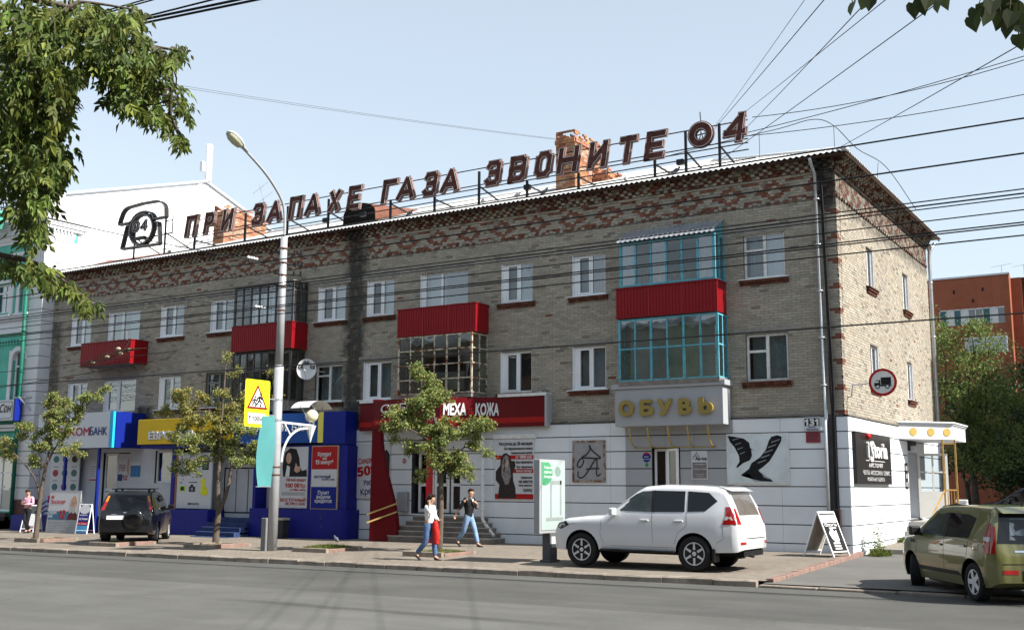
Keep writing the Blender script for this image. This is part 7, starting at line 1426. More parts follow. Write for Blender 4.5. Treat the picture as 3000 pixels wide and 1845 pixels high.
# ---- tree planters
grass_m = mat('dry verge grass', (.085,.13,.03), .9, var=.4, scale=8, tone=True, trans=.2); soil_m = mat('dusty soil', (.17,.13,.09), .95, var=.25, scale=7)
def grass(name, c, rx, ry, n, hmax, parent, z):
    r = random.Random(int(c[0]*100)); q = MB()
    for i in range(n):
        a, d = r.uniform(0, 2*pi), sqrt(r.random()); x, y = c[0]+rx*d*cos(a), c[1]+ry*d*sin(a); h = hmax*r.uniform(.35,1)*(1.1-d*.6); t = r.uniform(0, 2*pi); w = .008; l = h*r.uniform(.2,.8); k = r.uniform(.6,1.5)
        q.add([(x-w*sin(t),y+w*cos(t),z-.01), (x+w*sin(t),y-w*cos(t),z-.01), (x+l*.4*cos(t)+w*.6*sin(t),y+l*.4*sin(t),z+h*.6), (x+l*cos(t),y+l*sin(t),z+h)], [(0,1,2),(0,2,3)], c=(k*r.uniform(.8,1.6),k,k*.9))
    return tag(q.build(name, grass_m, parent, fix=False), kind='stuff')
def planter(x, y, label, g, hm, w=1.3, d=1.6):
    z = G(x, y); s_ = empty('tree_planter', (x, y, z)); tag(s_, label, 'planter', 'square planters along the kerb'); r = random.Random(int(x*10)); h = .11
    for nm, a, b, c0, e in (('f',-w/2,w/2,-d/2,-d/2+.13),('b',-w/2,w/2,d/2-.13,d/2),('l',-w/2,-w/2+.13,-d/2+.135,d/2-.135),('r',w/2-.13,w/2,-d/2+.135,d/2-.135)):
        q = MB(); M = Matrix.Translation((x, y, z)) @ Matrix.Rotation(r.uniform(-.02,.02), 4, 'Z'); q.box(a, b, c0, e, -.08, h+r.uniform(-.02,.015), M=M); q.build('edge_stone', pink_m if nm == 'r' else kerb_m, s_, bevel=.015)  # right-hand stone pinker: its sunlit look is put into the colour
    q = MB(); n = 8; q.add([(x-w/2+.12+(w-.24)*i/n, y-d/2+.12+(d-.24)*j/n, z+.05+.05*sin(pi*i/n)*sin(pi*j/n)+r.uniform(0,.015)) for j in range(n+1) for i in range(n+1)], [(j*(n+1)+i, j*(n+1)+i+1, (j+1)*(n+1)+i+1, (j+1)*(n+1)+i) for j in range(n) for i in range(n)]); q.build('soil', soil_m, s_, fix=False)
    if g: grass('grass', (x, y), w*.5, d*.5, g, hm, s_, z+.07)
    return s_
planter(-26.0,-5.7,'kerbed planter round the leftmost young tree',700,.07); planter(-21.6,-6.0,'kerbed planter under the tail of the black car',900,.10); planter(-17.9,-5.4,'kerbed planter round the yellowing tree before the blue steps',400,.07); planter(-13.6,-5.2,'kerbed planter with a treeless tuft of green grass',1800,.16); planter(-9.6,-5.2,'kerbed planter behind the walking woman',1300,.12)
# weeds at the corner
s = empty('corner_weeds', (.55,.9,G(.5,.9))); tag(s, 'tuft of leafy weeds growing at the white corner', 'weeds', kind=None)
grass('weed_blades', (.60,.70), .28, .55, 520, .24, s, G(.6,.8)-.08); q = MB(); rr = random.Random(2)
for i in range(260):
    a = rr.uniform(0, 2*pi); c = Vector((.5+rr.gauss(0,.12), .85+rr.gauss(0,.14), G(.5,.9)+abs(rr.gauss(0,.35)))); k = rr.uniform(.7,1.5); u = Vector((cos(a), sin(a), rr.uniform(-.3,.5)))*.045; v = Vector((-sin(a), cos(a), .3))*.03
    q.add([c-u, c+v, c+u, c-v], [(0,1,2,3)], c=(k,k,k))
q.build('leaf_spray', grass_m, s, fix=False); grass('weed_blades', (.22,4.9), .10, .35, 260, .22, s, G(.3,4.9))
# ---- overhead wires
wire_m = mat('black cable', (.012,.012,.013), .6, var=0)
def wire(a, b, sag, r, label, n=24, mid=None):
    a, b = Vector(a), Vector(b); pts = [a+(b-a)*i/n-Vector((0,0,4*sag*(i/n)*(1-i/n))) for i in range(n+1)]; q = MB(); q.tube(pts, r, 5, cap=False); o = q.build('overhead_wire', wire_m, smooth=True); tag(o, label, 'wire', 'overhead wires along and across the street'); return o
Lw = 'black overhead wire along the street, number %s from the top of the parallel bundle'
for i, (z, y, r, sg) in enumerate(((8.14,-9,.018,.1),(7.50,-9,.018,.1),(6.82,-9,.013,.05),(6.74,-9,.016,.05),(6.60,-9.3,.012,.05),(6.45,-9,.012,.06),(6.22,-9,.014,.05),(6.13,-9.2,.014,.05),(5.98,-9,.014,.04),(4.62,-9,.010,.06),(4.58,-9.2,.010,.06))): wire((-55,y,z+.12), (22,y,z-.02), sg, r, Lw % ('first','second','third','fourth','fifth','sixth','seventh','eighth','ninth','tenth','eleventh')[i])
for x0, z0, x1, z1, y, lb_ in ((-30,9.05,PX,8.55,-9,'wire rising left from the lamp post past the telephone sign'),(-30,5.0,-16,5.25,-9,'thin wire crossing in front of the left red balcony'),(-30,4.3,-17,5.0,-9,'thin wire sloping over the white bank sign')): wire((x0,y,z0), (x1,y if x1 < PX else PY,z1), .05, .011, lb_)
wire((PX,PY,8.15), (-14.0,-18,7.6), .12, .014, 'span wire with insulators from the lamp post over the road'); wire((PX,PY,6.74), (-14.0,-18,6.2), .12, .010, 'lower span wire from the clamp on the lamp post')
for t, z in ((.1,8.1),(.065,6.7)): q = MB(); c = Vector((PX,PY,8.15 if z > 7.5 else 6.74)).lerp(Vector((-14.0,-18,7.6 if z > 7.5 else 6.2)), t); dv = Vector((1.1,-12.08,-.55)).normalized(); [q.ball(c+dv*(.12*k), .045, 8, 5) for k in range(4)]; tag(q.build('wire_insulator', white_pvc, smooth=True), 'pale string of insulators on the %s span wire' % ('upper' if z > 7.5 else 'lower'), 'insulator')
for i, (x0, z0, x1, z1, r) in enumerate(((-12,7.59,6,6.02,.014),(-12,7.64,6,6.06,.015),(-12,7.36,6,6.32,.011),(-12,7.39,6,6.61,.009),(-12,7.42,6,6.64,.009))): wire((x0,-22,z0), (x1,-22,z1), .0, r, 'thick black cable at the upper left, %s of five' % ('lowest','second','third','fourth','top')[i])
RW = [((-3.66,.5,12.4),(3.76,-15,8.44),.005),((-3.7,.5,12.3),(4.03,-15,8.37),.008),((-2.76,.5,12.63),(4.87,-15,8.17),.007),((-2.64,.5,12.2),(4.64,-15,8.22),.008),((-3.99,.5,11.05),(5.48,-15,7.93),.008),((-.13,.5,11.03),(6.51,-15,7.17),.008)]
for i, (a, b, r) in enumerate(RW): a, b = Vector(a), Vector(b); wire(a, b+(b-a)*.35, .02, r, 'wire fanning from the roof sign to upper right, %s from the left' % ('first','second','third','fourth','fifth','sixth')[i])
for i, (a, b, sg) in enumerate((((-2.5,.5,12.45),(9,.5,13.5),.5),((-2.7,.5,12.0),(9,.5,13.4),.15),((-2.7,.5,11.9),(9,.5,12.0),.25))): wire(a, b, sg, .012, 'wire from the roof figure 4 towards the right edge, %s' % ('upper','middle','lower with clips')[i])
q = MB(); q.tube(catmull([(-5,.2,11.6), (-3.2,.2,11.75), (-1.6,.2,11.85), (-.6,.2,11.95), (-.05,.3,11.7), (.35,1.2,11.2), (.5,4,11.35), (.5,8,10.9)], 5), .012, 5); q.bar((-2.2,.2,11.0), (-2.2,.2,11.8), .012); q.bar((-.05,.3,10.9), (-.05,.3,11.7), .012); q.bar((.4,3.2,10.75), (.45,3.2,11.3), .012); tag(q.build('roof_cable', black_iron), 'loose cable strung on short stakes along the roof hip', 'cable')
for dz in (0,.10): wire((-24,-24,12.9+dz), (-10.6,3.6,13.95+dz*.3), .35, .005, 'fine wire from the left tree to the tall chimney, %s of the pair' % ('lower' if dz == 0 else 'upper'))
# ============================================================ trees
bark = mat('grey brown bark', (.10,.08,.064), .95, var=.3, scale=8, bump=.6, bscale=40); bark_d = mat('pale twig bark', (.24,.20,.16), .95, var=.25, scale=10, bump=.4)
def leafmat(name, c, tr=.36): return mat(name, c, .6, var=.15, scale=2, tone=True, trans=tr, spec=.35)
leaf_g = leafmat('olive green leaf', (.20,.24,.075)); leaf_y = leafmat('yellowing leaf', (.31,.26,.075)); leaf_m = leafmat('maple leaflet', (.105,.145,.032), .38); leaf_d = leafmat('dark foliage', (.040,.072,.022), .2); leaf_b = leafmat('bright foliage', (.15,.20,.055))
RV = Vector((cos(YAW), -sin(YAW), 0)); FV = Vector((sin(YAW), cos(YAW), 0))          # across and along the view
def add_leaf(q, c, size, r, m=0, droop=.3, tone_=None, narrow=.5, up_bias=.4):
    n_ = Vector((r.gauss(0,1), r.gauss(0,1), r.gauss(0,1)+up_bias)); n_ = n_.normalized() if n_.length > .01 else Vector((0,0,1)); a = n_.orthogonal().normalized(); a = (Matrix.Rotation(r.uniform(0,2*pi), 3, n_) @ a); a.z -= droop; a.normalize(); b = n_.cross(a).normalized()
    L, W = size, size*narrow; k = tone_ if tone_ else r.uniform(.75,1.4); w = r.uniform(-.12,.12); f = n_*W*.25
    q.add([c, c+a*L*.45+b*W*.5+f, c+a*L, c+a*L*.45-b*W*.5+f, c+a*L*.5], [(0,4,1),(4,2,1),(0,3,4),(4,3,2)], m, (k*(1+w), k, k*(1-w)))
def limb(q, p0, p1, r0, r1, r, wob=.06, n=6, m=0):
    p0, p1 = Vector(p0), Vector(p1); L = (p1-p0).length; pts = []
    for i in range(n+1): t = i/n; pts.append(p0+(p1-p0)*t+Vector((r.gauss(0,wob),r.gauss(0,wob),r.gauss(0,wob*.5)))*L*t*(1-t)*2)
    q.tube(pts, [r0+(r1-r0)*i/n for i in range(n+1)], 7, m); return pts
def street_tree(base, k, clumps, bx, by, stems, label, mats, yel, seed, leafs=.085, dens=1.0):
    """clumps in picture units (x, y, radius), k units per metre, trunk foot at (bx, by)"""
    r = random.Random(seed); x0, y0 = base; z0 = G(x0, y0)+.06; t = empty('street_tree', (x0, y0, z0)); tag(t, label, 'tree', 'young street trees in planters')
    P3 = lambda x, y, d=0: Vector((x0, y0, z0))+RV*((x-bx)/k)+FV*d+Vector((0,0,(by-y)/k))
    q = MB(); tips = []
    for pts, r0, r1 in stems:
        pp = catmull([P3(x, y, d) for x, y, d in pts], 5); q.tube(pp, [r0+(r1-r0)*i/(len(pp)-1) for i in range(len(pp))], 9); tips += pp[len(pp)//3:]
    cl = [(P3(x, y, r.uniform(-.5,.5)*min(1.0, rad/k*2.2)), rad/k) for x, y, rad in clumps]
    for c, rad in cl:
        nearest = min(tips, key=lambda p: (p-c).length+max(0, (p.z-c.z))*1.6); limb(q, nearest, c, .018, .006, r)
        for _ in range(3): limb(q, nearest.lerp(c, r.uniform(.5,1)), c+Vector((r.gauss(0,rad*.5),r.gauss(0,rad*.5),r.gauss(0,rad*.4))), .007, .002, r, n=3)
    q.build('trunk', bark, t, smooth=True)
    q = MB()
    for (c, rad), (x, y, rr_) in zip(cl, clumps):
        n = int(dens*(rad*rad*6800+36)); sub = [c+Vector((r.gauss(0,rad*.48),r.gauss(0,rad*.5),r.gauss(0,rad*.42))) for _ in range(max(3, int(rad*26)))]
        for i in range(n):
            s_ = r.choice(sub); p = s_+Vector((r.gauss(0,.075),r.gauss(0,.075),r.gauss(0,.06))); mm = 1 if r.random() < yel(x, y) else 0
            add_leaf(q, p, leafs*r.uniform(.7,1.2), r, mm, .35, None, .62, .9)
    q.build('crown', mats, t, fix=False); return t
street_tree((-10.2,-4.4), 259, [(310,120,50),(300,170,45),(370,200,80),(400,300,85),(330,360,95),(450,320,80),(510,330,40),(330,450,110),(210,480,70),(120,540,55),(80,550,30),(250,540,110),(400,560,110),(540,560,90),(690,570,90),(760,540,60),(810,530,60),(850,540,30),(820,720,42),(740,680,50),(250,690,55),(330,690,60),(450,700,105),(600,760,95),(560,850,80),(690,850,45),(700,910,22),(340,890,34),(320,920,20),(130,640,32),(470,800,70)], 482, 1430, [([(482,1440,0),(490,1200,0),(488,920,0),(470,640,.05),(430,480,.05),(370,280,.1),(310,110,.1)],.10,.012),([(488,930,0),(560,800,.1),(650,690,.15),(790,540,.2)],.035,.008),([(478,760,0),(380,640,-.1),(250,560,-.2),(110,545,-.25)],.03,.007),([(485,900,0),(420,880,-.1),(330,895,-.2)],.016,.005)], 'leafy green young tree in front of the fur shop entrance', [leaf_g, leaf_y], lambda x, y: .10, 21)
street_tree((-18.5,-4.95), 231, [(530,30,16),(530,70,14),(620,140,14),(575,185,18),(230,330,70),(160,345,35),(90,465,50),(50,470,25),(340,350,70),(490,330,45),(640,370,45),(250,430,75),(330,510,95),(470,470,85),(600,480,80),(680,430,50),(230,580,75),(170,640,40),(400,600,95),(560,590,95),(680,620,80),(300,680,80),(450,720,95),(600,720,80),(720,750,80),(790,700,50),(790,830,30),(350,800,80),(240,870,55),(190,880,30),(340,890,40),(480,790,55),(640,830,45),(740,820,40),(880,160,32),(920,150,20),(920,240,18),(915,330,16)], 507, 1420, [([(507,1430,0),(512,1300,0),(518,1190,0),(505,1000,0),(508,820,0),(512,500,0),(520,200,0),(528,40,0)],.115,.010),([(520,1195,0),(560,1080,.05),(590,900,.1),(602,700,.1),(700,520,.1),(850,300,.15),(890,170,.15)],.075,.006),([(508,640,0),(400,420,-.1),(230,330,-.2)],.022,.006),([(512,560,0),(560,400,.1),(680,270,.2)],.016,.004),([(508,850,0),(400,820,-.1),(200,880,-.25)],.02,.005)], 'yellowing forked young tree between black car and lamp post', [leaf_g, leaf_y], lambda x, y: .55 if y < 620 else .12, 22, .08)
street_tree((-26.4,-5.85), 232, [(420,310,80),(360,370,45),(480,350,50),(760,300,60),(820,245,30),(850,225,14),(680,340,55),(620,390,45),(600,430,55),(480,470,90),(380,460,50),(540,520,75),(250,560,70),(190,630,40),(330,620,80),(450,590,90),(370,690,70),(290,700,45),(500,640,50),(560,750,55),(610,690,35),(660,760,30),(300,830,55),(260,840,30),(20,650,40),(30,700,45),(70,770,50),(115,780,26)], 345, 1445, [([(345,1455,0),(352,1250,0),(365,1050,0),(385,880,0),(400,760,0),(415,560,0),(425,320,0)],.10,.010),([(385,870,0),(430,740,.1),(500,620,.1),(620,420,.1),(760,290,.1)],.035,.006),([(352,1100,0),(330,1010,-.05),(305,945,-.1),(240,870,-.1),(160,780,-.2),(70,680,-.3),(20,640,-.3)],.035,.008),([(380,860,0),(340,830,-.1),(270,840,-.2)],.014,.005)], 'sparse green young tree at the left with long low branch', [leaf_g, leaf_y], lambda x, y: .15 if x > 150 else .4, 23, .085, .9)
# ---- big ash-leaved maple in the foreground at the left: hanging compound leaves
def px(x, y, d):                                        # a point d metres from the viewpoint, in the direction of the picture place (x, y)
    v = fw*2635+rt*(x-1229.5)-up*(y-756); return CAM+v.normalized()*d
t = empty('maple_tree', (-2.9,-26.2,-.35)); tag(t, 'large maple with drooping yellow-green leaves filling the upper left', 'tree'); r = random.Random(31)
cl = [(30,40,60),(90,50,60),(150,40,50),(20,120,60),(80,130,60),(140,120,55),(30,200,60),(90,210,60),(140,200,45),(20,280,60),(80,290,60),(130,280,42),(20,360,60),(80,370,60),(130,350,38),(150,375,18),(30,430,48),(90,430,46),(128,410,30),(35,490,26),(85,480,36),(60,530,30),(88,540,22),(70,575,15),(200,35,42),(255,60,45),(305,45,32),(322,25,18),(210,110,42),(270,120,48),(330,110,42),(195,160,30),(250,165,36),(300,165,42),(350,160,42),(380,130,28),(408,118,20),(428,116,14),(280,212,22),(265,232,14),(310,212,32),(310,258,20),(350,212,36),(388,195,18),(358,258,30),(384,280,22),(404,305,17),(424,328,15),(440,340,8),(430,213,14),(430,248,19),(446,266,10),(15,630,28),(50,640,28),(85,645,28),(110,660,28),(140,680,24),(165,698,20),(190,715,16),(212,728,11)]
q = MB(); tr = MB(); base = Vector((-2.9,-26.2,-.4)); fork = Vector((-2.7,-26.0,3.2)); tr.tube(catmull([base, base+Vector((.05,0,1.5)), fork], 5), [.24-.006*i for i in range(11)], 12)
hubs = [px(-220,-80,10.6), px(-200,250,10.3), px(-160,520,10.2)]
for h_ in hubs: limb(tr, fork, h_, .13, .07, r, .05, 8)
br = [[hubs[0], px(60,-10,10.2), px(170,20,10.0), px(250,80,9.9), px(330,100,9.8), px(385,110,9.8), px(430,118,9.7)], [hubs[0], px(60,60,10.0), px(160,10,10), px(200,0,10), px(330,20,9.9)], [px(330,100,9.8), px(372,120,9.8), px(398,150,9.8), px(406,200,9.8), px(404,275,9.8), px(440,338,9.8)], [hubs[1], px(20,120,10.4), px(90,260,10.2), px(130,360,10.1), px(90,480,10.1), px(70,575,10)], [hubs[1], px(-40,330,10.2), px(60,420,10.1), px(85,540,10.1)], [hubs[2], px(-40,600,10.1), px(60,625,10), px(120,655,10), px(215,728,9.9)]]
tips = []
for b_ in br: pp = catmull(b_, 6); tr.tube(pp, [.034-.028*i/(len(pp)-1) for i in range(len(pp))], 7); tips += pp
def compound(q, c, r, size, k):
    ax_ = Vector((r.gauss(0,.5), r.gauss(0,.5), -r.uniform(.4,1.2))).normalized(); sd_ = ax_.cross(Vector((r.gauss(0,1), r.gauss(0,1), .3))).normalized(); n_ = sd_.cross(ax_); w = r.uniform(-.15,.25); cc_ = (k*(1+w), k, k*(1-abs(w)))
    for i in range(5 if r.random() < .6 else 3):
        s_ = (0, 1, -1, 1, -1)[i]; o = c+ax_*(size*(1.25 if i == 0 else .35+.45*(i > 2))); a = (ax_*(1.0 if i == 0 else .75)+sd_*s_*.75+n_*r.uniform(-.3,.3)-Vector((0,0,.35))).normalized(); b = a.cross(n_).normalized(); L = size*r.uniform(.8,1.15); W = L*.42; f = n_*W*.3
        q.add([o, o+a*L*.35+b*W*.5+f, o+a*L*.7+b*W*.28+f*.5, o+a*L, o+a*L*.7-b*W*.28+f*.5, o+a*L*.35-b*W*.5+f, o+a*L*.5], [(0,6,1),(1,6,2),(2,6,3),(3,6,4),(4,6,5),(5,6,0)], 0, cc_)
for x, y, rad in cl:
    d0 = 10+r.uniform(-.35,.35); R_ = rad/263.0; n = int(6+R_*R_*2000); c = px(x, y, d0); near = min(tips, key=lambda p: (p-c).length+max(0,(c.z-p.z))*.8); limb(tr, near, c, .010, .003, r, .08, 5)
    for i in range(n):
        a, e = r.uniform(0, 2*pi), sqrt(r.random()); p = px(x+rad*e*cos(a), y+rad*e*sin(a)-6, d0+r.gauss(0,.35)); compound(q, p, r, r.uniform(.06,.098), r.uniform(.4,1.5)*(1.25 if r.random() < .15 else 1))
def mass(q, c, rad, n, r, size, m=0):
    for i in range(n):
        v = Vector((r.gauss(0,1), r.gauss(0,1), r.gauss(0,1))).normalized()*(r.random()**.4)*rad; add_leaf(q, Vector(c)+v, size*r.uniform(.7,1.2), r, m, .4)
for c, rad in (((-3.6,-26.8,6.6),1.9),((-4.8,-25.6,5.4),1.6),((-3.2,-28.6,5.8),1.9),((-1.9,-27.9,8.0),1.8),((-5.2,-28.2,7.4),1.9),((-3.4,-26.6,9.0),1.8)): limb(tr, fork, c, .10, .03, r, .06, 6); mass(q, c, rad, 1500, r, .22)
tr.build('trunk', bark, t, smooth=True); q.build('crown', leaf_m, t, fix=False)
# ---- tree over the viewpoint at the right: a few heart-shaped leaves hang into the top corner
t = empty('linden_tree', (12.4,-24.5,-.3)); tag(t, 'dark broad leaves of a tree hanging into the upper right corner', 'tree'); r = random.Random(41); tr = MB(); q = MB()
fork = Vector((12.3,-24.4,3.4)); tr.tube([(12.4,-24.5,-.4), (12.35,-24.45,1.6), fork], [.20,.17,.15], 10); end = px(2459+60,-40,7.2); limb(tr, fork, end, .09, .02, r, .04, 8)
def pxo(x, y, d): return px((2000+x/2.459)*.81967, (y/2.459)*.81967, d)
tw = [pxo(2560,-160,7.1), pxo(2400,-120,7.05), pxo(2200,-90,7.0), pxo(1900,-60,7.0), pxo(1600,-70,7.0), pxo(1300,-40,7.0)]; limb_pts = catmull([end]+tw, 5); tr.tube(limb_pts, [.02-.0005*i for i in range(len(limb_pts))], 6)
def heart(q, c, s_, r, ang):
    n_ = (-(c-CAM).normalized()+Vector((r.gauss(0,.35),r.gauss(0,.35),r.gauss(0,.35)))).normalized(); a = Vector((sin(ang)*.5,0,-1)); a = (a-n_*a.dot(n_)).normalized(); b = n_.cross(a); k = r.uniform(.5,1.2); pts = [(0,.06),(-.16,.34),(.06,.52),(.42,.50),(.78,.24),(1.12,0),(.78,-.24),(.42,-.50),(.06,-.52),(-.16,-.34)]
    q.add([c+a*s_*(u-.1)+b*s_*v+n_*s_*.10*abs(v) for u, v in pts]+[c+a*s_*.4], [(i, (i+1) % 10, 10) for i in range(10)], 0, (k,k,k))
for x, y, s_ in ((1245,10,.085),(1340,-25,.08),(1375,-20,.075),(1690,20,.085),(1740,-10,.09),(1800,-30,.08),(1870,-10,.085),(1915,-25,.075),(2115,120,.085),(2140,60,.08),(2190,10,.09),(2230,70,.085),(2260,-5,.09),(2300,60,.085),(2320,110,.08),(2370,165,.08),(2350,20,.09),(2400,80,.09),(2430,20,.1),(2445,110,.085),(2448,245,.09),(2380,-20,.1),(2460,170,.07)): heart(q, pxo(x, y, 7+r.uniform(-.15,.15)), s_, r, r.uniform(-1,1))
for x0, x1 in (((1240,-30),(1245,10)),((1690,-60),(1700,30)),((2200,-90),(2120,120)),((2300,-110),(2320,100)),((2400,-120),(2375,160)),((2450,-130),(2450,250)),((1880,-60),(1880,0))): tr.tube([pxo(*x0,7), pxo(*x1,7)], .0035, 4)
for c, rad in (((12.5,-25.2,7.0),2.0),((14.3,-24.2,6.4),1.9),((11.8,-27.2,6.4),2.0),((13.6,-26.8,8.4),2.0),((10.9,-26.3,8.6),1.7)): limb(tr, fork, c, .09, .03, r, .06, 6); mass(q, c, rad, 1300, r, .24)
tr.build('trunk', bark, t, smooth=True); q.build('crown', leafmat('dark heart leaf', (.045,.065,.020), .25), t, fix=False)
# ---- trees behind the side entrance (the right-hand neighbour's shadow lies over their lower half)
def yard_tree(base, clumps, label, m, seed, n=520, size=.16, trunk_h=2.2):
    r = random.Random(seed); t = empty('yard_tree', base); tag(t, label, 'tree', 'trees behind the side entrance'); b = Vector(base); tr, q = MB(), MB(); f = b+Vector((0,0,trunk_h)); tr.tube([b-Vector((0,0,.1)), b+Vector((.05,0,trunk_h*.5)), f], [.19,.16,.14], 9)
    for c, rad in clumps:
        limb(tr, f, c, .09, .02, r, .08, 6); sub = [Vector(c)+Vector((r.gauss(0,rad*.45),r.gauss(0,rad*.45),r.gauss(0,rad*.4))) for _ in range(14)]
        for i in range(int(n*rad*rad)): s_ = r.choice(sub); p = s_+Vector((r.gauss(0,.24),r.gauss(0,.24),r.gauss(0,.2))); add_leaf(q, p, size*r.uniform(.6,1.2), r, 0, .3, None, .65)
    tr.build('trunk', bark, t, smooth=True); q.build('crown', m, t, fix=False)
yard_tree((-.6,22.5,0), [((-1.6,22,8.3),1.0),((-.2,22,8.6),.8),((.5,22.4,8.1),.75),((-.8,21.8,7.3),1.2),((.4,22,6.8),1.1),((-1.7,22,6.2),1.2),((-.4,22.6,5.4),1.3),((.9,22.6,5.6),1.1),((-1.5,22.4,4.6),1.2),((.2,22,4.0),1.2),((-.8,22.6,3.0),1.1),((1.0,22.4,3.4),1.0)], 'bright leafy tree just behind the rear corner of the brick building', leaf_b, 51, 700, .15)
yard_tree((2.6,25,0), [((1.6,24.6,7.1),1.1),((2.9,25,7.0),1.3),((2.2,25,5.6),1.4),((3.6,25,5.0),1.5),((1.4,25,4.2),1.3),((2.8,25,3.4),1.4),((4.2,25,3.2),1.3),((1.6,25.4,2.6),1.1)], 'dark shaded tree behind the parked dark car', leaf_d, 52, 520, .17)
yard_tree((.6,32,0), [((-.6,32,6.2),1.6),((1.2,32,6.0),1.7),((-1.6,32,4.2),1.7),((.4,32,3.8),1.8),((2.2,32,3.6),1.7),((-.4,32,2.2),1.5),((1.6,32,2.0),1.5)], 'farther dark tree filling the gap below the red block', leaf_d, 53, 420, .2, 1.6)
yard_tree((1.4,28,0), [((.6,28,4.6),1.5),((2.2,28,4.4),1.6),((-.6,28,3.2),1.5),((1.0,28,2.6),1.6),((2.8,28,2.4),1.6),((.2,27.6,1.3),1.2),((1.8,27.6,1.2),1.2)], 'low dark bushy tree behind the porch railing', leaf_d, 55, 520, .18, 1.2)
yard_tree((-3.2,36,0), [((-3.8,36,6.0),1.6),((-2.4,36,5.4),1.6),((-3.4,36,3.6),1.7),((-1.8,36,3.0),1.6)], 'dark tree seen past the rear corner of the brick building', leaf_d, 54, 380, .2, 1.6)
# neighbour across the driveway, beyond the right edge of the picture: its shadow falls on the yard
nb = empty('neighbour_block', (18,30,0)); tag(nb, 'brick block across the driveway that shades the yard trees', 'building')
q = MB(); q.box(12,26,12.2,52,-.9,17.0); q.build('wall', rbk, nb); q = MB(); q.box(11.85,26.1,12.05,52.1,17.0,17.25); q.build('roof_edge', galv, nb)
for i in range(5):
    for j in range(6): q = MB(); q.box(11.97,12.02,14+j*6,15.5+j*6,1.4+i*3.1,3.0+i*3.1); w_ = q.build('window', pane_sky if False else glass_car, nb)
# buildings on the viewer's own side of the street (they darken the low sky and stand in the window reflections)
ob = empty('opposite_block', (0,-52,-.4)); tag(ob, 'long brown brick block across the street, mirrored in the panes', 'building'); q = MB(); q.box(-75,75,-64,-46,-.9,13.5); q.build('wall', mat('brown plaster', (.17,.115,.085), .9, var=.15, scale=.6), ob); q = MB(); q.box(-76,76,-65,-45.6,13.5,13.9); q.build('roof_edge', galv, ob)
wq = MB(); wq.box(-.7,.7,-.03,.03,-.8,.8); wme = wq.mesh('window', glass_car)
for i in range(40):
    for j in range(4): o = bpy.data.objects.new('window', wme); o.location = (-72+i*3.7,-45.99,2.0+j*3.1); put(o, ob)
# low dark fence with the lettering ПРОЕЗД
s = empty('passage_board', (2.0,16.6,.5)); tag(s, 'dark board with grey letters ПРОЕЗД at the shaded yard', 'sign'); q = MB(); q.box(.6,3.6,16.6,16.66,.62,1.0); q.build('board', mat('dark green board', (.02,.03,.025), .7), s); text('ПРОЕЗД', (1.0,16.59,.70), .27, mat('grey stencil', (.16,.16,.15), .7), s, target_w=1.35, bold=.01)
for x in (.65,3.55): q = MB(); q.box(x-.03,x+.03,16.62,16.68,-.2,.62); q.build('post', black_iron, s)
# ============================================================ people
skin_m = mat('skin', (.50,.30,.21), .55, var=.06, scale=12); hair_b = mat('dark brown hair', (.028,.017,.012), .5, var=.3, scale=40); jeans = mat('blue denim', (.075,.135,.26), .85, var=.28, scale=7, bump=.2); jeans_l = mat('faded denim', (.17,.26,.40), .85, var=.3, scale=6, bump=.2); blk_shoe = mat('black shoe leather', (.012,.011,.011), .45, var=.2); shirt_w = mat('white knit', (.70,.69,.69), .85, var=.04, bump=.15); leather = mat('black leather jacket', (.016,.016,.018), .32, var=.5, scale=9, bump=.5, bscale=25); pink = mat('pink shirt', (.56,.34,.44), .8, var=.08, bump=.15); blk_cloth = mat('black trousers cloth', (.012,.012,.016), .85, var=.2, bump=.15); red_cloth = mat('red jacket cloth', (.48,.02,.015), .7, var=.2, scale=8, bump=.3); grey_sh = mat('grey shirt', (.35,.35,.36), .85, var=.1)
def skinmesh(name, chains, m, parent, M, root=None, levels=2):
    """chains: lists of (key, point, radius) sharing keys; one continuous skinned surface"""
    idx, vs, rad, ed = {}, [], [], []
    for ch in chains:
        prev = None
        for key, p, r_ in ch:
            if key not in idx: idx[key] = len(vs); vs.append(M @ Vector(p)); rad.append(r_ if hasattr(r_, '__len__') else (r_, r_))
            if prev is not None: ed.append((prev, idx[key]))
            prev = idx[key]
    me = bpy.data.meshes.new(name); me.from_pydata(vs, ed, []); o = bpy.data.objects.new('tmp', me); col.objects.link(o)
    md = o.modifiers.new('s', 'SKIN'); md.use_smooth_shade = True
    for v, r_ in zip(me.skin_vertices[0].data, rad): v.radius = r_; v.use_root = False
    me.skin_vertices[0].data[idx[root] if root else 0].use_root = True
    sb = o.modifiers.new('u', 'SUBSURF'); sb.levels = levels; sb.render_levels = levels
    dg = bpy.context.evaluated_depsgraph_get(); nm = bpy.data.meshes.new_from_object(o.evaluated_get(dg)); bpy.data.objects.remove(o); nm.materials.clear(); nm.materials.append(m); nm.polygons.foreach_set('use_smooth', [True]*len(nm.polygons))
    ob = bpy.data.objects.new(name, nm); put(ob, parent); return ob
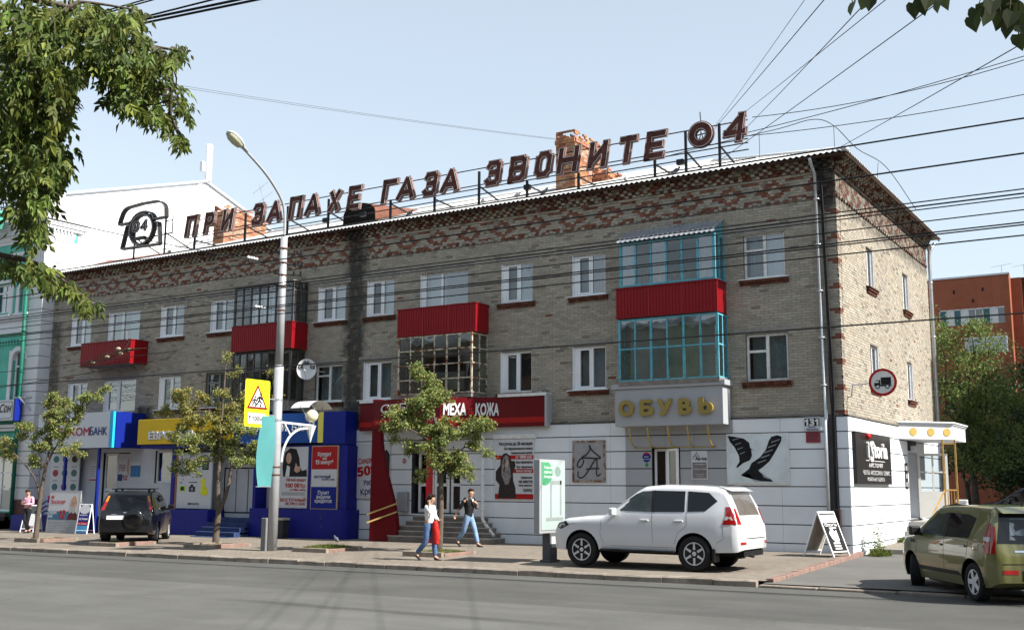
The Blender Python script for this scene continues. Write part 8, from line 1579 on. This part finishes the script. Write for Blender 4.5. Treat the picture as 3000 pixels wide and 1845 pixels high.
def hand(M0, p, d, side, grip=.3):
    """palm and five bent fingers as chains leaving the wrist key"""
    d = Vector(d).normalized(); s_ = Vector(side).normalized(); n_ = d.cross(s_).normalized(); p = Vector(p); ch = []; palm = p+d*.055
    for i, (o, L) in enumerate(((-.030,.070),(-.010,.080),(.010,.074),(.028,.058))):
        b0 = palm+d*.03+s_*o; b1 = b0+(d+n_*grip).normalized()*L*.5; b2 = b1+(d*.5+n_*grip*2.2).normalized()*L*.5; ch.append([('palm',palm,(.036,.02)),('k%d' % i,b0,.0105),('m%d' % i,b1,.0095),('t%d' % i,b2,.008)])
    th = palm-d*.015-s_*.035; ch.append([('palm',palm,(.036,.02)),('th0',th,.012),('th1',th-s_*.02+d*.035,.010),('th2',th-s_*.02+d*.060+n_*.01,.008)]); return palm, ch
def person(label, loc, rz, J, look, outfit, extra=None):
    root = empty('person', loc, rz); tag(root, label, 'person'); M = Matrix.Translation(loc) @ Matrix.Rotation(rz, 4, 'Z')
    V = {k: Vector(v) for k, v in J.items()}
    w_ = outfit.get('w', 1.0)
    torso = [('pel',V['pel'],(.125*w_,.10)),('bel',V['pel'].lerp(V['che'],.45),(.115*w_,.092)),('che',V['che'],(.140*w_,.105)),('nb',V['nek']-Vector((0,0,.05)),.065),('nek',V['nek'],.052)]
    hd = V['hed']; lk = Vector(look).normalized(); up_ = Vector((0,0,1)); sd_ = up_.cross(lk).normalized(); up2 = lk.cross(sd_)
    chains = [torso, [('nek',V['nek'],.052),('jaw',hd-up2*.055+lk*.018,.062),('hed',hd+up2*.015,.088),('crn',hd+up2*.085-lk*.012,.070)], [('jaw',hd-up2*.055+lk*.018,.062),('nose0',hd+lk*.072-up2*.012,.020),('nose',hd+lk*.098-up2*.022,.012)]]
    for s_ in 'LR':
        chains.append([('che',V['che'],.12),('sh'+s_,V['sh'+s_],.052),('el'+s_,V['el'+s_],.040),('wr'+s_,V['wr'+s_],.028)])
        fd = V['wr'+s_]-V['el'+s_]; palm, hc_ = hand(None, V['wr'+s_], V.get('hd'+s_, fd), V.get('hs'+s_, Vector((0,1,0))), outfit.get('grip', .4)); chains.append([('wr'+s_,V['wr'+s_],.028),('palm'+s_,palm,(.034,.02))])
        for c in hc_: chains.append([((k+s_), p, r_) for k, p, r_ in c])
        chains.append([('pel',V['pel'],.12),('hp'+s_,V['hp'+s_],.085),('kn'+s_,V['kn'+s_],.056),('an'+s_,V['an'+s_],.038),('ft'+s_,V['an'+s_]+(V['to'+s_]-V['an'+s_])*.5,.036)])
    body = skinmesh('body', chains, skin_m, root, M, 'pel')
    # face: eyes, brows, mouth, ears
    def pt(a, b, c): return M @ (hd+lk*a+sd_*b+up2*c)
    q = MB(); [q.ball(pt(.080,b,.012), .011, 7, 5) for b in (-.032,.032)]; q.build('eye', mat('eye', (.05,.04,.035), .3, var=0), body, smooth=True); q = MB(); q.tube([pt(.082,-.026,-.058), pt(.092,0,-.058), pt(.082,.026,-.058)], .006, 5); q.build('mouth', mat('lips', (.36,.13,.11), .5), body); q = MB(); [q.ball(pt(-.005,b,-.005), .024, 7, 5, sc3=(1,.5,1.3)) for b in (-.088,.088)]; q.build('ear', skin_m, body, smooth=True)
    hb_ = outfit['hair'](pt); hb_.build('hair', outfit['hair_m'], root, smooth=True)
    # trousers follow the legs
    tk = outfit.get('leg', 1.0); tc = [[('pel',V['pel']+Vector((0,0,.12)),(.137*w_,.112)),('hpb',V['pel']-Vector((0,0,.06)),(.14*w_,.11))]]
    for s_ in 'LR': tc.append([('hpb',V['pel']-Vector((0,0,.06)),(.14*w_,.11)),('hp'+s_,V['hp'+s_]-Vector((0,0,.06)),.094*tk),('md'+s_,V['hp'+s_].lerp(V['kn'+s_],.6),.080*tk),('kn'+s_,V['kn'+s_],.067*tk),('cf'+s_,V['kn'+s_].lerp(V['an'+s_],.45),.062*tk),('an'+s_,V['an'+s_]+Vector((0,0,.02)),.054*tk)])
    skinmesh('trousers', tc, outfit['trousers'], root, M, 'hpb')
    sl = outfit.get('sleeve', 1.0); b_ = outfit.get('bulk', 1.0); sc_ = [[('hem',V['pel']+Vector((0,0,outfit.get('hem',.02)-.07)),(.138*w_*b_,.112*b_)),('bel',V['pel'].lerp(V['che'],.5),(.132*w_*b_,.108*b_)),('che',V['che'],(.155*w_*b_,.120*b_)),('nb',V['nek']-Vector((0,0,.055)),(.078,.070))]]
    for s_ in 'LR':
        e_ = V['el'+s_].lerp(V['wr'+s_], max(0, sl-.5)*1.8); sc_.append([('che',V['che'],.13),('sh'+s_,V['sh'+s_],.068*b_),('ua'+s_,V['sh'+s_].lerp(V['el'+s_],.5),.058*b_),('el'+s_,V['el'+s_],.052*b_),('cu'+s_,e_,.042*b_)])
    skinmesh(outfit.get('topname','shirt'), sc_, outfit['top'], root, M, 'che')
    for s_ in 'LR':
        a, t_ = V['an'+s_], V['to'+s_]; d = (t_-a); d.z = d.z if abs(d.z) > .02 else -.0; heel = a-d.normalized()*.055-Vector((0,0,.045)); sk = [[('h',heel,(.036,.036)),('a',a-Vector((0,0,.015)),.045)],[('h',heel,(.036,.036)),('m',a+d*.5-Vector((0,0,.04)),(.042,.030)),('b',a+d*.85-Vector((0,0,.048)),(.046,.026)),('t',t_-Vector((0,0,.0)),(.032,.020))]]; skinmesh('shoe', sk, blk_shoe, root, M, 'h')
    if extra: extra(root, M, V)
    return root
def short_hair(pt):
    q = MB(); q.ball((0,0,0), 1, 12, 8); q.v = [tuple(pt(-.022+v[0]*.098, v[1]*.092, .050+v[2]*.082)) for v in q.v]; n0 = len(q.v); q.ball((0,0,0), 1, 10, 6); q.v[n0:] = [tuple(pt(-.055+v[0]*.055, v[1]*.085, .0+v[2]*.075)) for v in q.v[n0:]]; n0 = len(q.v); q.ball((0,0,0), 1, 10, 6); q.v[n0:] = [tuple(pt(.045+v[0]*.05, v[1]*.075, .095+v[2]*.035)) for v in q.v[n0:]]; return q
def pony_hair(pt):
    q = short_hair(pt); n0 = len(q.v); q.ball((0,0,0), 1, 10, 6); q.v[n0:] = [tuple(pt(-.110+v[0]*.042, v[1]*.04, .020+v[2]*.045)) for v in q.v[n0:]]; q.tube([pt(-.12,0,.0), pt(-.145,0,-.05), pt(-.135,0,-.13), pt(-.12,.01,-.20)], [.03,.036,.028,.008], 8)
    n0 = len(q.v); q.ball((0,0,0), 1, 10, 6); q.v[n0:] = [tuple(pt(-.015+v[0]*.085, v[1]*.096, .02+v[2]*.085)) for v in q.v[n0:]]; return q
# woman on the phone, mid-stride to the right, red jacket over her arm
def w_extra(root, M, V):
    q = MB(); c = V['wrR']; q.box(-.012,.012,-.038,.038,-.075,.075, M=M @ Matrix.Translation(V['hed']+Vector((.01,-.115,-.03))) @ Matrix.Rotation(.25, 4, 'Y') @ Matrix.Rotation(pi/2, 4, 'Z')); q.build('phone', blk_shoe, root)
    q = MB(); r = random.Random(3); n = 14; vs = []
    for i in range(n+1):
        t = i/n; z = .98-.58*t
        for j in range(8): a = 2*pi*j/8; rx = (.055+.05*sin(pi*t*.9))*(1+.25*sin(j*2.3+i*.9)); ry = .10*(1-.45*t)*(1+.2*sin(j*1.7+i)); vs.append(M @ Vector((.20+rx*cos(a)+.03*t, -.02+ry*sin(a)*.8, z)))
    q.add(vs, [(i*8+j, i*8+(j+1) % 8, (i+1)*8+(j+1) % 8, (i+1)*8+j) for i in range(n) for j in range(8)]+[tuple(range(8)), tuple(n*8+j for j in range(8))]); q.build('carried_jacket', red_cloth, root, smooth=True)
    q = MB(); q.tube([M @ Vector(p) for p in ((-.06,.10,1.42),(.05,-.11,1.25),(.12,-.13,1.0))], .009, 5); q.build('strap', blk_shoe, root)
person('woman in white top and blue jeans walking while holding phone to ear', (-8.75,-6.85,G(-8.75,-6.85)), radians(4), dict(pel=(0,0,.90), che=(.02,0,1.22), nek=(.03,0,1.40), hed=(.07,0,1.535), shL=(.02,.16,1.33), elL=(.06,.19,1.08), wrL=(.22,.10,1.00), hdL=(.6,-.4,-.1), shR=(.03,-.16,1.33), elR=(.20,-.22,1.16), wrR=(.10,-.15,1.40), hdR=(-.1,.15,1), hsR=(1,0,0), hpL=(0,.085,.86), knL=(.11,.08,.48), anL=(.155,.07,.085), toL=(.34,.07,.03), hpR=(0,-.085,.86), knR=(-.03,-.08,.47), anR=(-.32,-.07,.15), toR=(-.19,-.06,.03)), (1,.05,-.08), dict(hair=pony_hair, hair_m=hair_b, trousers=jeans, top=shirt_w, topname='top', w=.88, leg=1.12, sleeve=1.0, hem=.02, bulk=1.05), w_extra)
# man in a leather jacket striding to the right
def m_extra(root, M, V):
    q = MB(); q.add([M @ Vector(p) for p in ((.135,-.035,1.42),(.155,.035,1.42),(.175,.0,1.27))], [(0,1,2)]); q.build('shirt_collar', shirt_w, root, fix=False)
    for s_ in 'LR': skinmesh('rolled_cuff', [[('a',V['el'+s_].lerp(V['wr'+s_],.30),.054),('b',V['el'+s_].lerp(V['wr'+s_],.46),.052)]], grey_sh, root, M, 'a', 1)
person('man in black leather jacket and faded jeans striding right', (-10.78,-2.1,G(-10.8,-2.1)), radians(-6), dict(pel=(0,0,.93), che=(.02,0,1.27), nek=(.045,0,1.46), hed=(.08,0,1.60), shL=(.02,.19,1.40), elL=(.10,.25,1.14), wrL=(.24,.10,1.27), hdL=(-.1,-.6,.6), shR=(.02,-.19,1.40), elR=(-.12,-.27,1.15), wrR=(-.29,-.27,.96), hdR=(-.35,0,-.8), hpL=(0,.09,.88), knL=(.17,.09,.50), anL=(.30,.08,.09), toL=(.50,.08,.035), hpR=(0,-.09,.88), knR=(-.10,-.09,.48), anR=(-.38,-.08,.16), toR=(-.24,-.08,.03)), (.85,-.45,-.05), dict(hair=short_hair, hair_m=hair_b, trousers=jeans_l, top=leather, topname='leather_jacket', w=1.0, leg=1.15, sleeve=.62, hem=-.05, bulk=1.14), m_extra)
# man in a pink shirt standing by the left A-board
def p_extra(root, M, V):
    q = MB(); q.tube([M @ Vector(p) for p in ((.0,.10,1.46),(-.05,-.16,1.25),(-.02,-.21,1.0))], .012, 5); q.build('bag_strap', mat('pale strap', (.5,.5,.5), .7), root)
person('man in pink shirt and black trousers standing with crossed legs', (-31.75,-2.6,G(-31.75,-2.6)), radians(-75), dict(pel=(0,0,.94), che=(.0,0,1.28), nek=(.02,0,1.46), hed=(.06,0,1.59), shL=(.0,.19,1.40), elL=(.03,.27,1.14), wrL=(.22,.06,1.12), hdL=(.2,-.8,.1), shR=(.0,-.19,1.40), elR=(.02,-.27,1.13), wrR=(.23,-.08,1.18), hdR=(.3,.7,.2), hpL=(0,.09,.88), knL=(.05,.06,.48), anL=(.0,.02,.09), toL=(.19,.03,.03), hpR=(0,-.09,.88), knR=(.12,-.02,.50), anR=(-.06,.12,.12), toR=(.10,.17,.03)), (.9,.15,-.4), dict(hair=short_hair, hair_m=hair_b, trousers=blk_cloth, top=pink, w=.98, leg=1.1, sleeve=1.0, hem=.03, bulk=1.06), p_extra)
for o in sc.objects:
    if '_w' in o: del o['_w']
